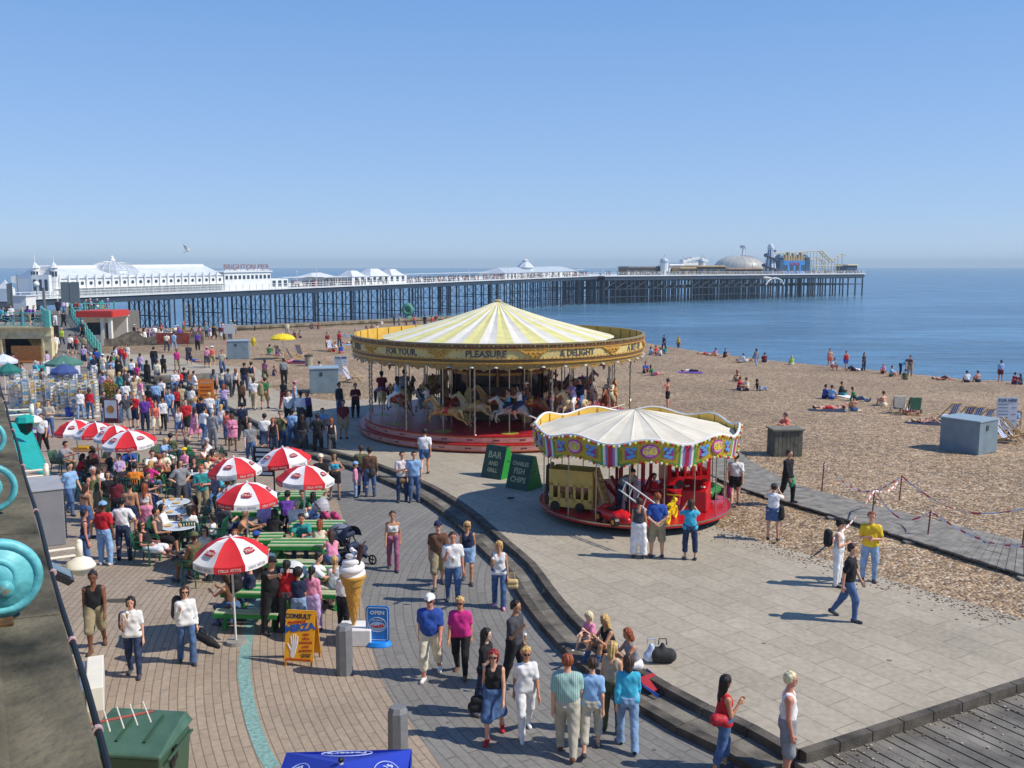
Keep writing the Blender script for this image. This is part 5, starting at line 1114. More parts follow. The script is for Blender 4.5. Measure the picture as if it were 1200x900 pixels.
# ---------------------------------------------------------------- the big galloper carousel
def ycen(v,z,R=0):a=math.atan((v-450)/FPX)+PITCH;return(CAMZ-z)/math.tan(a)+R
CY=ycen(532,HP)+6.66;CX=xat(584,CY,2);RP=6.66;RT=6.92
gold=mat('gold_paint','#c9983e',.4,.35,18,.3,metal=.2);gold2=mat('old_gold','#a07e42',.5,.35,10,.4,metal=.1)
cream=mat('carousel_cream','#d4bf7a',.6,.12,4);redp=mat('carousel_red','#b3212a',.4,.15,4);pnk=mat('carousel_pink','#cf8f86',.5,.15,3);brownp=mat('rim_brown','#6e5430',.5,.3,8)
steel=mat('brass_pole','#b8b2a4',.25,.1,6,metal=.8);yel=mat('inner_rim_yellow','#e9bd52',.6,.08,3);blk=mat('black_paint','#17191b',.4)
T=thing('carousel','large galloper carousel with a striped cream canvas roof and gilded lettered rim','carousel',(CX,CY,HP))
zf=.68
mb=MB();mb.lathe([(RP-.25,0),(RP-.25,.08)],n=72);mb.build('base',blk,T)
def ring(r0,r1,z0,z1,mats,bands,name,par,n=72):
 """outer wall split in vertical bands, each with its own material; plus tread"""
 mb=MB()
 for za,zb,r,mi in bands:mb.mi(mi);mb.lathe([(r,za),(r,zb)],n=n)
 mb.mi(0);mb.lathe([(r1,z1),(r0,z1)],n=n);return mb.build(name,mats,par)
ring(RP-.35,RP,.07,.36,[redp,pnk,gold],[(.07,.11,RP,0),(.11,.13,RP+.02,2),(.13,.30,RP,1),(.30,.32,RP+.02,2),(.32,.36,RP,0)],'lower_step',T)
ring(0,RP-.3,.36,zf,[redp,pnk,gold],[(.36,.40,RP-.3,0),(.40,.42,RP-.28,2),(.42,.60,RP-.3,1),(.60,.62,RP-.28,2),(.62,zf,RP-.3,0)],'platform',T)
for k in range(36):
 a=2*PI*k/36;mb=MB()
 for zz,r in((.215,RP+.006),(.51,RP-.294)):
  P=[(r*math.cos(a+u/r),r*math.sin(a+u/r),zz+v)for u,v in((-.16,0),(-.07,.035),(0,.02),(.07,.035),(.16,0),(.07,-.035),(0,-.02),(-.07,-.035))];mb.add(P,[tuple(range(8))])
 mb.build('painted_motif',mat('motif_maroon','#7c3030',.5),T)
mb=MB();
for k in range(12):
 a=2*PI*k/12+.1;r=5.6;mb.lathe([(0.001,zf+.004),(.9,zf+.004)],(r*math.cos(a),r*math.sin(a),0),12,sx=.45,sy=.45)
mb.build('floor_inlay',mat('inlay_olive','#a89b3a',.5,.2),T)
zb0=zat(430,CY-RT)-HP;zt0=zat(403,CY-RT)-HP;hR=zt0-zb0
bands=[(zb0-.05,zb0+.10,RT-.10,0),(zb0+.10,zb0+.16,RT-.03,1),(zb0+.16,zb0+.28,RT-.06,2),(zb0+.28,zb0+.31,RT-.03,1),(zb0+.31,zb0+.68,RT-.05,3),(zb0+.68,zb0+.72,RT-.0,1),(zb0+.72,zt0-.06,RT-.02,2),(zt0-.06,zt0,RT+.02,4)]
mb=MB()
prev=None
for za,zb_,r,mi in bands:
 mb.mi(mi);mb.lathe([(r,za),(r,zb_)],n=88)
 if prev:mb.mi(1);mb.lathe([(prev,za),(r,za)],n=88)
 prev=r
mb.mi(4);mb.lathe([(RT+.02,zt0),(RT-.1,zt0)],n=88);mb.build('rounding_board',[gold2,gold,brownp,cream,mat('rim_trim','#8f8462',.5,.2,8)],T)
mb=MB();mb.lathe([(RT-.12,zt0),(RT-.12,zb0+.35)][::-1],n=88);mb.build('inner_rim',yel,T)
for k in range(44):a=2*PI*k/44;mb=MB();mb.box(((RT-.14)*math.cos(a),(RT-.14)*math.sin(a),(zt0+zb0+.35)/2),(.03,.03,hR-.38),rz=a);mb.build('rim_batten',mat('rim_batten','#b08d3a',.6),T)
mb=MB();mb.lathe([(RT-.13,zb0+.02),(1.2,zb0+.35)],n=48);mb.build('soffit',mat('soffit_brown','#6a4a32',.7,.4,2),T)
for k in range(44):
 a=2*PI*(k+.5)/44;r=RT-.11;mb=MB();P=[(r*math.cos(a+u/r),r*math.sin(a+u/r),zb0-.05+v)for u,v in((-.47,.0),(-.3,-.09),(-.16,-.07),(0,-.17),(.16,-.07),(.3,-.09),(.47,0))]
 P2=[(p[0]*.995,p[1]*.995,p[2])for p in P];n=7;mb.add(P+P2,[tuple(range(n)),tuple(range(2*n-1,n-1,-1))]+[(i,n+i,n+(i+1)%n,(i+1)%n)for i in range(n)]);mb.build('scalloped_drop',gold2,T)
for k in range(44):mb=MB();a=2*PI*k/44;r=RT-.05;mb.lathe([(.001,.02),(.07,.0),(.09,-.04)],(r*math.cos(a),r*math.sin(a),zb0-.02),8);mb.build('roundel',mat('roundel_white','#c9cfc4',.4,.3,20),T)
b1=MB();b2=MB();b3=MB()
for k in range(230):
 a=2*PI*k/230
 for zz,r in((zb0+.34,RT-.02),(zb0+.655,RT-.02),(zt0-.1,RT+.01)):(b1,b2,b3)[k%3].sphere((r*math.cos(a),r*math.sin(a),zz),.026,5,4)
for b_,c,nm in((b1,'#d07a28','amber'),(b2,'#d8c45a','yellow'),(b3,'#b8402c','red')):tag(b_.build('bulb_rows',mat('bulb '+nm,c,.25,.05),T),kind='stuff')
dk=mat('rim_lettering','#57524e',.6,.2,10);lsh=mat('letter_shadow','#b3a77e',.6)
for w_,az in(('TIMES',-66),('FOR YOUR,',-35.7),('PLEASURE',-3.4),('& DELIGHT',29.6),('A SET OF',62.5)):
 L=D(az)-PI/2+PI;a0=-PI/2+D(az)
 text(w_,.37,dk,T,bend=(RT-.045,a0,zb0+.495),depth=.012,sx={9:1.0,8:1.12,5:1.2}[len(w_)]*.92,bold=.010)
for k in range(11):
 a0=-PI/2+D(-3.4+32.7*(k+.5));r=RT-.03;mb=MB()
 P=[(-.62,.66),(-.42,.56),(-.36,.47),(-.2,.45),(-.14,.36),(0,.32),(.14,.36),(.2,.45),(.36,.47),(.42,.56),(.62,.66)]
 vs=[((r+q)*math.cos(a0+u/r),(r+q)*math.sin(a0+u/r),zb0+v)for q in(0,.035)for u,v in P];n=len(P);mb.add(vs,[tuple(range(n)),tuple(range(2*n-1,n-1,-1))]+[(i,n+i,n+(i+1)%n,(i+1)%n)for i in range(n)])
 for q in range(9):u=(q-4)*.1;mb.sphere(((r+.04)*math.cos(a0+u/r),(r+.04)*math.sin(a0+u/r),zb0+.55-.14*(1-abs(q-4)/4)*(q%2)),.05,6,5)
 fixn(mb.build('gilt_ornament',gold,T))
za=zat(353,CY)-HP;NS=44;prof=[(.12,za),(.9,za-.33),(2.4,za-.82),(4.2,za-1.30),(5.5,zt0-.17)]
mb=MB()
for i in range(NS):
 a0,a1=2*PI*i/NS,2*PI*(i+1)/NS;mb.mi(i%2);am=(a0+a1)/2
 for(r0,z0),(r1,z1)in zip(prof[:-1],prof[1:]):
  s=.035;P=[]
  for r,z in((r0,z0),(r1,z1)):
   dip=.02+.035*math.sin(PI*min(r/6,1))
   for a,dd in((a0,0),(am,-dip if i%2==0 else-dip*.6),(a1,0)):P.append((r*math.cos(a),r*math.sin(a),z+dd))
  mb.add(P,[(0,3,4,1),(1,4,5,2)])
mb.build('canvas_roof',[mat('canvas_white','#e0dbcd',.85,.06,2,.3,bsc=3),mat('canvas_yellow','#dbd48e',.85,.1,2,.3,bsc=3)],T)
mb=MB();mb.lathe([(.16,za-.02),(.2,za+.03),(.1,za+.08),(0,za+.1)],n=12);mb.build('roof_cap',mat('canvas_tan','#b9a184',.8),T)
mb=MB();mb.lathe([(2.5,zf),(2.5,1.2),(2.3,1.3),(2.3,zb0-.4),(2.6,zb0-.3),(2.6,zb0+.3)],n=12);mb.build('centre_drum',mat('centre_maroon','#6b2a22',.5,.3,2),T)
for k in range(12):
 a=2*PI*(k+.5)/12;mb=MB();mb.box((2.3*math.cos(a),2.3*math.sin(a),2.1),(.06,.9,1.3),rz=a);pn=mb.build('mirror_panel',mat('mirror_dark','#59585a',.12,.1,metal=.9),T)
 mb=MB()
 for dz_ in(-.7,.7):mb.box((2.32*math.cos(a),2.32*math.sin(a),2.1+dz_),(.08,1.05,.12),rz=a)
 mb.build('gilt_frame',gold,pn)
 mb=MB();mb.cyl((2.75*math.cos(a-.26),2.75*math.sin(a-.26),zf),(2.75*math.cos(a-.26),2.75*math.sin(a-.26),zb0+.25),.05,n=8);mb.build('inner_post',gold2,T)
mb=MB();mb.box((0,-2.6,zf+.85),(2.2,.4,1.5));mb.box((0,-2.82,zf+.75),(1.9,.04,.9));mb.build('fairground_organ',mat('organ_dark','#5b4a34',.5,.5,5),T)
for s_ in(-1,1):mb=MB();mb.lathe([(.18,0),(.24,.3),(.16,.9),(.2,1.3),(.02,1.6)],(s_*1.3,-2.75,zf),10);mb.build('organ_turret',cream,T)
hp_=[]
def hpr():
 P=[(V3(-.38,0,0),V3(.3,0,.0),.2,.2,.06),(V3(.3,0,.02),V3(.38,0,.06),.2,.19,.05),(V3(.36,0,.1),V3(.66,0,.5),.15,.085,.05),(V3(.66,0,.52),V3(.98,0,.40),.085,.05,.03),(V3(.64,.05,.58),V3(.62,.055,.66),.025,.012,.01),(V3(.64,-.05,.58),V3(.62,-.055,.66),.025,.012,.01),(V3(.9,0,.36),V3(.97,0,.33),.035,.03,.02),(V3(-.42,0,.02),V3(-.5,0,.0),.19,.15,.05)]
 for s,o in((1,0),(-1,.08)):
  P+=[(V3(.36,s*.1,-.08),V3(.66+o,s*.11,-.18+o),.095,.055,.03),(V3(.66+o,s*.11,-.18+o),V3(.72+o*2,s*.11,-.44+o),.05,.03,.02),(V3(.72+o*2,s*.11,-.44+o),V3(.68+o*2,s*.11,-.52+o),.032,.04,.01)]
  P+=[(V3(-.45,s*.1,-.05),V3(-.66-o,s*.11,-.26),.12,.06,.03),(V3(-.66-o,s*.11,-.26),V3(-.92-o,s*.11,-.36-o*.5),.055,.035,.02),(V3(-.92-o,s*.11,-.36-o*.5),V3(-1.08-o,s*.11,-.50-o),.034,.042,.01)]
 return P
hme=sdf_mesh('horse',hpr(),.024,k=.03)
mane=sdf_mesh('mane',[(V3(.64,0,.62),V3(.3,0,.2),.05,.07),(V3(.7,0,.58),V3(.76,0,.5),.03,.02),(V3(-.55,0,.08),V3(-.74,0,.02),.05,.06),(V3(-.74,0,.02),V3(-.86,0,-.34),.06,.02)],.024)
sad=sdf_mesh('saddle',[(V3(-.12,.12,.12),V3(-.12,-.12,.12),.115,.115),(V3(-.16,.19,-.02),V3(.02,.19,-.04),.05,.05),(V3(-.16,-.19,-.02),V3(.02,-.19,-.04),.05,.05),(V3(-.22,0,.2),V3(-.24,0,.26),.07,.05),(V3(.1,.2,.1),V3(.3,.19,.0),.03,.03),(V3(.1,-.2,.1),V3(.3,-.19,.0),.03,.03)],.02)
hcol=[mat('horse_palomino','#b98a4e',.35,.25,5),mat('horse_chestnut','#7c4526',.35,.25,5),mat('horse_ivory','#cbb488',.35,.2,5),mat('horse_grey','#a3a09a',.35,.3,5)]
scol=[redp,mat('saddle_teal','#2f7d73',.4,.2),mat('saddle_gold','#c79a3a',.4,.2),mat('saddle_blue','#3b5e94',.4,.2)]
HR=[]
for ri,(r,nH)in enumerate(((5.55,12),(4.55,12),(3.6,12))):
 for k in range(nH):
  a=2*PI*(k+(.0,.33,.66)[ri])/nH+.12;z=zf+1.0+.14*math.sin(k*2.1+ri*1.7);i=(k*3+ri*2)%4
  h=bpy.data.objects.new('horse',hme);COL.objects.link(h);h.parent=T;h.location=(r*math.cos(a),r*math.sin(a),z);h.rotation_euler=(0,0,a-PI/2)
  h.material_slots[0].link='OBJECT';h.material_slots[0].material=hcol[i]
  put('mane',mane,[cream,gold2,cream,blk][i],h);put('saddle',sad,scol[(i+k)%4],h)
  mb=MB();mb.cyl((.12,0,-z+zf+.0),(.12,0,zb0+.2-z),.028,n=8);mb.build('pole',steel,h)
  HR.append((h,r,a,z))
for k in range(12):
 a=2*PI*(k+.5)/12+.12;mb=MB();pts=[];r=6.28
 mb.cyl((r*math.cos(a),r*math.sin(a),zf),(r*math.cos(a),r*math.sin(a),zb0+.15),.035,n=8)
 mb.tube([(r*math.cos(a)+.045*math.cos(q*1.3),r*math.sin(a)+.045*math.sin(q*1.3),zf+(zb0-zf)*q/40)for q in range(41)],.018,5);mb.build('twisted_pole',steel,T)
for k in(0,1,10,11,2):
 a=2*PI*k/12+.12-.25;P=[(6.3*math.cos(a+q*.06),6.3*math.sin(a+q*.06))for q in range(5)];mb=MB()
 for zz in(.35,.8):mb.tube([(x,y,zf+zz)for x,y in P],.02,5)
 for x,y in P:mb.cyl((x,y,zf),(x,y,zf+.85),.015,n=5)
 mb.build('guard_rail',mat('rail_cream','#d8cfae',.5),T)
for k in range(24):
 a=2*PI*k/24+.05;mb=MB();mb.bar((2.6*math.cos(a),2.6*math.sin(a),zb0+.12),(6.6*math.cos(a),6.6*math.sin(a),zb0-.02),.08,.14);mb.build('sweep',mat('sweep_red','#8c3024',.5,.3,4),T)
for k in range(12):
 a=2*PI*(k+.5)/12;r=6.5;mb=MB();P_=[(-.55,0),(-.3,-.12),(-.12,-.1),(0,-.3),(.12,-.1),(.3,-.12),(.55,0)];vs=[((r+q)*math.cos(a+u/r),(r+q)*math.sin(a+u/r),zb0-.08+v)for q in(0,.03)for u,v in P_];n=7
 mb.add(vs,[tuple(range(n)),tuple(range(2*n-1,n-1,-1))]+[(i,n+i,n+(i+1)%n,(i+1)%n)for i in range(n)]);fixn(mb.build('carved_drop',mat('carved_red','#7a3a22',.5,.5,14),T))
def rider(i,build,top,bot,hair,lab,off=-.1,skin='tan',sc=1.0):
 h,r,a,z=HR[i];f=a-PI/2
 px=CX+r*math.cos(a)+off*math.cos(f);py=CY+r*math.sin(a)+off*math.sin(f)
 person((px,py,HP+z+.29),'ride',math.degrees(f)+90,build,top,bot,hair,skin=skin,lod='mid',label=lab,group='riders on the galloper carousel',sc=sc)
def hidx(az,ring_):
 best=None
 for i,(h,r,a,z)in enumerate(HR):
  if i//12!=ring_:continue
  d=abs(((a+PI/2-D(az)+PI)%(2*PI))-PI)
  if best is None or d<best[0]:best=(d,i)
 return best[1]
rl_=[(-8,0,'k','vest:turquoise','shorts:navy','short:dark','child in a turquoise vest riding the front carousel horse',.15,'tan'),(-8,0,'f','vest:white','shorts:navy','longhair:dark','woman in a white vest behind a child on the front carousel horse',-.32,'fair'),(24,0,'f','tee:lilac','trousers:white','longhair:brunette','woman in lilac top and white trousers on the right front carousel horse',.05,'tan'),(24,0,'m','long:navy','jeans:denim','short:dark','man in navy shirt sharing the right front carousel horse',-.4,'fair'),(-40,0,'f','vest:sky','trousers:white','longhair:dark','woman in pale blue vest and white trousers on a left carousel horse',0,'tan'),(-70,0,'f','vest:beige','trousers:black','short:dark','woman in beige vest and black trousers on the far left carousel horse',0,'fair'),(-95,0,'m','tee:maroon','jeans:denim','short:dark','man in maroon tee shirt riding at the left rear of the carousel',0,'tan'),(-30,1,'k','tee:white','jeans:denim','short:brunette','child in white tee shirt on a middle carousel horse',0,'fair'),(5,1,'k','tee:rust','jeans:denim','cap:white','child in rust tee shirt and white cap on a middle carousel horse',0,'fair'),(60,0,'m','tee:cream','shorts:khaki','cap:white','man in cream tee shirt and white cap at the right of the carousel',0,'fair'),(75,0,'f','long:black','jeans:darkdenim','longhair:dark','woman in black shirt at the far right of the carousel',0,'fair'),(48,1,'f','tee:pink','jeans:denim','bob:blond','woman in pink tee shirt on a right middle carousel horse',0,'pale'),(-60,1,'m','tee:grey','jeans:darkdenim','short:dark','man in grey tee shirt on a left middle carousel horse',0,'fair')]
for az,rg,b,t_,bo,h,lab,off,sk in rl_:rider(hidx(az,rg),b,t_,bo,h,lab,off,sk)
# ---------------------------------------------------------------- the children's carousel
KR=3.0;KY=ycen(630,HP)+KR;KX=xat(743,KY,1);KT=3.2
K=thing('childrens_carousel','small childrens carousel with white canvas roof and wavy painted rim','carousel',(KX,KY,HP))
kf=.34
mb=MB();mb.lathe([(KR-.6,0),(KR-.6,.26)],n=40);mb.build('base',blk,K)
mb=MB();mb.mi(0).lathe([(KR,.25),(KR,kf-.02)],n=64);mb.mi(0).lathe([(KR-.01,kf),(0,kf)],n=64);mb.mi(1).lathe([(KR+.012,kf-.03),(KR+.012,kf+.004),(KR-.02,kf+.004)],n=64);mb.mi(2).lathe([(KR-.5,.25),(KR,.25)],n=64);mb.build('platform',[mat('gloss_red','#c01c24',.25,.1,3),steel,blk],K)
kzb=zat(546,KY-KT)-HP;kzt=zat(520,KY-KT)-HP
NP_=9
def wave(a):
 q=((a+PI/2)/(2*PI/NP_)+.5)%1;return.09*math.cos(2*PI*(q-.5))+.01
pc=[mat('panel_ochre','#b9a02e',.5,.15,8),mat('panel_green','#4e9a4c',.5,.1),mat('panel_red','#b02a48',.5,.1),mat('panel_blue','#5a9bd0',.5,.1),mat('panel_magenta','#b23a94',.5,.1),mat('panel_lilac','#8d7ab8',.5,.1),mat('panel_white','#e6e2d6',.5,.05),mat('panel_olive','#7f8a2c',.5,.1)]
NA=NP_*32;mb=MB()
def kcol(q,h):
 d=abs(q-.5)*2
 if d>.95:return 2
 if d>.92:return 4
 if d>.86:return 5
 if d>.82:return 6
 if d>.74:return 1
 if h<.16 or h>.86:return 1 if d>.5 else 0
 if.40<d<.60 and.3<h<.72:return 4
 if d<.33:return 0
 return 7 if int(q*24)%2 and.3<h<.7 else 0
NHh=8
for i in range(NA):
 a0,a1=2*PI*i/NA-PI/2-PI/NP_,2*PI*(i+1)/NA-PI/2-PI/NP_;q=((i+.5)/32)%1
 for j in range(NHh):
  P=[]
  for a,jj in((a0,j),(a1,j),(a1,j+1),(a0,j+1)):z=kzb+(kzt-kzb)*jj/NHh+wave(a);r=KT-.05+.08*jj/NHh;P.append((r*math.cos(a),r*math.sin(a),z))
  mb.mi(kcol(q,(j+.5)/NHh));mb.add(P,[(0,1,2,3)])
mb.build('painted_rim',pc,K)
mb=MB()
for i in range(NA):
 a0,a1=2*PI*i/NA-PI/2-PI/NP_,2*PI*(i+1)/NA-PI/2-PI/NP_;r=KT-.07
 mb.add([(r*math.cos(a),r*math.sin(a),z+wave(a))for a,z in((a0,kzb),(a1,kzb),(a1,kzt),(a0,kzt))],[(3,2,1,0)])
mb.build('inner_rim',yel,K)
mb=MB();mb.tube([((KT-.02)*math.cos(2*PI*i/NA),(KT-.02)*math.sin(2*PI*i/NA),kzt+wave(2*PI*i/NA)+.01)for i in range(NA+1)],.045,6);mb.build('rim_edge',mat('white_gloss','#e8e6de',.4,.04),K)
for i in range(27):a=2*PI*i/27;mb=MB();mb.box(((KT-.09)*math.cos(a),(KT-.09)*math.sin(a),(kzt+kzb)/2+wave(a)),(.02,.02,kzt-kzb),rz=a);mb.build('rim_batten',mat('rim_batten','#b08d3a',.6),K)
bb=[MB()for _ in range(4)]
for i in range(NP_*15):
 a=2*PI*(i+.5)/(NP_*15)
 for zz,r in((kzb,KT-.02),(kzt-.03,KT+.05)):bb[(i*2)%4 if i%3 else 1].sphere((r*math.cos(a),r*math.sin(a),zz+wave(a)),.041,6,5)
for b_,c,nm in zip(bb,('#e8d24a','#d8281e','#ece8dc','#e46a1e'),('kyellow','kred','kwhite','korange')):
 if b_.v:tag(b_.build('bulb_rows',mat('bulb '+nm,c,.25,.05),K),kind='stuff')
for k in range(NP_):
 a0=-PI/2+2*PI*k/NP_;zc=(kzb+kzt)/2+.10;r=KT+.004
 mb=MB();P=[(u*math.cos(t),u*.78*math.sin(t))for u in(.27,)for t in[2*PI*i/20 for i in range(20)]]
 mb.add([((r+.012)*math.cos(a0+x/r),(r+.012)*math.sin(a0+x/r),zc+y)for x,y in P],[tuple(range(20))]);pn=mb.build('medallion',pc[4],K)
 mb=MB();mb.add([((r+.02)*math.cos(a0+x*.78/r),(r+.02)*math.sin(a0+x*.78/r),zc+y*.78)for x,y in P],[tuple(range(20))]);mb.build('disc',mat('pale_pink','#d9a3bd',.5),pn)
 for sg in(-1,1):
  for i_,(dx,dy)in enumerate(((.44,.10),(.53,.0),(.47,-.10),(.62,.08),(.58,-.14))):
   mb=MB();mb.add([((r+.010+.002*i_)*math.cos(a0+sg*(dx+.085*math.cos(q_))/r),(r+.010+.002*i_)*math.sin(a0+sg*(dx+.085*math.cos(q_))/r),zc-.04+dy+.05*math.sin(q_))for q_ in[2*PI*j_/12 for j_ in range(12)]],[tuple(range(12))]);mb.build('painted_feather',pc[3],K)
 text('G&S',.27,mat('medallion_yellow','#e0cf3c',.5),pn,bend=(r+.028,a0,zc),depth=.004,sx=.85,bold=.008)
kz=zat(479,KY)-HP;NSg=18;prof=[(.06,kz),(.7,kz-.12),(1.8,kz-.34),(KT-.12,kzt-.13)]
mb=MB()
for i in range(NSg):
 a0,a1=2*PI*i/NSg,2*PI*(i+1)/NSg;am=(a0+a1)/2
 for(r0,z0),(r1,z1)in zip(prof[:-1],prof[1:]):
  P=[]
  for r,z in((r0,z0),(r1,z1)):
   for a,dd in((a0,.0),(a0+.03,-.02),(am,-.05*min(1,r)),(a1-.03,-.02),(a1,0)):P.append((r*math.cos(a),r*math.sin(a),z+dd))
  mb.add(P,[(j,5+j,6+j,1+j)for j in range(4)])
mb.build('canvas_roof',mat('canvas_white2','#dbd3bf',.85,.1,1.5,.3,bsc=3),K)
mb=MB();mb.lathe([(KT-.08,kzb+.1),(.6,kzb+.3)],n=32);mb.build('soffit',mat('soffit_brown','#6a4a32',.7,.4,2),K)
mb=MB();mb.lathe([(1.1,kzb-.15),(.9,kzb-.35),(.5,kzb-.42)],n=18);mb.build('centre_canopy',mat('gold_red_canopy','#8a5a34',.6,.5,9),K)
for k in range(9):a=-PI/2+2*PI*(k+.5)/9;mb=MB();mb.cyl((.55*math.cos(a),.55*math.sin(a),kf),(.55*math.cos(a),.55*math.sin(a),kzb+.3),.05,n=8);mb.cyl((.55*math.cos(a),.55*math.sin(a),kf+.1),(1.0*math.cos(a),1.0*math.sin(a),kf+.6),.06);mb.build('centre_strut',redp,K)
for k in range(18):a=-PI/2+2*PI*(k+.5)/18;mb=MB();mb.cyl((2.85*math.cos(a),2.85*math.sin(a),kf),(2.85*math.cos(a),2.85*math.sin(a),kzb+.15),.018,n=8);mb.build('pole',steel,K)
def kl(u,v,z=kf+HP):p=at(u,v,z);return Vector((p.x-KX,p.y-KY,kf))
def bus(par,c,rz,L,W,H,m,nm,half_top=True,slope=0):
 b=bpy.data.objects.new(nm,None)
 R=Matrix.Translation(c)@Matrix.Rotation(rz,4,'Z')
 root=MB();root.T=R;th=.04;z0=.14
 dkm=mat('bus_inside','#4a3320',.7)
 for sy in(-1,1):
  y=sy*W/2
  root.box((0,y,z0+.13),(L,th,.26));root.box((0,y,H*.74),(L,th,H*.36));n=5
  for i in range(n+1):root.box((-L/2+.06+(L-.12)*i/n,y,H*.42),(.075 if 0<i<n else.12,th,H*.4))
 root.box((L/2,0,H*.52),(th,W,H*.8));root.box((-L/2,0,z0+.22),(th,W,.45));root.box((-L/2,0,H*.74),(th,W,H*.36));root.box((0,0,H*.60),(L,W,.04));root.box((0,0,z0),(L,W,.04))
 body=root.build(nm,m,par)
 s=MB();s.T=R
 for i in range(3):s.box((-L*.25+i*L*.25,0,H*.68),(.06,W*.8,.2))
 for i in range(3):s.box((-L*.25+i*L*.25,0,z0+.25),(.06,W*.8,.25))
 s.build('bench',m,body)
 for x in(-L*.36,L*.22):
  for sy in(-1,1):s=MB();s.T=R;s.cyl((x,sy*(W/2-.02),.15),(x,sy*(W/2+.035),.15),.15,n=16);s.build('wheel',blk,body)
 for sy in(-1,1):s=MB();s.T=R;s.sphere((-L/2-.03,sy*W*.32,z0+.3),.06,10,8);s.build('headlight',mat('chrome','#c9ccd0',.15,metal=.8),body)
 return body,R
cb_=kl(672,600)
body,R=bus(K,Vector((cb_.x+.05,cb_.y+.38,kf)),D(-22)+0,1.35,.72,1.38,mat('toy_yellow','#d3b25c',.45,.12,4),'yellow_bus')
s=MB();s.T=R;
for i in range(6):s.box((.78+(5-i)*.06,-.1,.22+i*.17),(.1,.42,.03))
for y in(-.3,.12):s.bar((.72,y,1.3),(1.15,y,.06),.03,.18,up=(0,1,0))
s.build('staircase',mat('toy_yellow','#d3b25c',.45,.12,4),body)
s=MB();s.T=R;s.box((-.82,.1,.72),(.1,.66,1.2),taper=.8);s.build('black_shutter',blk,K)
cr_=kl(812,575);body2,R2=bus(K,Vector((cr_.x-.15,cr_.y+.75,kf)),D(12)+PI,1.5,.8,1.75,mat('toy_red','#c4181e',.3,.08,3),'red_bus')
gr=mat('toy_red','#c4181e',.3,.08,3)
fc=kl(815,600);s=MB();s.T=Matrix.Translation(Vector((fc.x+.05,fc.y+.35,kf)))@Matrix.Rotation(D(-20),4,'Z')
s.add(*(lambda:([(-.42,-.35,0),(.42,-.35,0),(.42,.4,0),(-.42,.4,0),(-.38,-.22,.62),(.38,-.22,.62),(.42,.4,.85),(-.42,.4,.85)],[(3,2,1,0),(4,5,6,7),(0,1,5,4),(1,2,6,5),(2,3,7,6),(3,0,4,7)]))());fb=s.build('smiling_bonnet',gr,K);bevel(fb,.05,3)
for sx in(-1,1):e_=MB();e_.T=s.T;e_.lathe([(.001,.02),(.075,.015),(.08,0)],(sx*.24,-.08,.72),12);e_.build('eye',mat('white_gloss','#e8e6de',.4,.04),fb);e_=MB();e_.T=s.T;e_.lathe([(.001,.03),(.03,.028)],(sx*.24,-.09,.722),8);e_.build('pupil',blk,fb)
def toycar(c,rz,m,nm,sc=1.0,rims=None):
 R=Matrix.Translation(c)@Matrix.Rotation(rz,4,'Z')@Matrix.Scale(sc,4)
 me=sdf_mesh('car_body',[(V3(-.42,.14,.2),V3(.3,.14,.22),.13,.15),(V3(-.42,-.14,.2),V3(.3,-.14,.22),.13,.15),(V3(.3,.0,.22),V3(.58,0,.17),.2,.1),(V3(-.4,0,.3),V3(-.25,0,.34),.12,.12)],.03,k=.05)
 me.transform(R);b=put(nm,me,m,K)
 for x in(-.3,.38):
  for sy in(-1,1):s=MB();s.T=R;s.cyl((x,sy*.2,.13),(x,sy*.32,.13),.13,n=14);wv=s.build('wheel',blk,b);s=MB();s.T=R;s.cyl((x,sy*.315,.13),(x,sy*.33,.13),.07,n=10);s.build('rim',rims or steel,wv)
 s=MB();s.T=R;s.box((-.02,0,.38),(.3,.26,.02));s.lathe([(.09,0),(.1,.02)],(.16,0,.42),12);s.build('cockpit',blk,b)
 return b
toycar(kl(832,588)+Vector((0,.1,.12)),D(60),mat('toy_green','#2f7a34',.3,.1),'green_car',1.0)
toycar(kl(722,618)+Vector((0,.55,0)),D(-60),gr,'red_car',1.1,mat('toy_orange','#e08a1e',.4))
ff=kl(755,612)
s=MB();s.T=Matrix.Translation(Vector((ff.x,ff.y+.35,kf)))@Matrix.Rotation(D(10),4,'Z')
s.box((0,0,.3),(.9,.5,.45),taper=.85);s.box((.1,0,.62),(.35,.44,.25));fe=s.build('fire_engine',gr,K);bevel(fe,.04)
lad=MB();
pA,pB=at(726,575,1.7),at(766,604,1.35);pA.y+=.15
a=Vector((pA.x-KX,pA.y-KY,pA.z-HP));b=Vector((pB.x-KX,pB.y-KY,pB.z-HP));ud=Vector((.1,0,.28))
lad.bar(a,b,.03,.03);lad.bar(a+ud,b+ud,.03,.03)
for i in range(5):q=a.lerp(b,(i+.5)/5);lad.bar(q,q+ud,.025,.025,up=(0,1,0))
lad.build('ladder',mat('white_gloss','#e8e6de',.4,.04),fe)
mk=kl(788,612);s=MB();s.T=Matrix.Translation(mk+Vector((0,.15,0)))@Matrix.Rotation(D(65),4,'Z');ym=mat('toy_bike_yellow','#e8c818',.35,.08)
for x in(-.38,.38):s.tube([(x+.17*math.cos(q*PI/6),0,.18+.17*math.sin(q*PI/6))for q in range(13)],.04,8)
s.bar((-.38,0,.18),(-.05,0,.45),.05,.05);s.bar((.38,0,.18),(.22,0,.7),.05,.05);s.bar((-.05,0,.45),(.25,0,.55),.1,.1);s.box((-.15,0,.5),(.35,.14,.07));s.bar((.22,-.22,.72),(.22,.22,.72),.03,.03);s.sphere((.28,0,.56),.09,10,8);s.box((0,0,.3),(.3,.14,.16));s.build('motorbike',ym,K)
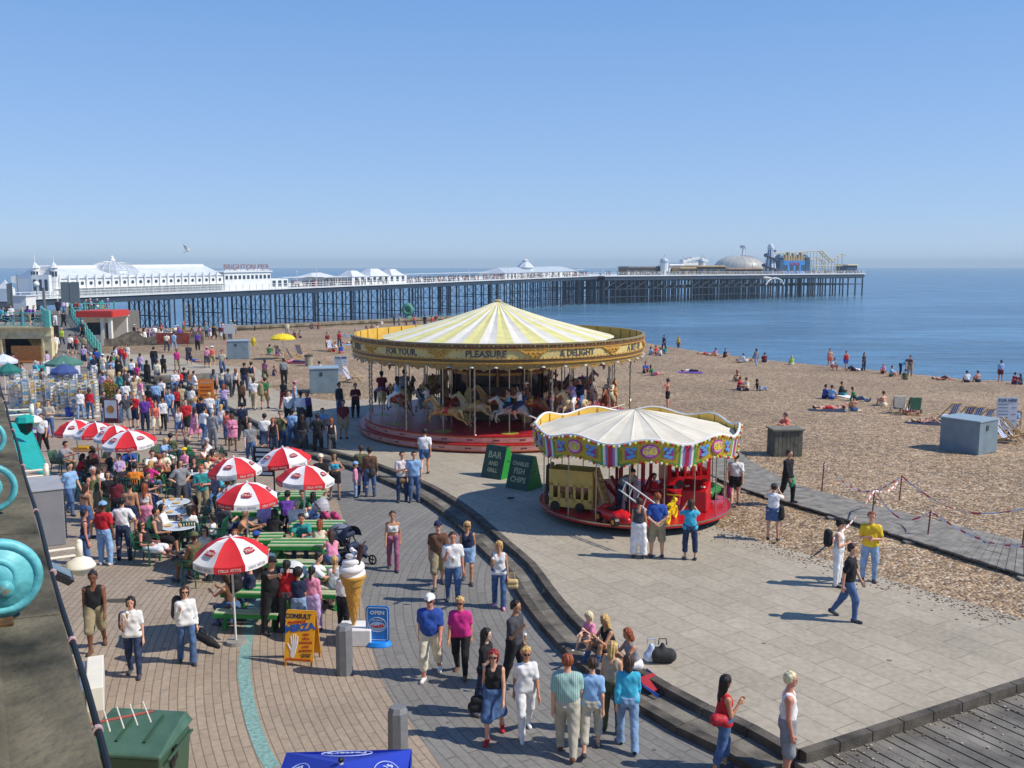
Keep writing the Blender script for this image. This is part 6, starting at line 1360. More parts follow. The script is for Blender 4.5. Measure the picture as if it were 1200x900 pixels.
person(at(733,606,HP+kf)+Vector((0,.5,0)),'bend',20,'m','tee:grey','jeans:darkdenim','short:dark',lod='near',label='man in a grey tee shirt bending over inside the small carousel')
person(Vector((KX+.55,KY-.6,HP+kf)),'sit',30,'k','tee:red','shorts:red','short:brunette',lod='mid',label='small child in red sitting in a ride on the small carousel')
# ---------------------------------------------------------------- street furniture on the plaza
green=mat('bench_green','#1f8a3c',.5,.15,4);slat=mat('bench_slat_cream','#b4bb93',.6,.12,5);plast=mat('chair_green_plastic','#1f5a40',.4,.1,4)
RBr=mat('parasol_red','#d0222a',.75,.06,3,.3,bsc=3);RBw=mat('parasol_white','#e9e6e4',.75,.04,3,.3,bsc=3)
wsteel=mat('white_steel','#dcdcd8',.35,.05);alu=mat('aluminium','#b9bcbe',.3,.1,5,metal=.7)
def parasol_proto(R,H,z):
 t=thing('parasol','x','parasol',(0,0,0));mb=MB();hh=R*.42
 for i in range(8):
  a0,a1=2*PI*(i-.5)/8+PI/8,2*PI*(i+.5)/8+PI/8;mb.mi(i%2);pr=[(0.02,0),(.35,.1),(.65,.42),(.88,.82),(1,1.0)];NN=4
  for(r0,d0),(r1,d1)in zip([(R*a,hh*b)for a,b in pr][:-1],[(R*a,hh*b)for a,b in pr][1:]):
   for j in range(NN):
    P=[]
    for r,d_,jj in((r0,d0,j),(r1,d1,j),(r1,d1,j+1),(r0,d0,j+1)):
     q=jj/NN;x0,y0=r*math.cos(a0),r*math.sin(a0);x1_,y1_=r*math.cos(a1),r*math.sin(a1);sag=.035*math.sin(PI*q)*(r/R)
     P.append((x0+(x1_-x0)*q,y0+(y1_-y0)*q,H-d_-sag))
    mb.add(P,[(0,1,2,3)])
  x0,y0,x1_,y1_=R*math.cos(a0),R*math.sin(a0),R*math.cos(a1),R*math.sin(a1)
  for j in range(4):
   P=[(x0+(x1_-x0)*q,y0+(y1_-y0)*q,H-hh-.035*math.sin(PI*q)-dd)for q,dd in((j/4,0),(j/4,.14),((j+1)/4,.14),((j+1)/4,0))];mb.add(P,[(0,1,2,3)])
 mb.build('canopy',[RBr,RBw],t);hh2=hh
 badge=mat('badge_red','#a8202c',.6);bw=mat('badge_white','#e9dcd6',.6)
 for i in range(1,8,2):
  a=2*PI*i/8+PI/8;r=R*.70;z_=H-hh*.52;sl=math.atan2(hh*.45,R*.25)
  M_=Matrix.Translation((r*math.cos(a)*.98,r*math.sin(a)*.98,z_+.0))@Matrix.Rotation(a+PI/2,4,'Z')@Matrix.Rotation(sl*.85,4,'X')
  mb=MB();mb.T=M_;mb.box((0,0,.0),(.30*R,.13*R,.012));mb.box((0,.015,.002),(.18*R,.18*R,.012));b_=mb.build('badge',badge,t)
  tx=text('STELLA',.11*R,bw,b_,depth=.002,sx=.85);tx.matrix_local=M_@Matrix.Translation((0,0,.012))
 for i in range(0,8):
  a=2*PI*i/8+PI/8;r=R*math.cos(PI/8);M_=Matrix.Translation(((r+.008)*math.cos(a),(r+.008)*math.sin(a),H-hh-.10))@Matrix.Rotation(a+PI/2,4,'Z')@Matrix.Rotation(PI/2,4,'X')
  tx=text('STELLA  ARTOIS',.085,bw if i%2==0 else mat('valance_grey','#a9a7a8',.7),t,depth=.002,sx=R*.92);tx.matrix_local=M_
 mb=MB();mb.cyl((0,0,0),(0,0,H-.02),.025,n=10);mb.sphere((0,0,H+.02),.04,8,6);mb.build('pole',wsteel,t)
 for i in range(8):a=2*PI*i/8;mb=MB();mb.cyl((0,0,H-.08),(R*.97*math.cos(a),R*.97*math.sin(a),H-hh-.02),.012,n=5);mb.build('rib',wsteel,t)
 mb=MB();mb.cyl((0,0,0),(0,0,.08),.26,.24,16);mb.build('foot',mat('concrete_foot','#8d8a84',.9),t);return t
PR=[(92,505,23,'striped red and white parasol furthest left of the four in a row'),(116,509,25,'second red and white parasol from the left of the four in a row'),(136,512,24,'third red and white parasol from the left, overlapped by the fourth'),(155,518,31,'rightmost red and white parasol of the left row, overlapping its neighbour'),(279,553,31,'red and white parasol behind the wide one in the beer garden middle'),(339,540,32,'furthest back red and white parasol of the beer garden, nearest the big carousel'),(353,563,34,'red and white parasol over the menu post on the garden right side'),(288,584,37,'wide red and white parasol in the middle of the beer garden'),(273,652,45,'nearest and largest looking red and white parasol, above the front picnic bench')]
proto=parasol_proto(.92,2.35,0);first=True;PARA=[]
HE=2.35-.92*.42-.05
for u,v,rpx,lab in PR:
 p=at(u,v,HE);o=proto if first else dup(proto);first=False
 o.location=(p.x,p.y,0);o.rotation_euler=(rs.randn()*.035,rs.randn()*.035,rs.rand()*6.28);s=rpx/FPX*(p.y*.992+.7)/.92;s=min(max(s,.8),1.2);o.scale=(s,s,1)
 o['label']=lab;o['group']='red and white parasols over the beer garden';PARA.append((p.x,p.y))
def bench_proto():
 t=thing('picnic_bench','x','picnic bench',(0,0,0));L=1.45
 mb=MB()
 for k in range(5):mb.mi(k%2);mb.box((0,(k-2)*.145,.755),(L,.13,.035))
 bt=mb.build('tabletop',[slat,green],t)
 for sy in(-1,1):
  mb=MB()
  for k in range(2):mb.box((0,sy*(.62+k*.15),.455),(L,.135,.035))
  mb.build('seat',slat,t)
 for sx in(-1,1):
  x=sx*L*.38;mb=MB()
  for sy in(-1,1):mb.bar((x,sy*.25,.74),(x,sy*.62,0),.06,.09,up=(1,0,0))
  mb.bar((x+.055*sx,-.82,.42),(x+.055*sx,.82,.42),.05,.1);mb.bar((x+.055*sx,-.36,.71),(x+.055*sx,.36,.71),.05,.07);mb.build('a_frame',green,t)
 mb=MB();
 for sy in(-1,1):mb.box((0,sy*.365,.70),(L*.98,.03,.09));mb.box((0,sy*.845,.41),(L*.98,.03,.09));mb.box((0,sy*.545,.41),(L*.98,.03,.09))
 mb.build('edge_rail',green,t);return t
BN_=[(302,712,-4,'green picnic bench nearest the camera with a rucksack on it'),(375,690,-4,'long green picnic bench right beside the giant cone'),(350,655,0,'cream topped green picnic bench in the middle beside the pushchair'),(300,614,0,'green picnic bench below the wide middle parasol'),(372,632,0,'green picnic bench of the family left of the blue buggy'),(352,595,2,'furthest green picnic bench beneath the right hand parasols'),(300,648,3,'short green picnic bench directly behind the largest parasol')]
bp=bench_proto();first=True;BEN=[]
for u,v,rz,lab in BN_:
 p=at(u,v,.3);o=bp if first else dup(bp);first=False;o.location=(p.x,p.y,0);o.rotation_euler=(0,0,D(rz));o['label']=lab;o['group']='green picnic benches in the beer garden';BEN.append((p.x,p.y,rz))
def rtable():
 t=thing('round_table','x','table',(0,0,0));mb=MB();mb.lathe([(0,.73),(.48,.73),(.5,.742),(.48,.755),(0,.757)],n=28);mb.build('tabletop',mat('pale_tabletop','#c9d3da',.3,.08,5),t)
 mb=MB();mb.cyl((0,0,.02),(0,0,.73),.035,n=10);mb.build('stem',alu,t)
 for k in range(4):a=PI/4+k*PI/2;mb=MB();mb.bar((0,0,.07),(.33*math.cos(a),.33*math.sin(a),.02),.04,.03);mb.build('foot',alu,t)
 return t
def pchair(m):
 t=thing('garden_chair','x','chair',(0,0,0));mb=MB();mb.box((0,0,.44),(.48,.46,.025));o=mb.build('seat',m,t);bevel(o,.01)
 mb=MB()
 for k in range(7):x=(k-3)*.068;mb.bar((x,.22,.45),(x*1.05,.33,.86),.045,.015,up=(0,1,0))
 mb.tube([(-.24,.23,.45),(-.25,.33,.84),(-.2,.345,.89),(.2,.345,.89),(.25,.33,.84),(.24,.23,.45)],.02,6);mb.build('backrest',m,t)
 for sx in(-1,1):mb=MB();mb.tube([(sx*.25,-.2,.02),(sx*.25,-.2,.62),(sx*.26,-.15,.66),(sx*.26,.27,.66)],.02,6);mb.build('arm',m,t)
 for sx in(-1,1):
  mb=MB();mb.cyl((sx*.23,.2,.44),(sx*.26,.28,0),.022,.018,6);mb.build('leg',m,t)
  mb=MB();mb.cyl((sx*.23,-.2,.44),(sx*.25,-.22,0),.022,.018,6);mb.build('leg',m,t)
 return t
rt=rtable();first=True;TAB=[]
for u,v,lab in((210,616,'round pale table with food, nearest the camera on the plaza'),(206,598,'second round pale table behind the food covered one'),(203,588,'third round table in front of the standing grey shirted man'),(228,553,'pale blue square looking table top by the wicker chair')):
 p=at(u,v,.75);o=rt if first else dup(rt);first=False;o.location=(p.x,p.y,0);o['label']=lab;o['group']='round tables on the plaza';TAB.append((p.x,p.y))
food=mat('food_tray','#d8b26a',.6,.4,30);glassm=mat('beer_glass','#c98e2e',.15,.1);red_s=mat('sauce_red','#b02a20',.4)
for i,(x,y)in enumerate(TAB):
 for k in range(4):
  a=k*1.7+i;mb=MB();px,py=x+.28*math.cos(a),y+.28*math.sin(a)
  if k%2:mb.lathe([(0,0),(.03,0),(.038,.13),(.03,.13),(.028,.01)],n=10);o=mb.build('pint_glass',[glassm,wsteel][i%2],loc=(px,py,.758),smooth=True);tag(o,f"pint glass of beer standing on the {['nearest', 'second nearest', 'third', 'furthest'][i]} round pale table",'glass','glasses on the round tables')
  else:mb.lathe([(0,0),(.07,0),(.12,.025),(.115,.03),(.02,.02)],n=14);o=mb.build('plate_of_food',food,loc=(px,py,.758));tag(o,f"plate with leftover food on the {['nearest', 'second nearest', 'third', 'furthest'][i]} round pale table",'plate','plates on the round tables')
wood=mat('brown_table_wood','#9a6530',.5,.25,6,.2)
def btable():
 t=thing('wooden_table','x','table',(0,0,0));mb=MB()
 for k in range(6):mb.box((0,(k-2.5)*.13,.74),(1.3,.12,.03))
 mb.build('tabletop',wood,t)
 for sx in(-1,1):
  for sy in(-1,1):mb=MB();mb.bar((sx*.58,sy*.33,.73),(sx*.58,sy*.33,0),.05,.05,up=(1,0,0));mb.build('leg',alu,t)
 return t
bt_=btable();first=True
for u,v,rz,lab in((98,527,0,'brown slatted table with a yellow tray under the leftmost parasols'),(165,545,10,'brown slatted table beside the man in the orange shirt'),(190,550,-5,'brown slatted table behind the wicker chair'),(148,556,0,'brown slatted table among the seated drinkers below the parasol row'),(245,535,8,'brown slatted table near the standing crowd at the garden back'),(120,540,5,'brown slatted table behind the waiter in the sky coloured shirt')):
 p=at(u,v,.74);o=bt_ if first else dup(bt_);first=False;o.location=(p.x,p.y,0);o.rotation_euler=(0,0,D(rz));o['label']=lab;o['group']='brown tables on the plaza';TAB.append((p.x,p.y))
p=at(97,525,.77);mb=MB();mb.box((0,0,.02),(.55,.38,.03));mb.box((0,.18,.05),(.55,.02,.05));mb.box((0,-.18,.05),(.55,.02,.05));tag(mb.build('serving_tray',mat('tray_yellow','#d8a81c',.5),loc=(p.x,p.y,.76)),'bright yellow serving tray on the table under the leftmost parasols','tray')
CH=pchair(plast);chair_first=True;CHN=[0]
def chair_at(x,y,rz,lab='green plastic garden chair with someone sitting in it on the plaza'):
 global chair_first
 o=CH if chair_first else dup(CH);chair_first=False;o.location=(x,y,0);o.rotation_euler=(0,0,rz);o['label']=lab;o['group']='green plastic chairs on the plaza';CHN[0]+=1;return o
wc=pchair(mat('wicker_tan','#b98a48',.6,.25,20));p=at(184,577,0);wc.location=(p.x,p.y,0);wc.rotation_euler=(0,0,D(150));wc['label']='tan wicker chair with pale legs, standing empty beside the tables'
def bag(name,lab,p,prims,m,rz=0,h=.018,cat='bag'):
 t=thing(name,lab,cat,p,D(rz));put('body',sdf_mesh('body',prims,h,k=.04),m,t)
 mb=MB();mb.tube([(-.08,0,.36),(-.07,0,.48),(.07,0,.48),(.08,0,.36)],.012,6);mb.build('handle',m,t);return t
black_c=mat('black_canvas','#17171a',.8,.2,10,.3);bluebag=mat('blue_bag','#1f5fa8',.7,.15,8)
p=at(277,692,.78);bag('rucksack','black rucksack standing on the nearest picnic bench',p,[(V3(0,0,.13),V3(0,0,.33),.15,.12),(V3(0,-.1,.12),V3(0,-.1,.2),.1,.09)],black_c)
p=at(276,726,0);bag('sports_bag','bright blue sports bag under the nearest picnic bench',p,[(V3(-.22,0,.14),V3(.22,0,.14),.13,.13)],bluebag)
p=at(241,750,.25);t=thing('violin_case','long black instrument case carried low by the woman in white','case',p,D(-25));put('case',sdf_mesh('case',[(V3(-.3,0,.12),V3(.12,0,-.02),.1,.09),(V3(.12,0,-.02),V3(.34,0,-.09),.09,.045)],.018),black_c,t);mb=MB();mb.tube([(-.16,0,.16),(-.12,0,.24),(0,0,.2),(.02,0,.12)],.012,6);mb.build('handle',black_c,t)
def pushchair(p,rz,lab,m,m2):
 t=thing('pushchair',lab,'pushchair',p,D(rz));fr=mat('dark_frame','#23252a',.4)
 mb=MB();mb.tube([(-.25,-.35,.12),(-.25,.15,.5),(-.25,.5,1.0)],.018,6);mb.tube([(.25,-.35,.12),(.25,.15,.5),(.25,.5,1.0)],.018,6);mb.tube([(-.25,.5,1.0),(.25,.5,1.0)],.022,6);mb.tube([(-.25,.35,.12),(-.25,-.15,.62)],.016,6);mb.tube([(.25,.35,.12),(.25,-.15,.62)],.016,6);mb.build('frame',fr,t)
 put('seat',sdf_mesh('seat',[(V3(-.12,-.2,.46),V3(.12,-.2,.46),.1,.1),(V3(-.12,.1,.5),V3(.12,.1,.5),.11,.11),(V3(-.12,.2,.82),V3(.12,.2,.82),.08,.08),(V3(0,-.35,.3),V3(0,-.2,.42),.06,.1)],.022,k=.08),m,t)
 mb=MB();mb.lathe([(.34*math.cos(a),.34*math.sin(a))for a in np.linspace(0,PI/2-.05,6)],(0,.12,.72),14,a0=-.2,a1=PI+.2);mb.build('hood',m2,t)
 mb=MB();mb.box((0,.1,.22),(.36,.4,.12));mb.build('basket',m,t)
 for x in(-.27,.27):
  for y in(-.36,.36):mb=MB();mb.tube([(x,y+.12*math.cos(q*PI/6),.13+.12*math.sin(q*PI/6))for q in range(13)],.024,6);mb.box((x,y,.13),(.02,.2,.02));mb.box((x,y,.13),(.02,.02,.2));mb.build('wheel',black_c,t)
 return t
navym=mat('pram_navy','#1f2c48',.7,.2,8)
pushchair(at(417,662),60,'navy blue buggy with a rounded hood parked right of the family bench',navym,navym)
pushchair(at(398,656),200,'dark pushchair parked next to the navy blue buggy',mat('pram_dark','#2a2f3a',.7),mat('pram_grey','#6b7484',.7))
pushchair(at(385,622),120,'pink and clear wrapped pushchair at the back right of the benches',mat('pram_pink','#c03a78',.6),mat('pram_clear','#c3c0c6',.2,.2,6))
pushchair(at(349,705),160,'black pushchair with a white blanket behind the sandwich board',mat('pram_black','#1a1b20',.7),wsteel)
p=at(415,752,0);t=thing('giant_ice_cream','giant model whipped ice cream cone with a chocolate flake on a white base','model cone',(p.x,p.y,0));t.scale=(.92,.92,.88);pz=.42
mb=MB();mb.box((.05,0,pz/2),(.78,.62,pz));o=mb.build('base',mat('white_base','#e6e6e4',.5,.06),t);bevel(o,.03,3)
cone_m=brick_mat('wafer','#d09a3c','#c68f34','#94621c',.085,.085,.012,ang=.6,stain=.1)if False else mat('wafer','#cf9a42',.45,.2,14,.3)
mb=MB();mb.lathe([(.03,pz),(.055,pz+.1),(.19,pz+.95),(.20,pz+1.0),(.24,pz+1.03),(.27,pz+1.15),(.28,pz+1.2),(.31,pz+1.22),(.31,pz+1.27),(.2,pz+1.28)],n=28)
for k in range(8):
 for sg in(1,-1):mb.tube([((.055+.135*q/8+.002)*math.cos(2*PI*k/8+sg*q*.26),(.055+.135*q/8+.002)*math.sin(2*PI*k/8+sg*q*.26),pz+.1+.85*q/8)for q in range(9)],.007,4)
mb.build('wafer_cone',cone_m,t,smooth=False)
pr=[]
for k in range(95):q=k/94;a=q*PI*7.2;r=.245*(1-q)**.75*(1 if q>.1 else.75+2.5*q);z=pz+1.30+q*.62;pr.append((V3(r*math.cos(a),r*math.sin(a),z),.105*(1-q*.72)))
put('whipped_cream',sdf_mesh('cream',[(a[0],b[0],a[1],b[1])for a,b in zip(pr[:-1],pr[1:])]+[(V3(0,0,pz+1.28),V3(0,0,pz+1.65),.26,.1)],.018,k=.025),mat('cream_gloss','#efeae6',.3,.03),t)
mb=MB();mb.cyl((.12,-.06,pz+1.5),(.24,-.1,pz+2.05),.06,n=10);mb.build('chocolate_flake',mat('choc','#4a2a1c',.7,.3,20,.8),t)
bm_=mat('bollard_stone','#77787a',.7,.12,6,.3)
for i,(u,v,H_,lab)in enumerate(((404,789,1.0,'grey octagonal bollard between the fortune board and the blue sign'),(467,897,1.0,'grey octagonal bollard beside the blue parasol at the bottom edge'))):
 p=at(u,v);t=thing('bollard',lab,'bollard',(p.x,p.y,0),PI/8,'grey stone bollards along the road edge');mb=MB();mb.lathe([(.17,0),(.165,H_-.08)],n=8);mb.lathe([(.165,H_-.08),(.12,H_),(0,H_+.005)],n=8);mb.build('post',bm_,t)
yb_=mat('board_yellow','#f0a818',.5,.05);dkb=mat('ink_navy','#1c2a4c',.6);redi=mat('ink_red','#c03022',.6);blui=mat('ink_blue','#2456a8',.6);hand=mat('hand_white','#e2dcdc',.6,.04)
p=at(355,775);t=thing('fortune_board','yellow sandwich board with a white palm and the words consult professor','sandwich board',(p.x,p.y,0),D(-8));W_,H_=.72,1.18;t.scale=(.84,.84,.84)
tl=D(12)
def panel(sgn,ln=True):
 R=Matrix.Translation((0,sgn*.28,.12))@Matrix.Rotation(sgn*tl,4,'X');mb=MB();mb.T=R;mb.box((0,0,H_/2),(W_,.025,H_));a=mb.build('panel',yb_,t);mb=MB();mb.T=R
 for x in(-W_/2+.04,W_/2-.04):mb.box((x,0,-.06),(.04,.03,.14))
 mb.build('leg',mat('batten','#c9822a',.6),t);return R,a
R,pa=panel(-1);panel(1)
def T2(s,sz,m,x,z,sx=1,rot=0,bold=.0):
 o=text(s,sz,m,pa,depth=.003,sx=sx,bold=bold);o.matrix_local=R@Matrix.Translation((x,-.017,z))@Matrix.Rotation(rot,4,'Y')@Matrix.Rotation(PI/2,4,'X');return o
T2('CONSULT',.15,dkb,-.06,1.06,.95,0,.006);T2('PROFESSOR',.09,redi,-.08,.92,.95,-.12,.003);T2('MIRZA',.22,blui,0,.79,1.15,-.15,.012)
for i,s in enumerate(('HELP','LIFE &','MARRIAGE','LOVE','QUESTION')):T2(s,.07,redi,.16,.64-i*.095,.95,-.06,.002)
T2('A READING',.05,dkb,.17,.17,1,-.06);T2('ANY TIME',.05,dkb,.17,.12,1,-.06)
mb=MB();mb.T=R;mb.box((0,-.016,.045),(.62,.01,.03));mb.build('red_line',redi,pa)
hm=sdf_mesh('hand',[(V3(-.14,-.016,.2),V3(-.12,-.016,.36),.055,.07),(V3(-.16,-.016,.12),V3(-.16,-.016,.2),.05,.05)]+[(V3(-.19+i*.045,-.016,.4),V3(-.215+i*.055,-.016,.4+l),.022,.017)for i,l in enumerate((.17,.22,.23,.18))]+[(V3(-.2,-.016,.26),V3(-.29,-.016,.4),.026,.018)],.008,[(V3(0,-.022,0),V3(0,-1,0))],k=.015);hm.transform(R);put('painted_hand',hm,hand,pa)
p=at(443,756);t=thing('ice_cream_sign','rounded blue pavement sign reading open with an ice cream logo','sign',(p.x,p.y,0),D(-4));t.scale=(.83,.83,.83);bl=mat('sign_blue','#0f66b8',.4,.06)
mb=MB();P=[(.3*math.cos(a)*1.0+0,0,.0)for a in[]];
def rrect(w_,h_,r,z0,n=5):
 o=[]
 for cx,cz,a0 in((w_/2-r,z0+h_-r,0),(-w_/2+r,z0+h_-r,PI/2),(-w_/2+r,z0+r,PI),(w_/2-r,z0+r,1.5*PI)):
  for k in range(n+1):a=a0+PI/2*k/n;o.append((cx+r*math.cos(a),cz+r*math.sin(a)))
 return o
def plate(mb,P,y0,y1):n=len(P);mb.add([(x,y0,z)for x,z in P]+[(x,y1,z)for x,z in P],[tuple(range(n)),tuple(range(2*n-1,n-1,-1))]+[(i,n+i,n+(i+1)%n,(i+1)%n)for i in range(n)])
plate(mb,rrect(.60,.92,.09,.12),-.03,.03);fixn(mb.build('panel',bl,t));mb=MB();plate(mb,rrect(.53,.85,.07,.155),-.034,-.03);fixn(mb.build('inner_panel',mat('sign_light_blue','#1c7fcf',.4,.05),t))
mb=MB();mb.tube([(x,-.036,z)for x,z in rrect(.53,.85,.07,.155)+rrect(.53,.85,.07,.155)[:1]],.007,4);mb.build('white_border',wsteel,t)
mb=MB();mb.lathe([(0,.13),(.3,.12),(.36,.03),(.36,0)],n=24,sy=.62);mb.build('base',mat('sign_bright_blue','#1f86e0',.4),t)
text('OPEN',.13,wsteel,t,(0,-.036,.87),depth=.003,bold=.004,sx=1.1);
mb=MB();mb.tube([(.23*math.cos(a),-.037,.56+.19*math.sin(a))for a in np.linspace(0,2*PI,29)],.008,4);mb.build('oval_ring',wsteel,t)
mb=MB();plate(mb,[(.2*math.cos(a),.52+.115*math.sin(a))for a in np.linspace(0,2*PI,25)[:-1]],-.04,-.034);fixn(mb.build('oval',mat('oval_pale','#a9c6e6',.5,.04),t))
text('ICE CREAM',.06,wsteel,t,(0,-.04,.675),depth=.003);tx=text('Nestlé',.125,redi,t,(0,-.043,.52),depth=.003,bold=.004);tx.rotation_euler=(PI/2,-.1,0)
gdk=mat('board_dark_green','#27493a',.6,.15,6);gbr=mat('board_green','#0f8a2a',.5,.08);chk=mat('chalk_letters','#bdb98c',.7,.1)
for u,v,lines,lab in((584,558,(('BAR',.34,.86,1.0),('AND',.22,.55,.9),('GRILL',.2,.3,.9)),'green wedge board with the word bar painted on its dark face'),(614,571,(('CHARLES',.2,.9,.85),('FISH',.28,.64,.9),('CHIPS',.28,.34,.9)),'green wedge board offering fish and chips, nearer the small carousel')):
 p=at(u,v,HP);t=thing('wedge_board',lab,'sandwich board',(p.x,p.y,HP),D(-38));W_,H_,B_=.95,1.15,.45
 sd_=[(-B_,0),(B_,0),(.08,H_),(-.08,H_)]
 mb=MB();P=[(x,y,z)for x in(-W_/2,W_/2)for y,z in sd_];mb.mi(0).add(P,[(0,1,5,4),(1,2,6,5),(2,3,7,6),(3,0,4,7)]);mb.mi(1).add(P,[(3,2,1,0),(4,5,6,7)]);o=fixn(mb.build('body',[gdk,gbr],t))
 mb=MB();mb.box((W_/2+.002,0,.62),(.01,.14,.04));mb.build('hand_slot',blk,t)
 sl=math.atan2(B_-.08,H_);Rm=Matrix.Translation((0,-B_,0))@Matrix.Rotation(-sl,4,'X')
 for s,sz,zz,sx in lines:o=text(s,sz,chk,t,depth=.003,sx=sx,bold=.006);o.matrix_local=Rm@Matrix.Translation((0,-.008,zz))@Matrix.Rotation(PI/2,4,'X')
p=at(242,474,0);p=Vector((p.x,p.y,.3));p=at(242,473,HP);t=thing('orange_board','tall orange notice board standing at the back of the crowd','sandwich board',(p.x,p.y,HP),D(5));orm=mat('board_orange','#e8801e',.5,.06)
mb=MB();mb.box((0,0,.72),(.85,.06,1.3));mb.build('panel',orm,t);mb=MB();mb.box((0,.2,.6),(.8,.05,1.2),R=Matrix.Rotation(D(14),3,'X'));mb.build('rear_panel',orm,t);text('ICE CREAM',.15,wsteel,t,(0,-.035,1.2),sx=.85,depth=.002)
for z in(.95,.75,.5):mb=MB();mb.box((0,-.034,z),(.6,.01,.07));mb.build('printed_line',mat('line_dark_red','#a04a20',.6),t)
p=at(311,590);t=thing('menu_post','menu post with stacked white price slats between the back parasols','sign',(p.x,p.y,0),D(-10));mb=MB();mb.cyl((-.35,0,0),(-.35,0,2.0),.03);mb.cyl((.35,0,0),(.35,0,2.0),.03);mb.build('frame',blk,t);mb=MB();mb.box((0,0,1.45),(.66,.03,1.0));mb.build('board',blk,t)
for k in range(6):mb=MB();mb.box((0,-.025,1.05+k*.16),(.58-.06*(k%2),.02,.09));mb.build('price_slat',wsteel,t)
bg_=mat('bin_green','#38543f',.4,.1,3,.1);bgl=mat('bin_lid_green','#4b6d5c',.5,.12,3,.1,dirt='#3c5a4a')
p=at(160,1010,0);pz_=1.3;c=at(158,855,1.28);t=thing('wheelie_bin','large green four wheeled rubbish bin with a lid at the bottom left','bin',(c.x,c.y,0),D(-6))
mb=MB();wx,wy=.62,.50;P=[(-wx*.92,-wy*.85,.18),(wx*.92,-wy*.85,.18),(wx*.92,wy*.85,.18),(-wx*.92,wy*.85,.18),(-wx,-wy,1.12),(wx,-wy,1.12),(wx,wy,1.12),(-wx,wy,1.12)];mb.add(P,[(3,2,1,0),(4,5,6,7),(0,1,5,4),(1,2,6,5),(2,3,7,6),(3,0,4,7)]);bevel(mb.build('body',bg_,t),.04,3)
mb=MB();P=[(-wx-.03,-wy-.05,1.13),(wx+.03,-wy-.05,1.13),(wx+.03,wy+.04,1.2),(-wx-.03,wy+.04,1.2),(-wx-.03,-wy-.05,1.19),(wx+.03,-wy-.05,1.19),(wx*.93,wy-.05,1.38),(-wx*.93,wy-.05,1.38)];mb.add(P,[(3,2,1,0),(4,5,6,7),(0,1,5,4),(1,2,6,5),(2,3,7,6),(3,0,4,7)]);ld=fixn(mb.build('lid',bgl,t));bevel(ld,.025,3)
for x in(-.12,.3):mb=MB();mb.bar((x,-.3,1.262),(x,.3,1.37),.03,.025);mb.build('lid_rib',bg_,ld)
mb=MB();mb.tube([(wx+.02,-.4,1.02),(wx+.07,-.4,1.06),(wx+.07,.38,1.12),(wx+.02,.38,1.08)],.022,8);mb.build('handle',bg_,t)
mb=MB();mb.lathe([(.001,.03),(.1,.02),(.11,0)],(0,0,0),12);o=mb.build('lock',blk,t);o.location=(wx+.0,-.12,.92);o.rotation_euler=(0,PI/2,0);o.scale=(1.2,.8,1)
mb=MB();mb.box((wx+.02,-.08,1.0),(.03,.12,.2));mb.build('latch',blk,t)
for sx in(-1,1):
 for sy in(-1,1):mb=MB();mb.cyl((sx*.5,sy*.36-.02,.09),(sx*.5,sy*.36+.02,.09),.09,n=14);mb.build('wheel',blk,t)
c=at(400,912,2.2);t=thing('blue_parasol','square royal blue parasol with a white oval logo at the bottom edge','parasol',(c.x,c.y,0),D(3));bp_=mat('parasol_blue','#1836a8',.7,.08,3,.2);Hh=2.38;R_=0.76
top_v=at(390,871,2.3)
mb=MB();co_=[(-R_,-R_),(R_,-R_),(R_,R_),(-R_,R_)];n_=6
for i in range(4):
 a,b=Vector((*co_[i],2.12)),Vector((*co_[(i+1)%4],2.12));tp_=Vector((0,0,Hh))
 for j in range(n_):
  for k in range(n_):
   def q(jj,kk):s=kk/n_;e=a.lerp(b,s);p_=tp_.lerp(e,jj/n_);p_.z-=.05*math.sin(PI*s)*(jj/n_);return p_
   mb.add([q(j,k),q(j+1,k),q(j+1,k+1),q(j,k+1)],[(0,1,2,3)])
 mb.add([a,a-Vector((0,0,.18)),b-Vector((0,0,.18)),b],[(0,1,2,3)])
mb.build('canopy',bp_,t);mb=MB();mb.cyl((0,0,0),(0,0,Hh+.05),.025);mb.build('pole',wsteel,t);mb=MB();mb.sphere((0,0,Hh+.04),.035,8,6);mb.build('finial',blk,t)
wl=mat('logo_white','#b9c6ea',.6)
for a in(PI/4*0,PI/2,PI,-PI/2):
 M_=Matrix.Rotation(a,4,'Z')@Matrix.Translation((.52,0,Hh-.26*.52/R_+.005))@Matrix.Rotation(PI/2,4,'Z')@Matrix.Rotation(math.atan2(.26,R_),4,'X')
 mb=MB();mb.T=M_;mb.tube([(.3*math.cos(x),.17*math.sin(x),.01)for x in np.linspace(0,2*PI,29)],.006,4);o=mb.build('logo_ring',wl,t);tx=text('Foster\'s',.15,wl,o,depth=.002,bold=.003);tx.matrix_local=M_@Matrix.Translation((0,0,.015))
card=[mat('card '+c,c,.6,.25,22)for c in('#d9d4c8','#9fb4c8','#c8b090','#b9c4b4','#e4e0d8','#5f8fb8','#c9a24a')]
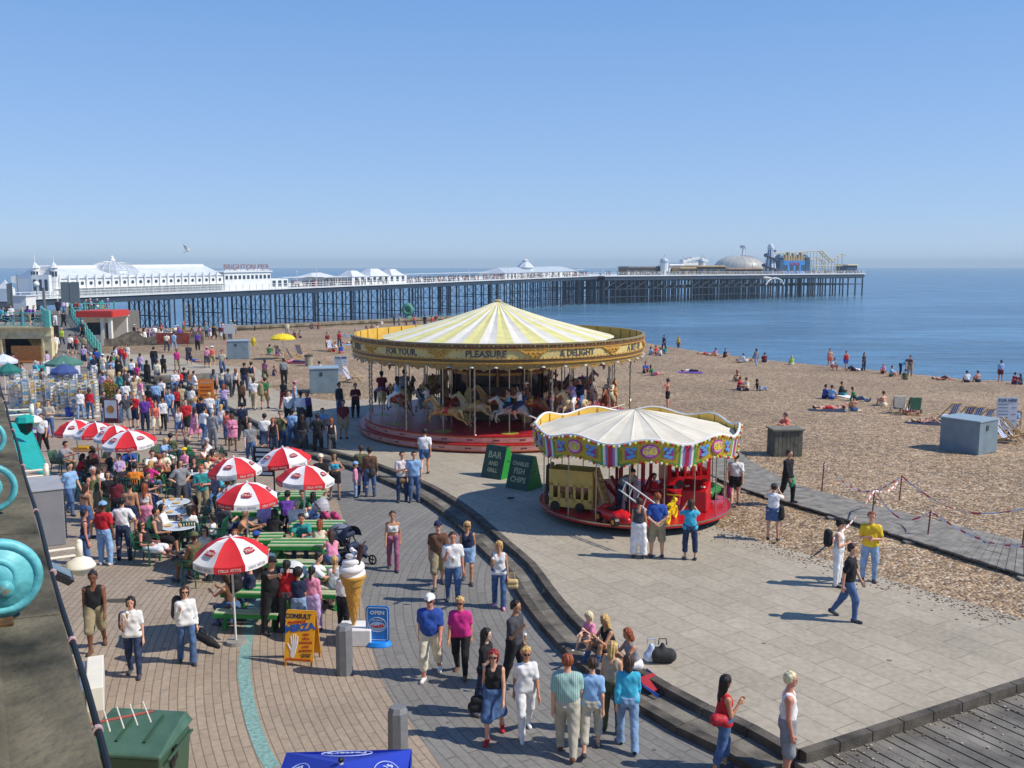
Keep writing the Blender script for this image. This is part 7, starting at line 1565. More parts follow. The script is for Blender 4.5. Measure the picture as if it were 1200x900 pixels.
def rack(p,rz,H_,lab,kind=0):
 t=thing('postcard_rack',lab,'card rack',p,D(rz),'postcard racks outside the shop');mb=MB();mb.cyl((0,0,0),(0,0,H_+.05),.02);mb.build('pole',wsteel,t);mb=MB();mb.lathe([(.22,0),(.22,.03),(.05,.06)],n=12);mb.build('foot',wsteel,t)
 mb=MB();n=4 if kind==0 else 6;rr=.2
 for lv in range(int(H_/.17)):
  z=.35+lv*.17
  if z>H_:break
  for k in range(n):a=2*PI*k/n;mb.mi(int(rs.randint(0,7)));mb.box((rr*math.cos(a),rr*math.sin(a),z),(.015,.26 if n==4 else.17,.13),rz=a)
 mb.build('cards',card,t);mb=MB()
 for k in range(n):a=2*PI*(k+.5)/n;mb.cyl((rr*1.2*math.cos(a),rr*1.2*math.sin(a),.25),(rr*1.2*math.cos(a),rr*1.2*math.sin(a),H_),.008,n=4)
 for z in(.25,H_):mb.tube([(rr*1.2*math.cos(2*PI*(k+.5)/n),rr*1.2*math.sin(2*PI*(k+.5)/n),z)for k in range(n+1)],.008,4)
 mb.build('wire_frame',wsteel,t);return t
rk=[(16,484),(24,485),(32,486),(40,484),(50,486),(60,487),(68,486),(77,487),(88,488),(97,487),(103,489),(112,488),(20,474),(30,472),(43,473),(57,474),(70,474),(84,472),(98,474),(110,472)]
wd_=['first','second','third','fourth','fifth','sixth','seventh','eighth','ninth','tenth','eleventh','twelfth']
for i,(u,v)in enumerate(rk):rack(at(u,v),rs.rand()*90,1.75+.12*(i%3),f"white wire postcard rack, {wd_[i if i < 12 else i-12]} from the left in the {'front' if i < 12 else 'rear'} row",i%2)
def small_para(u,v,rpx,m,lab,H_=2.5,n=8):
 p=at(u,v,H_-.4);R_=rpx/FPX*(p.y);t=thing('stall_parasol',lab,'parasol',(p.x,p.y,0));mb=MB();mb.lathe([(R_,H_-.45),(R_*.55,H_-.2),(.02,H_)],n=n);mb.lathe([(R_,H_-.6),(R_,H_-.45)],n=n);mb.build('canopy',m,t);mb=MB();mb.cyl((0,0,0),(0,0,H_+.1),.03);mb.build('pole',wsteel,t);return t
small_para(75,424,22,mat('para_greygreen','#4f7a6c',.7,.1),'grey green parasol over the stall in front of the ramp')
small_para(75,434,16,mat('para_slate','#3b4f86',.7,.1),'dark blue parasol just in front of the grey green one',2.4)
small_para(4,422,16,mat('para_pale','#cfd6e6',.7,.1),'white topped parasol at the left edge below the shop arch')
small_para(10,433,14,mat('para_teal','#1f6f66',.7,.1),'dark teal parasol below the white one at the left edge',2.4)
for u,v,c,lab in((50,442,'#dfe3ea','white stall counter with a blue panel left of the parasols'),(70,446,'#e4e6ea','white ice cream freezer under the dark blue parasol'),(84,443,'#d8dce4','white drinks cabinet beside the freezer')):
 p=at(u,v);t=thing('stall_cabinet',lab,'cabinet',(p.x,p.y,0));mb=MB();mb.box((0,0,.55),(1.0,.7,1.1));bevel(mb.build('body',mat('cab '+c,c,.5),t),.03);mb=MB();mb.box((0,-.355,.6),(.7,.02,.6));mb.build('panel',mat('cab_blue','#3f86c8',.4),t)
p=at(45,462);t=thing('wooden_stall','brown wooden stall counter below the shop arch','stall',at(30,440));mb=MB();mb.box((0,0,1.0),(2.2,.9,.12));mb.box((0,.35,1.6),(2.2,.1,1.1));mb.build('counter',wood,t)
for sx in(-1,1):mb=MB();mb.box((sx,0,.5),(.1,.8,.95));mb.build('leg',wood,t)
p=at(82,488);t=thing('blue_tub','round blue plastic tub standing among the postcard racks','tub',p);mb=MB();mb.lathe([(.18,0),(.24,.45),(.26,.47),(.22,.47),(.17,.05),(0,.04)],n=16);mb.build('tub',mat('tub_blue','#1c4fc0',.4),t);mb=MB();mb.tube([(-.25,0,.45),(-.2,0,.6),(.2,0,.6),(.25,0,.45)],.01,5);mb.build('handle',wsteel,t)
p=at(130,482);t=thing('flower_column','bushy planted column with yellow and red flowers beside the poster','plant',p);mb=MB();mb.lathe([(.22,0),(.28,.35),(.3,.4),(.2,.4)],n=14);mb.cyl((0,0,.3),(0,0,1.2),.05);mb.build('pot',mat('terracotta','#8a4a30',.8),t)
mb=MB()
for i in range(1500):
 v=Vector(rs.randn(3));v.normalize();rr=(.35+.65*rs.rand())*.5;c=Vector((v.x*rr,v.y*rr,1.25+v.z*rr*1.15));mb.mi(0 if rs.rand()<.72 else(1 if rs.rand()<.6 else 2));R=Vector(rs.randn(3)).to_track_quat('Z','Y').to_matrix();s=.03+.03*rs.rand();mb.add([c+R@Vector(q)for q in((-s,0,0),(0,-s*.5,0),(s,0,0),(0,s*.5,0))],[(0,1,2,3)])
mb.build('foliage',[mat('leaf_green','#5a6a2c',.7,.3,30),mat('flower_yellow','#c9a428',.7),mat('flower_red','#b0402a',.7)],t)
p=at(131,499);t=thing('poster_stand','framed poster stand with an orange burger picture by the flowers','sign',p,D(-5));mb=MB();mb.box((0,0,.75),(.75,.06,1.2));mb.build('frame',mat('frame_maroon','#6a2a30',.6),t);mb=MB();mb.box((0,-.035,.85),(.62,.02,.9));mb.build('poster',mat('poster_pale','#d6dde2',.5),t);mb=MB();plate(mb,[(.2*math.cos(a),.85+.2*math.sin(a))for a in np.linspace(0,2*PI,17)[:-1]],-.052,-.046);fixn(mb.build('picture',mat('burger','#c98a40',.6,.4,10),t))
p=at(38,515);t=thing('toy_ride','small coin operated ride painted red, white and purple at far left','toy ride',p,D(20));put('body',sdf_mesh('ride',[(V3(-.5,0,.35),V3(.5,0,.35),.28,.24),(V3(-.3,0,.7),V3(.1,0,.75),.2,.16)],.03),mat('ride_purple','#6a4aa0',.4,.3,4),t);mb=MB();mb.box((0,0,.1),(1.3,.7,.16));mb.build('plinth',redp,t);mb=MB();mb.box((0,-.27,.42),(.9,.04,.14));mb.build('stripe',wsteel,t)
p=at(37,532,.5);t=thing('orange_ring','orange ring float leaning by the teal awning','float',p,D(30));mb=MB();mb.tube([(.28*math.cos(a),0,.28*math.sin(a))for a in np.linspace(0,2*PI,25)],.09,8);mb.build('ring',mat('ring_orange','#e8641c',.4),t,smooth=True)
p=at(140,704);mb=MB();mb.lathe([(0,.006),(.4,.006)],n=20,sy=.35);tag(mb.build('drain_cover',mat('drain','#4a443c',.8),loc=(p.x,p.y,0)),'dark oval drain cover in the pink paving near the striding man','drain cover')
p=at(195,442,0);mb=MB()
# ---------------------------------------------------------------- beach furniture
gal=mat('galvanised','#7f929c',.5,.14,2,.1,metal=.2)
def steel_box(u,v,W_,Dp,H_,rz,lab):
 p=bpt(u,v);t=thing('storage_box',lab,'storage box',p,D(rz));mb=MB();mb.box((0,0,H_/2),(W_,Dp,H_));bevel(mb.build('body',gal,t),.02);mb=MB();mb.box((0,0,H_+.03),(W_+.08,Dp+.08,.06));mb.build('lid',mat('galv_lid','#94a6ae',.4,.1,2),t)
 mb=MB();mb.box((-W_*.1,-Dp/2-.012,H_*.8),(.18,.02,.22));mb.build('latch',mat('latch_dark','#3a4248',.5),t);mb=MB()
 for k in range(3):mb.box((W_/2+.01,-Dp*.3+k*Dp*.3,H_*.98),(.03,.08,.06))
 mb.build('hinge',mat('latch_dark','#3a4248',.5),t);return t
def box_px(uL,uM,uR,vB,vT,z,lab,rz):
 pass
steel_box(1134,528,1.55,1.75,1.42,36,'big grey steel storage box beside the striped deckchairs')
steel_box(380,459,1.75,1.6,1.5,12,'grey steel storage box beside the white hire notice, left of the carousel')
steel_box(280,420,1.75,1.6,1.5,12,'grey steel storage box furthest back near the yellow umbrella')
p=bpt(919,533);t=thing('timber_bin','tall weathered timber bin enclosure with a flat lid on the shingle','bin store',p,D(4));t.scale=(.8,.8,.84);mb=MB()
for k in range(7):x=-.62+k*.207;mb.box((x,-.5,.65),(.19,.04,1.3));mb.box((x,.5,.65),(.19,.04,1.3))
for k in range(5):y=-.4+k*.2;mb.box((-.74,y,.65),(.04,.19,1.3));mb.box((.74,y,.65),(.04,.19,1.3))
mb.build('boards',mat('green_grey_timber','#67665a',.9,.3,3,.3,dirt='#4c4d40'),t);mb=MB();mb.box((0,0,1.33),(1.66,1.2,.08));mb.build('lid',mat('timber_lid','#7b786a',.9,.2,3),t)
def hire_sign(u,v,W_,H_,lab,rz,legs=.35):
 p=bpt(u,v);t=thing('hire_sign',lab,'sign',p,D(rz));mb=MB();mb.box((0,0,legs+H_/2),(W_,.04,H_));mb.build('board',mat('board_bluewhite','#cfd6dc',.5,.05),t);mb=MB()
 for x in(-.4,.4):mb.cyl((W_*x,.03,0),(W_*x,.03,legs+H_*.5),.03)
 mb.build('leg',wood,t);text('FOR HIRE',W_*.21,mat('ink_slate','#27466a',.6),t,(0,-.03,legs+H_*.9),depth=.003,bold=.006)
 mb=MB()
 for k in range(7):
  z=legs+H_*(.78-.1*k);mb.box((-W_*.2,-.023,z),(W_*.5,.008,.03));
  if k%2:mb.box((W_*.32,-.023,z),(W_*.2,.008,.03))
 mb.build('text_lines',mat('ink_grey','#5e7186',.6),t);return t
hire_sign(1178,512,.98,1.6,'white for hire notice board standing behind the big steel box',-3)
hire_sign(400,444,.9,1.25,'white hire notice beside the left steel box on the shingle',3)
p=bpt(265,412);t=thing('white_notice','small white notice above the furthest steel box','sign',p);mb=MB();mb.box((.35,0,2.1),(1.0,.04,.9));mb.build('board',wsteel,t);mb=MB();mb.cyl((.35,0.05,0),(.35,.05,2.1),.04);mb.build('post',wood,t)
dst=wave_mat('deckchair_stripe','#2c4a94','#dfe3ea',2.35)
def deckchair_proto():
 t=thing('deckchair','x','deckchair',(0,0,0));W_=.56;fr=mat('pale_wood','#c49a5c',.6,.15,8)
 mb=MB();pts=[(-.35,.34),(-.15,.22),(.1,.24),(.3,.5),(.5,.95)]
 for(y0,z0),(y1,z1)in zip(pts[:-1],pts[1:]):mb.add([(-W_/2+.03,y0,z0),(W_/2-.03,y0,z0),(W_/2-.03,y1,z1),(-W_/2+.03,y1,z1)],[(0,1,2,3)])
 mb.build('canvas',dst,t)
 for sx in(-1,1):
  x=sx*W_/2;mb=MB();mb.bar((x,-.5,.02),(x,.52,.98),.03,.05);mb.build('frame_rail',fr,t);mb=MB();mb.bar((x+.03*sx,.55,.02),(x+.03*sx,-.36,.36),.03,.05);mb.build('frame_rail',fr,t)
 mb=MB();mb.bar((-W_/2,.52,.98),(W_/2,.52,.98),.04,.04);mb.bar((-W_/2,-.36,.36),(W_/2,-.36,.36),.04,.04);mb.bar((-W_/2,.5,.05),(W_/2,.5,.05),.04,.04);mb.build('crossbar',fr,t);return t
dc=deckchair_proto();first=True
DCs=[(1111,494,200,'blue striped deckchair standing apart, left of the trio by the steel box'),(1128,498,195,'blue striped deckchair, left of the trio behind the steel box'),(1138,499,200,'blue striped deckchair, middle of the trio behind the steel box'),(1150,501,205,'blue striped deckchair, right of the trio behind the steel box'),(1188,504,150,'blue striped deckchair behind the hire sign at the right edge'),(1180,519,40,'blue striped deckchair seen side-on in front of the hire sign'),(1190,517,60,'blue striped deckchair leaning beside the side-on one at the right edge'),(353,418,160,'blue striped deckchair beside the yellow beach umbrella'),(344,423,120,'pale striped deckchair at the edge of the yellow umbrella shade'),(389,412,40,'striped deckchair of the group in red left of the carousel'),(330,420,90,'dark deckchair under the yellow umbrella'),(412,448,70,'striped deckchair close behind the left hire notice')]
for u,v,rz,lab in DCs:o=dc if first else dup(dc);first=False;o.location=bpt(u,v);o.rotation_euler=(0,0,D(rz));o['label']=lab;o['group']='deckchairs on the beach';o.scale=(1.1,1.1,1.1)
for u,v,m,lab in((1051,484,mat('towel_cream','#cfc6b4',.9),'deckchair covered with a cream towel in the middle of the beach'),(1069,486,mat('towel_green','#3f6b50',.9,.3,10),'deckchair draped with a dark green towel beside the cream one')):
 o=dup(dc);o.location=bpt(u,v);o.rotation_euler=(0,0,D(170));o['label']=lab;o.scale=(1.05,)*3;mb=MB();mb.add([(-.3,.12,.34),(.28,.14,.32),(.3,.53,1.02),(-.31,.53,1.02),(-.31,.57,.99),(.3,.58,1.0),(.27,.66,.42),(-.24,.68,.34)],[(0,1,2,3),(3,2,5,4),(4,5,6,7)]);mb.build('towel',m,o)
p=bpt(332,421);t=thing('beach_umbrella','bright yellow beach umbrella planted in the shingle','parasol',p);mb=MB();mb.lathe([(1.05,1.8),(.8,1.98),(.4,2.12),(.02,2.18)],n=12);mb.lathe([(1.05,1.68),(1.05,1.8)],n=12);mb.build('canopy',mat('umbrella_yellow','#f0d020',.7,.08),t);mb=MB();mb.cyl((0,0,0),(0,0,2.25),.03);mb.build('pole',wsteel,t)
p=bpt(298,417);t=thing('yellow_pole_flag','folded yellow flag on a tilted pole leaning by the furthest steel box','flag',p);mb=MB();mb.cyl((.9,0,0),(-.1,0,1.6),.03);mb.build('pole',mat('pole_yellow','#c9b04a',.6),t);mb=MB();mb.lathe([(.03,1.7),(.22,1.3),(.12,.9),(.03,.85)],(-.05,0,0),8,sy=.4);mb.build('flag',mat('umbrella_yellow','#f0d020',.7,.08),t)
p=bpt(362,429);t=thing('litter_bin','round stone litter bin on the shingle behind the left steel box','bin',p);mb=MB();mb.lathe([(.3,0),(.32,.7),(.34,.75),(.28,.8),(.18,.8),(.17,.4)],n=16);mb.build('bin',mat('bin_stone','#a39b88',.9),t);mb=MB();mb.lathe([(.34,.76),(.36,.86),(.25,.9)],n=16);mb.build('rim',mat('bin_dark','#4a4a44',.7),t)
stakes=[(720,330,'far'),]
STK=[(963,574,962,541),(1022,602,1022,573),(1054,583,1054,557),(1087,628,1088,598),(1198,640,1198,594)]
tw=wave_mat('red_white_tape','#d0485a','#e6e2e0',1.3,'X',.3);SP=[]
for i,(u,v,ut,vt)in enumerate(STK):
 p=at(u,v,.3);h=max(.7,zat(vt,p.y)-.3);t=thing('barrier_stake',f"thin barrier stake holding red and white tape, {['leftmost', 'second from the left', 'middle one', 'fourth from the left', 'rightmost'][i]}",'stake',p);mb=MB();mb.cyl((0,0,-.1),(.05,0,h),.022,n=6);mb.build('stake',mat('stake_rust','#7a4a44',.7),t);mb=MB();mb.tube([(.05+.03*math.cos(q),.03*math.sin(q),h-.05-.012*q)for q in range(14)],.018,4);mb.build('tape_wrap',tw,t);SP.append(p+Vector((.05,0,h-.04)))
def tape(a,b,sag,lab,n=26,end=None):
 mb=MB();prev=None
 for i in range(n):
  q0,q1=i/n,(i+1)/n;P=[]
  for q in(q0,q1):
   c=a.lerp(b,q);c.z-=sag*math.sin(PI*q);tw_=.9*math.sin(q*9+a.x);up=Vector((math.sin(tw_)*.6,math.cos(tw_)*.2,math.cos(tw_)));P.append((c-up*.028,c+up*.028))
  mb.add([P[0][0],P[1][0],P[1][1],P[0][1]],[(0,1,2,3)])
 tag(mb.build('barrier_tape',tw),lab,'barrier tape')
tape(SP[0],SP[2],.75,'red and white tape sagging from the leftmost stake to the middle stake')
tape(SP[1],SP[2],.25,'short red and white tape between the two neighbouring middle stakes')
tape(SP[1],SP[3],.55,'red and white tape drooping along the boardwalk edge')
tape(SP[2],SP[4],.6,'long red and white tape crossing the shingle beyond the boardwalk')
tape(SP[3],SP[4]+Vector((-.3,-1.6,-.6)),.35,'red and white tape crossing low over the boardwalk at the right')
tape(SP[1],at(965,640,.7),.2,'loose red and white tape end hanging down to the woman in white')
t=gull(487,388,39.5,0,'grey gull perched on the yellow inner rim of the big carousel',D(160),True);t.location=(CX-2.75,CY+RT*math.sin(math.acos(-2.75/RT))-.05,zt0+HP+.14)
t=gull(598,583,30,0,'dark pigeon standing on the paved terrace left of the small carousel',D(200),True,.55);p=at(598,587,HP);t.location=(p.x,p.y,HP+.09)
p=at(776,776,HP);bag('holdall','black holdall set down on the terrace edge behind the seated women',p,[(V3(-.12,0,.16),V3(.14,0,.14),.15,.14),(V3(0,0,.2),V3(0,0,.36),.12,.04)],mat('dark_holdall','#2c2d2c',.8,.2,8,.3))
p=at(763,776,HP);bag('carrier_bag','white and blue carrier bag standing next to the black holdall',p,[(V3(-.05,0,.12),V3(.05,0,.14),.11,.1),(V3(0,0,.2),V3(0,0,.34),.1,.05)],mat('carrier','#b9c6e0',.5,.4,9))
p=at(764,806,.17);t=thing('folding_chair','red folding chair with a blue frame lying folded on the step','chair',p,D(35));mb=MB();mb.box((0,0,.1),(.42,.42,.03),R=Matrix.Rotation(.25,3,'X'));mb.build('canvas',mat('chair_red','#a8222c',.7,.15,6),t);mb=MB()
for sx in(-1,1):mb.cyl((sx*.23,-.4,.03),(sx*.23,.4,.17),.014);mb.cyl((sx*.2,-.38,.06),(sx*.2,.42,.13),.014)
mb.build('frame',mat('chair_frame_blue','#2c5aa8',.4),t)
# ---------------------------------------------------------------- people
SURF=dict(p=lambda u,v:at(u,v,0.004),t=lambda u,v:at(u,v,HP),b=lambda u,v:bpt(u,v,.0),s=lambda u,v:at(u,v,.15),w=lambda u,v:at(u,v,.34))
def P(s,u,v,pose,rz,build,top,bot,hair='short:dark',place='',skin='fair',**kw):
 p=SURF[s](u,v)if isinstance(s,str)else s
 lod=kw.pop('lod',None)or('near' if p.y<34 else('mid' if p.y<62 else 'far'))
 return person(p,pose,rz,build,top,bot,hair,place,skin,lod,**kw)
def SH_(u,v,pose,rz,build,top,bot,hair='short:dark',place='',skin='fair',hz_=1.22,chair=True,base=0,**kw):
 p=at(u,v,base+hz_);q=Vector((p.x,p.y,base));r=P(q,u,v,pose,rz,build,top,bot,hair,place,skin,**kw)
 if chair:c=Vector((0,.06,0));c.rotate(Matrix.Rotation(D(rz),3,'Z').to_euler());chair_at(q.x+c.x,q.y+c.y,D(rz),f"green garden chair under the {dict(m='man', f='woman', b='stout man', o='older woman', k='child')[build]} in {(top or 'x:nothing').split(':')[1]} with {hair.split(':')[1]} {hair.split(':')[0].replace('short', 'hair').replace('longhair', 'long hair').replace('bob', 'bobbed hair')} {place}")
 return r
pr_='on the left of the plaza'
P('p',114,762,'walk',15,'m','vest:black','shorts:khaki','short:dark',pr_,'dark',shoes='shoes:brown')
P('p',158,792,'hold',10,'f','tee:white','jeans:darkdenim','bob:dark','eating ice cream on the left of the plaza')
P('p',220,777,'hold',25,'f','long:white','flares:denim','bob:brunette','carrying a black case across the plaza',extra=('shades',))
rd='on the dark road'
P('p',505,794,'walk',-5,'b','tee:blue','cropped:cream','cap:white',rd,'burnt',shoes='shoes:white',extra=('shades',))
P('p',540,791,'walk2',-8,'o','tee:magenta','jeans:black','short:blond',rd,'tan',extra=('shades',),shoes='shoes:brown')
P('p',514,689,'walk',5,'m','tee:brown','shorts:khaki','cap:navy',rd)
P('p',531,706,'hold',8,'m','tee:white','jeans:denim','short:brunette',rd,'burnt')
P('p',548,683,'walk2',0,'f','vest:navy','mini:lightdenim','bob:blond',rd,'tan',extra=('shades',))
P('p',585,712,'hold',-3,'f','vest:white','flares:denim','bob:blond','carrying a straw basket on the dark road','tan',shoes='shoes:pink')
P('p',461,668,'walk2',5,'f','crop:white','flares:mauve','short:brunette','walking alone by the giant cone','tan')
P('p',579,866,'walk',-5,'f','vest:black','skirt:denim','bob:redhair',rd,'fair',extra=('shades',),shoes='shoes:red')
P('p',569,838,'hold',70,'f','tee:black','jeans:darkdenim','longhair:dark',rd,'pale')
P('p',603,806,'hold',60,'m','tee:charcoal','trousers:black','short:dark','eating ice cream on the dark road','tan')
P('p',616,862,'walk',12,'f','tee:white','trousers:white','short:blond',rd,'tan',extra=('shades',),shoes='shoes:white')
P('p',664,884,'walk2',175,'b','tee:striped','trousers:stone','short:ginger','seen from behind near the steps',shoes='shoes:brown')
P('p',693,880,'walk',172,'f','tee:sky','cropped:stone','short:brunette','seen from behind near the steps')
P('p',716,858,'stand',150,'f','vest:beige','trousers:olive','bob:blond','facing the seated women on the steps')
P('p',735,876,'walk2',178,'f','long:turquoise','flares:lightdenim','bob:brunette','seen from behind near the steps',shoes='shoes:black')
def STEP(u,v,rz,build,top,bot,hair,place,**kw):p=at(u,v,HP);return P(Vector((p.x,p.y,.15)),u,v,'step',rz,build,top,bot,hair,place,lod='near',**kw)
STEP(694,748,-40,'k','tee:pink','shorts:white','bob:platinum','eating ice cream',skin='pale',shoes='shoes:white')
STEP(716,764,-60,'f','vest:black','jeans:denim','longhair:blond','beside the little girl',skin='tan')
STEP(744,782,-70,'f','vest:grey','shorts:white','bob:ginger','next to the black holdall',skin='tan')
P('p',846,905,'hold',100,'f','vest:red','cropped:denim','longhair:dark','at the foot of the steps','tan')
P('p',921,912,'stand',75,'m','vest:white','shorts:grey','short:platinum','at the bottom corner of the terrace','burnt')
kc='watching the small carousel'
P('t',748,654,'stand',165,'f','vest:charcoal','longskirt:white','short:brunette',kc,'tan')
P('t',769,653,'back',180,'m','tee:blue','shorts:khaki','short:ginger',kc)
P('t',808,656,'photo',175,'f','tee:turquoise','cropped:darkdenim','bob:brunette',kc)
P('t',861,592,'walk',165,'m','tee:white','trunks:black','short:dark','right of the small carousel','fair')
P('w',922,588,'walk2',40,'m','long:black','trousers:black','short:brunette','on the boardwalk with a green bag')
P('t',905,633,'photo',160,'f','tee:white','mini:denim','cap:charcoal','on the shingle by the boardwalk')
P('t',981,686,'fold',60,'f','vest:white','trousers:white','cap:black','on the terrace edge with a black bag','fair')
P('t',1018,681,'fold',-20,'m','tee:yellow','jeans:lightdenim','short:ginger','with a brown jacket round his waist')
P('t',993,726,'walk',60,'m','tee:black','jeans:denim','short:brunette','reading as he crosses the terrace')
tb='on the terrace by the big carousel'
P('t',498,556,'walk',180,'m','tee:white','trunks:denim','short:dark',tb)
P('p',472,588,'fold',20,'m','tee:checked','jeans:darkdenim','short:dark','by the steps near the big carousel',lod='near')
P('p',486,588,'stand',10,'m','tee:sky','jeans:denim','short:dark','by the big carousel steps',lod='near')
P('p',424,578,'walk',190,'m','tee:olive','jeans:darkdenim','short:brunette','with a rucksack on the road',lod='near')
P('p',434,582,'stand',185,'m','long:brown','jeans:denim','short:dark','with a big backpack on the road',lod='near')
P('p',417,583,'stand',90,'k','tee:pink','jeans:lightdenim','beanie:sky','on the road by the backpackers',lod='near')
P('p',377,592,'stand',15,'m','tee:black','shorts:beige','cap:cream','right of the rear parasols',lod='near')
P('p',393,585,'hips',5,'f','crop:turquoise','mini:black','longhair:brunette','right of the rear parasols','tan',lod='near')
P('t',403,514,'stand',10,'m','tee:maroon','shorts:khaki','short:dark','left of the big carousel','tan')
P('t',417,489,'fold',20,'m','tee:maroon','trousers:black','short:dark','left of the big carousel')
P('t',398,488,'stand',60,'m','long:charcoal','jeans:denim','short:dark','left of the big carousel')
lp='on the pink paving'
P('p',84,603,'walk',65,'m','tee:sky','jeans:denim','short:dark','with a tray')
P('p',103,630,'stand',160,'f','bikini:brown','mini:denim','bob:brunette',lp,'tan')
P('p',112,611,'stand',60,'m','vest:olive','shorts:khaki','short:silver',lp,'burnt')
P('p',124,662,'stand',170,'m','tee:red','trousers:sky','cap:sky',lp,'dark',shoes='shoes:white')
P('p',146,656,'hips',185,'m','tee:white','jeans:darkdenim','short:dark',lp,shoes='shoes:black')
P('p',155,633,'stand',178,'m',None,'trunks:navy','short:dark',lp,'tan')
P('p',172,630,'stand',182,'f','crop:white','skirt:pink','longhair:ginger',lp,'fair')
P('p',102,668,'stand',120,'f','vest:navy','jeans:denim','short:dark','behind the nearest white lamp','burnt')
P('p',139,618,'stand',190,'f','tee:maroon','trousers:black','bob:dark',lp)
P('p',129,612,'stand',30,'f','tee:black','shorts:olive','bob:brunette',lp)
P('p',213,600,'hips',45,'m','tee:grey','trousers:charcoal','longhair:brunette','behind the round tables','fair')
P('p',238,607,'fold',20,'m','tee:teal','trousers:khaki','short:ginger','behind the round tables','burnt')
P('p',51,531,'walk',10,'m','tee:white','trousers:black','short:dark','carrying trays by the postcard racks','tan')
P('p',59,512,'fold',5,'m','tee:stone','jeans:denim','short:dark','in front of the postcard racks')
P('p',47,512,'stand',170,'f','tee:white','skirt:white','bob:blond','in front of the postcard racks')
P('p',95,492,'stand',20,'f','tee:white','jeans:lightdenim','bob:dark','beside the postcard racks')
P('p',106,491,'stand',180,'f','long:red','jeans:denim','bob:brunette','beside the postcard racks')
P('p',123,496,'stand',60,'f','tee:black','jeans:denim','short:brunette','beside the poster stand')
P('p',18,483,'stand',200,'f','tee:coral','jeans:darkdenim','bob:dark','at the left end of the racks')
rt_p='at the round tables'
SH_(191,592,'sit',95,'f','long:white','jeans:darkdenim','bob:dark',rt_p)
SH_(184,601,'sit',85,'m','vest:charcoal','shorts:black','short:dark',rt_p,'tan')
SH_(173,612,'lounge',80,'f','vest:black','shorts:white','bob:brunette',rt_p,'burnt',hz_=1.15,extra=('shades',))
SH_(226,629,'sit',-120,'m','vest:olive','shorts:olive','cap:olive',rt_p,'dark')
SH_(222,594,'sit',-170,'f','tee:white','jeans:denim','bob:dark',rt_p)
SH_(239,619,'sit',0,'f','vest:cream','skirt:grey','longhair:brunette',rt_p,'fair',extra=('shades',))
SH_(226,583,'sit',-60,'f','tee:rust','jeans:darkdenim','bob:dark',rt_p)
SH_(248,603,'sit',-90,'k','tee:white','shorts:navy','short:dark',rt_p,'tan',hz_=1.0)
gb='at the green benches'
def B_(u,v,pose,rz,*a,**k):return SH_(u,v,pose,rz,*a,chair=False,**k)
B_(279,600,'lean',90,'m',None,'shorts:black','short:blond',gb,'tan')
B_(289,620,'sit',20,'k','tee:sky','shorts:navy','short:dark',gb,'dark',hz_=1.0)
B_(301,624,'sit',160,'f','bikini:coral','shorts:denim','cap:blue',gb,'fair')
B_(275,622,'sit',0,'f','vest:pink','shorts:white','bob:ginger',gb)
B_(335,580,'lean',180,'m','tee:purple','trousers:black','short:dark',gb)
B_(346,590,'lean',180,'b','tee:white','jeans:denim','short:silver',gb)
B_(355,603,'lean',0,'m','tee:teal','jeans:denim','short:dark',gb,'burnt')
B_(373,611,'lean',180,'f','vest:cream','jeans:denim','bob:ginger',gb)
B_(389,623,'lean',200,'f','vest:pink','shorts:denim','longhair:brunette',gb)
B_(364,578,'lean',170,'f','vest:sky','jeans:denim','longhair:dark',gb)
B_(356,575,'lean',0,'m','tee:green','jeans:darkdenim','short:brunette',gb)
B_(363,652,'lean',100,'m','tee:white','shorts:stone','short:dark',gb)
B_(392,653,'sit',180,'f','vest:white','mini:grey','short:blond',gb,'tan')
B_(272,672,'lean',-120,'f','vest:brown','jeans:denim','bob:brunette',gb,'tan')
B_(289,662,'sit',190,'k','tee:pink','shorts:grey','short:brunette',gb,hz_=1.0)
B_(318,598,'lean',170,'f','tee:black','jeans:denim','bob:dark',gb)
B_(309,585,'sit',20,'f','tee:lilac','jeans:denim','bob:blond',gb)
B_(262,590,'sit',160,'m','tee:charcoal','jeans:darkdenim','short:dark',gb)
qp='queueing behind the yellow board'
P('p',318,742,'reach',60,'b','tee:black','trousers:black','cap:black',qp,'fair')
P('p',338,741,'stand',175,'f','tee:red','trousers:charcoal','pony:dark',qp)
P('p',351,742,'stand',180,'k','tee:navy','shorts:lightdenim','short:dark',qp,'tan',sc=1.18)
P('p',367,740,'stand',170,'f','long:pink','longskirt:lilac','pony:dark',qp,sc=.9)
P('p',403,741,'reach',165,'k','tee:white','trousers:black','short:dark','touching the giant ice cream cone','dark',sc=1.2)
P('p',293,725,'sit',-60,'m','tee:navy','jeans:denim','short:dark','at the nearest picnic bench')
bg2='among the brown tables'
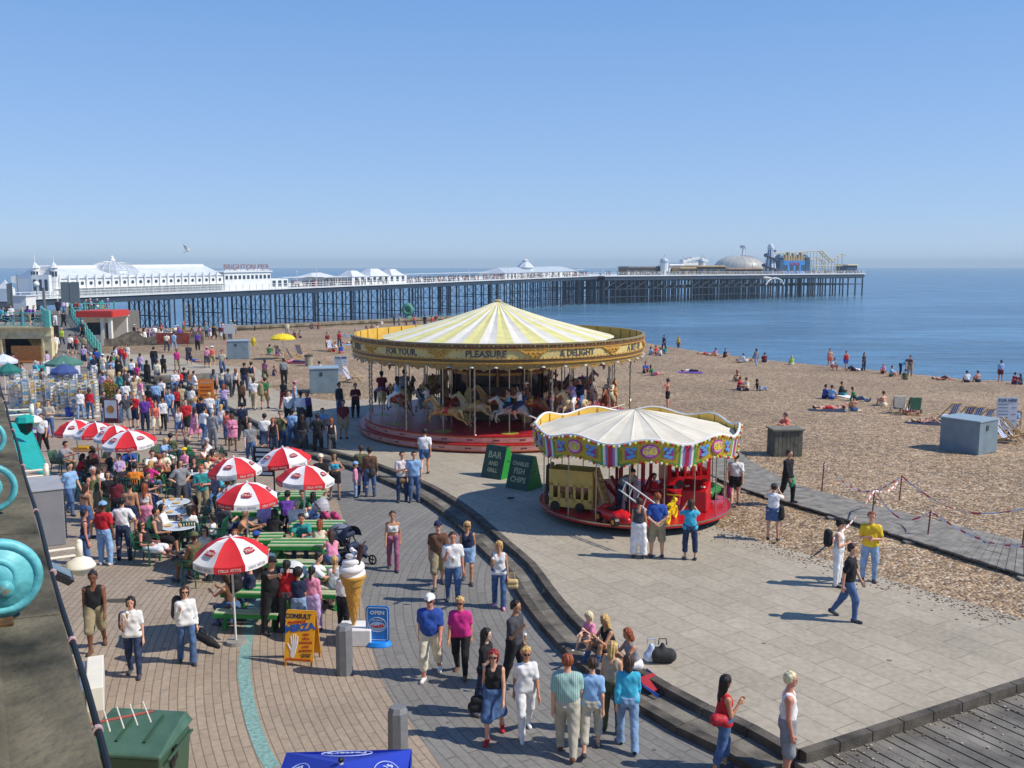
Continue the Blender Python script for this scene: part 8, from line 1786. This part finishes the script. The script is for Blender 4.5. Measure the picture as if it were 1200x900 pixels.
for u,v,rz,b,t_,bo,h,sk in((200,511,180,'m','tee:olive','jeans:denim','short:dark','fair'),(219,516,170,'f','tee:green','jeans:denim','bob:brunette','fair'),(177,529,30,'m','tee:white','shorts:khaki','short:dark','fair'),(187,536,170,'m',None,'shorts:navy','short:ginger','burnt'),(192,527,20,'f','tee:cream','jeans:denim','bob:brunette','fair'),(215,526,-30,'f','tee:pink','jeans:lightdenim','cap:yellow','fair'),(234,521,80,'f','vest:white','skirt:beige','short:brunette','tan'),(248,515,-60,'m','tee:white','jeans:denim','short:silver','fair'),(245,527,160,'f','bikini:red','jeans:denim','longhair:brunette','burnt'),(240,532,60,'f','vest:cream','shorts:beige','short:brunette','tan'),(262,533,-70,'m','tee:stone','jeans:denim','short:dark','fair'),(227,538,10,'f','vest:black','skirt:brown','longhair:brunette','burnt'),(156,547,190,'m','tee:orange','jeans:darkdenim','short:dark','fair'),(172,541,160,'f','tee:magenta','jeans:denim','bob:blond','fair'),(71,519,80,'b','tee:grey','trousers:olive','short:dark','burnt'),(113,522,-40,'f','tee:maroon','jeans:denim','bob:dark','fair'),(126,531,-80,'m','tee:charcoal','jeans:denim','short:silver','fair'),(118,546,60,'m','tee:white','shorts:navy','short:blond','fair'),(105,530,40,'m','tee:brown','jeans:darkdenim','short:dark','fair'),(139,533,20,'f','tee:lilac','jeans:denim','bob:dark','fair'),(147,541,100,'f','vest:navy','shorts:denim','longhair:dark','tan'),(109,553,150,'m','tee:grey','jeans:denim','short:brunette','fair'),(128,557,40,'f','tee:olive','shorts:khaki','bob:brunette','fair'),(135,568,160,'f','tee:charcoal','jeans:denim','bob:dark','fair'),(205,545,100,'f','tee:brown','jeans:darkdenim','longhair:dark','fair'),(258,548,-40,'f','vest:turquoise','jeans:denim','bob:dark','fair'),(152,524,10,'m','tee:blue','jeans:denim','short:dark','fair'),(165,556,90,'m','tee:black','jeans:denim','short:dark','fair'),(96,545,100,'f','long:black','jeans:darkdenim','longhair:dark','fair'),(90,532,120,'f','tee:red','jeans:denim','bob:dark','fair'),(248,556,30,'m','tee:navy','jeans:denim','short:dark','tan'),(190,513,60,'f','tee:sky','shorts:white','bob:blond','fair'),(264,566,170,'m','tee:brown','jeans:denim','short:brunette','fair')):
 SH_(u,v,'lean' if(u*7+v)%3 else 'sit',rz,b,t_,bo,h,bg2,sk)
cr='in the standing crowd'
for u,v,rz,b,t_,bo,h,pose in((159,501,-10,'m','tee:red','shorts:navy','short:blond','stand'),(171,505,5,'m','tee:purple','trousers:navy','short:ginger','stand'),(149,502,20,'m','tee:charcoal','shorts:grey','short:dark','hips'),(140,495,90,'m','tee:checked','jeans:denim','short:dark','stand'),(184,510,10,'f','vest:coral','shorts:cream','bob:ginger','walk'),(192,504,15,'f','tee:white','trousers:black','bob:dark','walk2'),(200,494,0,'m','tee:sky','jeans:denim','short:brunette','walk'),(211,517,0,'f','vest:white','mini:denim','bob:brunette','walk'),(219,510,10,'m','tee:red','shorts:black','short:dark','walk2'),(208,488,5,'f','vest:red','trousers:black','bob:dark','stand'),(175,487,170,'f','long:black','longskirt:red','longhair:dark','stand'),(229,518,160,'f','vest:pink','skirt:pink','longhair:brunette','walk'),(240,521,150,'m','long:white','jeans:denim','short:dark','walk2'),(250,526,170,'m','long:grey','trousers:grey','short:silver','stand'),(260,514,175,'f','vest:white','jeans:lightdenim','bob:blond','walk'),(273,528,15,'f','long:pink','mini:pink','bob:brunette','fold'),(268,522,180,'f','long:coral','shorts:denim','cap:denim','stand'),(237,507,178,'m','tee:navy','trousers:black','short:dark','stand'),(263,487,185,'f','tee:lilac','jeans:denim','bob:ginger','photo'),(213,487,20,'m','tee:beige','shorts:beige','short:brunette','stand'),(225,487,180,'f','tee:white','shorts:khaki','bob:brunette','stand'),(148,483,10,'m','tee:white','jeans:denim','short:dark','stand'),(158,475,30,'f','tee:beige','skirt:cream','short:ginger','stand'),(165,476,160,'f','tee:pink','shorts:white','bob:blond','walk'),(183,483,-170,'m','long:sky','jeans:darkdenim','short:dark','stand'),(190,478,170,'m','tee:white','shorts:navy','short:brunette','walk'),(230,503,170,'f','vest:sky','trousers:white','pony:blond','walk'),(246,500,185,'m','tee:white','jeans:denim','short:blond','walk2'),(254,492,10,'k','tee:sky','shorts:denim','short:blond','stand'),(284,481,180,'f','long:brown','cropped:black','bob:dark','walk'),(298,480,180,'m','tee:white','trousers:beige','short:brunette','walk2'),(311,479,178,'m','tee:green','shorts:khaki','short:dark','walk'),(295,456,185,'m','vest:navy','trousers:stone','short:dark','walk'),(287,458,180,'m','tee:black','jeans:darkdenim','short:dark','stand'),(311,449,175,'f','tee:mauve','shorts:olive','bob:brunette','walk'),(333,451,200,'m','tee:grey','trousers:black','short:brunette','stand'),(333,479,170,'f','tee:black','trousers:maroon','bob:brunette','walk'),(346,482,100,'f','vest:sky','jeans:lightdenim','cap:pink','stand'),(339,500,20,'m','tee:white','trousers:black','short:dark','stand'),(353,501,160,'m','long:white','trousers:charcoal','short:dark','stand'),(361,498,20,'f','vest:purple','skirt:black','bob:ginger','stand'),(285,515,180,'m','tee:navy','trousers:black','short:dark','walk'),(294,543,20,'m','tee:grey','jeans:denim','short:dark','walk2'),(311,531,185,'m','tee:white','skirt:darkdenim','short:dark','walk'),(321,534,10,'f','vest:black','jeans:darkdenim','longhair:ginger','stand'),(330,528,0,'m','tee:olive','jeans:darkdenim','short:brunette','photo'),(343,524,170,'m','tee:sky','jeans:denim','short:dark','walk'),(355,529,180,'f','long:black','longskirt:charcoal','longhair:brunette','stand'),(373,532,180,'m','tee:black','trousers:black','short:dark','hips'),(389,534,190,'f','vest:black','trousers:charcoal','bob:ginger','walk'),(251,464,180,'f','tee:grey','skirt:black','longhair:brunette','walk'),(261,463,178,'f','tee:cream','skirt:denim','bob:dark','walk2'),(268,466,182,'m','long:grey','trousers:charcoal','short:dark','walk'),(277,463,180,'f','vest:white','trousers:black','longhair:ginger','walk'),(131,450,180,'m','tee:sky','shorts:navy','short:dark','walk'),(140,451,180,'m','tee:black','shorts:black','short:dark','walk2'),(155,450,178,'m','long:white','shorts:navy','short:dark','walk'),(161,454,170,'f','tee:magenta','trousers:black','bob:ginger','walk'),(165,440,175,'f','tee:lilac','jeans:denim','bob:brunette','stand'),(173,450,180,'f','long:black','longskirt:black','longhair:dark','stand'),(185,452,180,'m','long:cream','trousers:grey','short:brunette','walk'),(192,442,175,'f','tee:black','trousers:black','bob:dark','stand'),(181,434,180,'m','long:black','trousers:navy','short:dark','stand'),(208,434,10,'f','tee:magenta','trousers:khaki','short:ginger','walk'),(222,428,5,'m','tee:charcoal','shorts:navy','short:dark','walk'),(196,412,180,'m','tee:cream','trousers:charcoal','short:brunette','walk'),(204,411,175,'m','tee:sky','jeans:lightdenim','short:dark','walk'),(232,411,0,'m','tee:purple','trousers:black','short:dark','stand'),(243,431,180,'f','tee:pink','skirt:charcoal','hat:pink','walk'),(249,430,180,'f','tee:coral','shorts:khaki','hat:white','walk'),(261,438,5,'m','tee:stone','jeans:denim','short:brunette','walk')):
 s='t' if(u>240 and v<500 and not(u<262 and v>480))or v<456 and u>150 and v<440 else 'p'
 if(u,v)in((339,500),(353,501),(361,498)):s='t'
 P(s,u,v,pose,rz,b,t_,bo,h,cr,('fair','tan','pale','burnt','dark')[(u*3+v*5)%5])
P('t',378,500,'ground',20,'m','tee:sky','jeans:denim','short:dark','on the terrace paving')
sb='on the low wall behind the crowd'
wall_c=at(214,447,.3);mb=MB();mb.box((0,0,.22),(3.6,.7,.44),rz=D(25));tag(mb.build('stone_bench',m_tread,loc=wall_c),'low grey stone bench with people sitting on it behind the crowd','bench')
for i,(u,v,rz,b,t_,bo,h)in enumerate(((205,436,10,'m','tee:white','jeans:denim','short:dark'),(210,434,20,'f','tee:red','jeans:darkdenim','bob:dark'),(216,433,160,'m','tee:charcoal','jeans:denim','short:dark'),(222,435,60,'f','tee:brown','shorts:grey','bob:brunette'),(228,437,110,'m','tee:white','shorts:white','short:brunette'))):
 SH_(u,v,'sit',rz,b,t_,bo,h,sb,chair=False,base=HP,lod='mid')
rp='on the sloping ramp'
for u,v,f,rz,b,t_,bo,h in((66,415,.1,180,'m','long:white','trousers:cream','short:dark'),(83,415,.1,178,'m','tee:white','shorts:navy','short:dark'),(90,415,.1,170,'f','vest:red','skirt:charcoal','bob:ginger'),(99,416,.05,175,'m','tee:khaki','trousers:black','short:brunette'),(73,405,.33,5,'f','tee:lime','jeans:darkdenim','bob:blond'),(64,400,.4,0,'m','tee:black','jeans:denim','short:dark'),(75,384,.75,180,'m','long:black','trousers:black','short:dark'),(65,385,.75,10,'f','long:white','trousers:white','bob:brunette'),(97,396,.5,90,'m','tee:navy','trousers:black','short:silver')):
 d=ray(u,v);a,b1=(rb0+rb1)/2,(rt0+rt1)/2;n=(rb1-rb0).cross(rt0-rb0).normalized();C=Vector((0,0,CAMZ));tt=(rb0-C).dot(n)/d.dot(n);q=C+d*tt
 P(q,u,v,'walk' if u%2 else 'walk2',rz,b,t_,bo,h,rp)
TOPS=['white','white','black','navy','red','sky','blue','pink','grey','charcoal','cream','green','purple','coral','turquoise','maroon','lilac','beige','teal','brown']
KIND=['tee','tee','vest','long','tee'];BOTS=['jeans:denim','jeans:darkdenim','shorts:khaki','shorts:navy','trousers:black','shorts:white','skirt:denim','trousers:stone','trousers:grey'];HAIR_M=['short:dark','short:brunette','short:blond','short:silver','cap:white'];HAIR_F=['bob:dark','bob:blond','longhair:brunette','bob:ginger','longhair:dark']
USED=set()
def rnd_person(p,place,pose=None,rz=None,lod='far',group=None):
 for _ in range(60):
  b='mffmmfob'[rs.randint(8)];fem=b in 'fo';t_=KIND[rs.randint(5)]+':'+TOPS[rs.randint(len(TOPS))];bo=BOTS[rs.randint(len(BOTS))]
  if not fem and bo.startswith('skirt'):bo='shorts:olive'
  h=(HAIR_F if fem else HAIR_M)[rs.randint(5)];k=(b,t_,bo,place)
  if k not in USED:break
 USED.add(k);po=pose or['stand','walk','fold','walk2','stand','hips'][rs.randint(6)]
 return person(p,po,rs.rand()*360 if rz is None else rz,b,t_,bo,h,place,('fair','tan','pale','burnt')[rs.randint(4)],lod,group=group,sc=.96+rs.rand()*.08)
def scatter(n,umin,umax,vmin,vmax,s,place,md=.6,**kw):
 pts=[];tries=0
 while len(pts)<n and tries<4000:
  tries+=1;u=umin+rs.rand()*(umax-umin);v=vmin+rs.rand()*(vmax-vmin);p=SURF[s](u,v)if isinstance(s,str)else s(u,v)
  if all((p-q).length>md for q in pts):pts.append(p);rnd_person(p,place,**kw)
scatter(16,98,150,425,447,'p','at the foot of the ramp',group='crowd at the foot of the ramp')
scatter(13,10,92,436,466,'p','around the stalls',group='shoppers around the stalls')
scatter(9,112,200,455,476,'p','behind the flower column',group='crowd behind the flower column')
scatter(8,0,54,374,379,lambda u,v:(lambda y:Vector((X_(u,y,zr),y,zr+.02)))(yb+.9+(v-374)*.7),'on the roof terrace',group='people on the roof terrace',rz=None)
scatter(10,86,131,365,371,lambda u,v:(lambda y:Vector((X_(u,y,zt_l),y,zt_l)))(yt+3.3+(v-365)*.6),'on the landing above the kiosk',group='people on the landing')if False else None
zt_l=rt1 .z
for i in range(10):
 u=66+i*6.6+rs.rand()*3;y=(yt if u<80 else yt+.3+(u-80)*.06)+.8+rs.rand()*2.5;rnd_person(Vector((X_(u,y,zt_l),y,zt_l)),'on the landing above the ramp',group='people on the landing')
for i in range(30):
 u=137+rs.rand()*95;y=100+rs.rand()*26;rnd_person(Vector((X_(u,y,.2),y,max(float(bz(X_(u,y,.2),y)),-.9)+.05)),'at the beach bar',pose=['sit','stand','lean','fold'][rs.randint(4)]if y>106 else 'stand',group='drinkers at the beach bar')
scatter(26,228,277,388,403,'b','in the group beside the bar',md=.5,group='people standing beside the beach bar')
bt='on the shingle';be='at the water\'s edge'
BL=[(778,411,'walk',-60,'m','tee:navy','jeans:darkdenim','short:dark',be),(795,411,'walk2',-40,'f','vest:yellow','shorts:brown','bob:blond',be),(886,429,'walk',190,'f','long:grey','trousers:lightdenim','bob:brunette',be),(896,420,'ground',180,'m','tee:maroon','shorts:navy','short:dark',be),(782,480,'photo',-100,'m',None,'trunks:black','short:dark','beyond the small carousel'),(762,416,'ground',100,'f','tee:sky','shorts:denim','bob:dark',be),(768,415,'cross',60,'m','tee:red','shorts:black','short:dark',be),(774,417,'ground',-60,'f','tee:white','jeans:denim','bob:brunette',be),(780,415,'ground',200,'f','tee:teal','shorts:grey','bob:dark',be),(765,440,'legs',60,'f','tee:green','shorts:pink','bob:dark','just right of the big carousel'),(756,437,'ground',20,'m','tee:blue','shorts:navy','short:dark','just right of the big carousel'),(809,436,'lie',80,'f','vest:white','skirt:black','bob:dark','on the shingle'),(826,413,'lie',70,'m',None,'trunks:red','short:dark',be),(834,414,'lieknee',90,'f','bikini:coral','bottoms:coral','bob:brunette',be),(849,414,'ground',60,'m','tee:black','shorts:black','short:dark',be),(839,413,'ground',-60,'f','tee:pink','shorts:beige','bob:dark',be),(869,425,'legs',-70,'m','tee:white','shorts:grey','short:dark',be),(876,424,'prone',80,'m',None,'trunks:white','short:brunette',be),(928,421,'ground',180,'f','long:lime','shorts:white','bob:blond',be),(864,447,'ground',190,'f','bikini:brown','shorts:brown','longhair:ginger',bt),(866,457,'ground',60,'m','tee:red','jeans:denim','short:dark',bt),(875,458,'ground',-60,'m','tee:cream','jeans:darkdenim','short:dark',bt),(889,458,'legs',120,'f','vest:black','jeans:lightdenim','bob:dark',bt),(976,433,'squat',10,'m','tee:white','shorts:red','short:dark',be),(991,434,'walk',10,'m','vest:red','trunks:blue','short:dark',be),(972,429,'stand',0,'m',None,'trunks:coral','short:dark',be),(1001,428,'lieknee',-80,'m','tee:white','shorts:navy','short:ginger',be),(1012,428,'stand',30,'f','tee:charcoal','jeans:darkdenim','bob:dark',be),(1035,431,'ground',-30,'f','tee:pink','skirt:black','short:blond',be),(1055,432,'bend',80,'f','vest:turquoise','trousers:navy','bob:dark',be),(1066,433,'fold',-20,'m','vest:charcoal','trousers:khaki','short:dark',be),(1044,441,'ground',60,'m','tee:sky','shorts:olive','short:dark',bt),(1061,445,'ground',180,'f','tee:olive','shorts:olive','short:dark',bt),(1104,437,'lieknee',80,'m',None,'trunks:black','short:dark',be),(1133,442,'ground',175,'m','tee:white','shorts:black','short:dark',be),(1146,443,'ground',185,'m',None,'shorts:navy','short:brunette',be),(1172,443,'stand',180,'m','tee:sky','trunks:maroon','short:dark',be),(1188,450,'ground',90,'m','tee:red','jeans:darkdenim','short:dark','at the right edge of the beach'),(1196,450,'ground',-90,'f','tee:charcoal','jeans:denim','bob:dark','at the right edge of the beach'),(966,467,'ground',100,'m','tee:blue','shorts:navy','short:dark',bt),(974,468,'ground',140,'m','tee:sky','shorts:blue','short:brunette',bt),(985,463,'cross',60,'m','long:black','jeans:teal','short:dark',bt),(1002,470,'legs',70,'m','long:green','jeans:denim','short:brunette',bt),(969,480,'lie',80,'m',None,'trunks:red','short:dark',bt),(987,480,'lieknee',100,'f','bikini:maroon','bottoms:maroon','bob:brunette',bt),(1001,482,'ground',180,'m',None,'shorts:denim','short:dark',bt),(1036,476,'ground',-150,'m',None,'shorts:cream','short:brunette',bt),(1085,496,'lieknee',80,'f','bikini:black','bottoms:black','longhair:blond','beside the big steel box'),(921,506,'ground',-60,'m','tee:coral','shorts:grey','short:dark','sitting beyond the timber bin'),(1060,484,'legs',60,'f','tee:white','shorts:pink','bob:brunette','between the two covered deckchairs'),(1187,508,'sit',-30,'m','tee:sky','shorts:khaki','short:dark','in the deckchairs at the right edge'),(384,411,'stand',60,'m','tee:maroon','shorts:olive','short:dark','left of the big carousel roof'),(398,407,'walk',0,'f','tee:red','jeans:darkdenim','bob:dark','left of the big carousel roof'),(391,412,'legs',-40,'m','tee:white','shorts:red','short:brunette','left of the big carousel roof'),(400,414,'ground',200,'f','tee:blue','shorts:coral','bob:brunette','left of the big carousel roof'),(409,403,'lie',80,'f','bikini:coral','bottoms:white','bob:dark',bt),(416,394,'ground',20,'f','tee:coral','shorts:denim','bob:ginger',bt),(316,416,'ground',180,'m','tee:green','shorts:grey','short:dark','under the yellow umbrella'),(325,417,'ground',170,'f','tee:charcoal','shorts:coral','bob:dark','under the yellow umbrella'),(345,425,'lie',85,'m','vest:pink','jeans:darkdenim','short:dark','near the yellow umbrella'),(337,394,'stand',0,'m','tee:cream','shorts:stone','short:dark','below the stone groyne'),(345,396,'ground',20,'f','tee:black','shorts:navy','bob:dark','below the stone groyne'),(352,396,'ground',-40,'m','tee:grey','shorts:navy','short:dark','below the stone groyne'),(365,384,'ground',40,'m','tee:navy','jeans:darkdenim','short:dark','below the stone groyne'),(373,384,'ground',60,'m','tee:maroon','shorts:grey','short:brunette','below the stone groyne'),(429,387,'ground',20,'f','tee:charcoal','shorts:white','bob:dark','below the stone groyne'),(436,387,'ground',0,'m','tee:brown','shorts:grey','short:dark','below the stone groyne'),(442,387,'ground',-20,'f','tee:white','shorts:khaki','bob:dark','below the stone groyne'),(447,381,'ground',160,'f','tee:white','shorts:beige','bob:blond','below the stone groyne'),(462,382,'stand',100,'m','long:navy','trousers:navy','short:dark','by the green sculpture'),(468,382,'stand',-60,'m','long:stone','trousers:grey','short:dark','by the green sculpture'),(476,382,'ground',20,'f','tee:black','shorts:denim','bob:dark','by the green sculpture'),(486,383,'stand',0,'f','tee:coral','skirt:denim','bob:dark','by the green sculpture'),(498,383,'stand',180,'m','tee:black','trousers:charcoal','short:dark','by the green sculpture'),(506,383,'walk',60,'f','tee:red','jeans:denim','bob:dark','by the green sculpture'),(511,382,'stand',20,'m','tee:maroon','shorts:grey','short:brunette','by the green sculpture'),(321,440,'ground',60,'k','tee:navy','shorts:blue','short:dark','left of the steel boxes'),(405,393,'lie',85,'f','bikini:turquoise','bottoms:turquoise','bob:brunette',bt),(227,424,'lie',60,'m',None,'trunks:blue','short:dark','near the low wall'),(376,437,'legs',160,'m','tee:white','shorts:maroon','short:dark','beyond the left steel box')]
for u,v,po,rz,b,t_,bo,h,pl in BL:
 P(bptl(u,v,1.2 if po in('stand','walk','walk2','bend','fold','squat','photo')else 2.0),u,v,po,rz,b,t_,bo,h,pl,('fair','tan','burnt')[(u+v)%3])
towel_n=0
for u,v,rz,c,lab in((809,437,80,'purple','purple towel under the sunbather right of the big carousel'),(969,481,80,'navy','navy towel under the sunbather in red trunks'),(988,481,100,'cream','cream towel under the sunbather with bent knees'),(1085,497,80,'navy','dark blue towel beside the big steel box'),(409,404,80,'sky','pale blue towel left of the big carousel'),(405,394,85,'turquoise','turquoise towel on the far left shingle'),(997,466,20,'white','white picnic cloth among the seated group'),(345,426,85,'maroon','maroon towel near the yellow umbrella')):
 p=bpt(u,v,.03);mb=MB();mb.add([(-.45,-1,0),(.45,-1,.01),(.45,-.3,.03),(-.45,-.3,.0),(.46,.4,0),(-.44,.4,.02),(.45,1,.02),(-.45,1,0)],[(0,1,2,3),(3,2,4,5),(5,4,6,7)]);o=mb.build('beach_towel',cmat(c),loc=p);o.rotation_euler=(0,0,D(rz));tag(o,lab,'towel')
def carry(name,lab,u,v,depth_p,prims,m,hnd=True,cat='bag',rz=0):
 c=Vector(depth_p);t=thing(name,lab,cat,c,D(rz));put('body',sdf_mesh('body',prims,.014,k=.03),m,t)
 if hnd:mb=MB();mb.tube([(-.07,0,.1),(-.05,0,.26),(.05,0,.26),(.07,0,.1)],.01,6);mb.build('handle',m,t)
straw=mat('straw','#c9b07c',.8,.3,30,.4)
def near_pt(u,v,foot):f=SURF['p'](*foot)if len(foot)==2 else at(foot[0],foot[1],foot[2]);z=zat(v,f.y-.02);return Vector((xat(u,f.y,z),f.y-.03,z))
carry('basket','small straw basket hanging from the hand of the woman in flared jeans',0,0,near_pt(600,684,(585,712)),[(V3(-.08,0,-.05),V3(.08,0,-.05),.07,.07),(V3(-.08,0,.05),V3(.08,0,.05),.07,.07)],straw)
carry('handbag','black handbag held low by the woman with dyed red hair',0,0,near_pt(561,824,(579,866)),[(V3(-.1,0,-.06),V3(.1,0,-.06),.09,.09),(V3(-.06,0,.06),V3(.06,0,.06),.08,.08)],black_c)
carry('shoulder_bag','brown shoulder bag on the back of the woman eating ice cream',0,0,near_pt(144,728,(158,792)),[(V3(0,.05,-.1),V3(0,.05,.1),.1,.09)],mat('brown_leather','#5a3a30',.6),False)
carry('shoulder_bag','dark bag over the shoulder of the woman carrying the case',0,0,near_pt(206,712,(220,777)),[(V3(0,.1,-.16),V3(0,.1,.12),.13,.1)],mat('dark_leather','#3b2c2a',.6),False)
carry('beach_bag','bright pink and yellow bag hanging from the man in a white tee shirt',0,0,near_pt(855,575,(861,592,HP)),[(V3(0,0,-.12),V3(0,0,.1),.14,.1)],mat('pink_bag','#b83a7a',.6,.4,8))
carry('green_bag','small green carrier bag held by the man in black on the boardwalk',0,0,near_pt(928,565,(922,588,.34)),[(V3(0,0,-.1),V3(0,0,.08),.1,.08)],mat('green_carrier','#2a9a6a',.5))
carry('rucksack','black rucksack worn by the woman in the denim skirt near the boardwalk',0,0,near_pt(914,600,(905,633,HP)),[(V3(0,-.03,-.12),V3(0,-.03,.12),.12,.1)],black_c,False)
carry('rucksack','black bag on the hip of the woman in white on the terrace',0,0,near_pt(970,630,(981,686,HP)),[(V3(0,0,-.12),V3(0,0,.12),.11,.1)],black_c,False)
carry('backpack','large dark backpack worn by the man in brown on the road',0,0,near_pt(436,546,(434,580))+Vector((0,-.2,0)),[(V3(0,0,-.2),V3(0,0,.2),.17,.14)],mat('pack_brown','#38332c',.8),False)
carry('backpack','small dark backpack worn by the man in olive beside him',0,0,near_pt(423,545,(424,576))+Vector((0,-.2,0)),[(V3(0,0,-.15),V3(0,0,.15),.15,.12)],black_c,False)
carry('backpack','beige backpack worn by the man in green at the crowd edge',0,0,near_pt(307,456,(311,479,HP))+Vector((0,-.2,0)),[(V3(0,0,-.2),V3(0,0,.2),.17,.14)],mat('pack_beige','#8d805c',.8),False)
carry('red_bag','red patterned shoulder bag of the woman at the foot of the steps',0,0,near_pt(840,838,(846,905))+Vector((0,-.15,0)),[(V3(-.05,0,0),V3(.05,0,0),.1,.09)],mat('red_pattern','#b8202c',.6,.5,20),False)
carry('brown_bag','brown canvas bag held in front by the man in the checked shirt',0,0,near_pt(472,563,(472,588)),[(V3(-.05,0,0),V3(.05,0,0),.12,.1)],mat('bag_khaki','#7a6642',.8),False)
for i,(u,v,foot,lab)in enumerate(((578,652,(585,712),'pink and white ice cream held by the woman with the basket'),(615,739,(603,806),'ice cream cone held by the man in charcoal'),(532,651,(531,706),'ice cream held by the man in the white shirt'),(157,714,(158,792),'ice cream held by the woman with the brown bag'))):
 p=near_pt(u,v,foot)+Vector((0,-.3,.02));t=thing('ice_cream_cone',lab,'ice cream',p);mb=MB();mb.lathe([(.008,-.1),(.03,0)],n=10);mb.build('cone',cone_m,t);mb=MB();mb.sphere((0,0,.025),.036,10,8);mb.build('scoop',mat('cream_gloss','#efeae6',.3,.03),t)
bpy.context.view_layer.update()
def merge_far(keep):
 PEOPLE.sort(key=lambda r:Vector(r.location).length)
 far=PEOPLE[keep:];del PEOPLE[keep:]
 V=[];F=[];MI=[];ms=[];nv=0;dead=[]
 for r in far:
  for o in list(r.children):
   me=o.data;n=len(me.vertices)
   if n:
    co=np.empty(n*3,np.float32);me.vertices.foreach_get('co',co);M_=np.array(o.matrix_world);V.append(co.reshape(-1,3)@M_[:3,:3].T+M_[:3,3])
    L_=np.empty(len(me.loops),np.int32);me.loops.foreach_get('vertex_index',L_);F.append(L_+nv);nv+=n;m=o.material_slots[0].material
    if m not in ms:ms.append(m)
    MI.append(np.full(len(me.polygons),ms.index(m),np.int32))
   dead.append(o)
  dead.append(r)
 bpy.data.batch_remove(dead)
 V=np.concatenate(V).astype(np.float32);F=np.concatenate(F);MI=np.concatenate(MI);me=bpy.data.meshes.new('distant_crowd');me.vertices.add(len(V));me.vertices.foreach_set('co',V.ravel());me.loops.add(len(F));me.loops.foreach_set('vertex_index',F);k=len(F)//4
 me.polygons.add(k);me.polygons.foreach_set('loop_start',np.arange(0,k*4,4,dtype=np.int32));me.polygons.foreach_set('loop_total',np.full(k,4,np.int32))
 for m in ms:me.materials.append(m)
 me.polygons.foreach_set('material_index',MI);me.polygons.foreach_set('use_smooth',[True]*k);me.update(calc_edges=True)
 o=bpy.data.objects.new('distant_crowd',me);COL.objects.link(o);tag(o,'distant people on the beach, ramp landing and beach bar below the pier','crowd',kind='stuff')
merge_far(298)
# ---------------------------------------------------------------- make each repeated label unique or report it
if CHN[0]==0:pass
for o in S.objects:
 if o.parent is None and o.name.startswith('garden_chair')and len(o['label'].split())>16:o['label']=o['label'].replace('green garden chair','green chair').replace('under the ','of the ').replace('among the brown tables','by brown tables')
seen={}
for r in PEOPLE:seen.setdefault(r['label'],[]).append(r)
dups={k:len(v)for k,v in seen.items()if len(v)>1}
print('PEOPLE',len(PEOPLE),'DUPLABELS',len(dups));[print('  dup',k,n)for k,n in list(dups.items())[:20]]
allv={}
for o in S.objects:
 if o.parent is None and 'label' in o:
  for k in[k for k in o.keys()if k.startswith('_')]:del o[k]
  if len(o['label'].split())>16 or len(o['label'].split())<4:print('LEN',o['label'])
  allv.setdefault(o['label'],[]).append(o.name)
for k,v in allv.items():
 if len(v)>1:print('SAME',len(v),k)
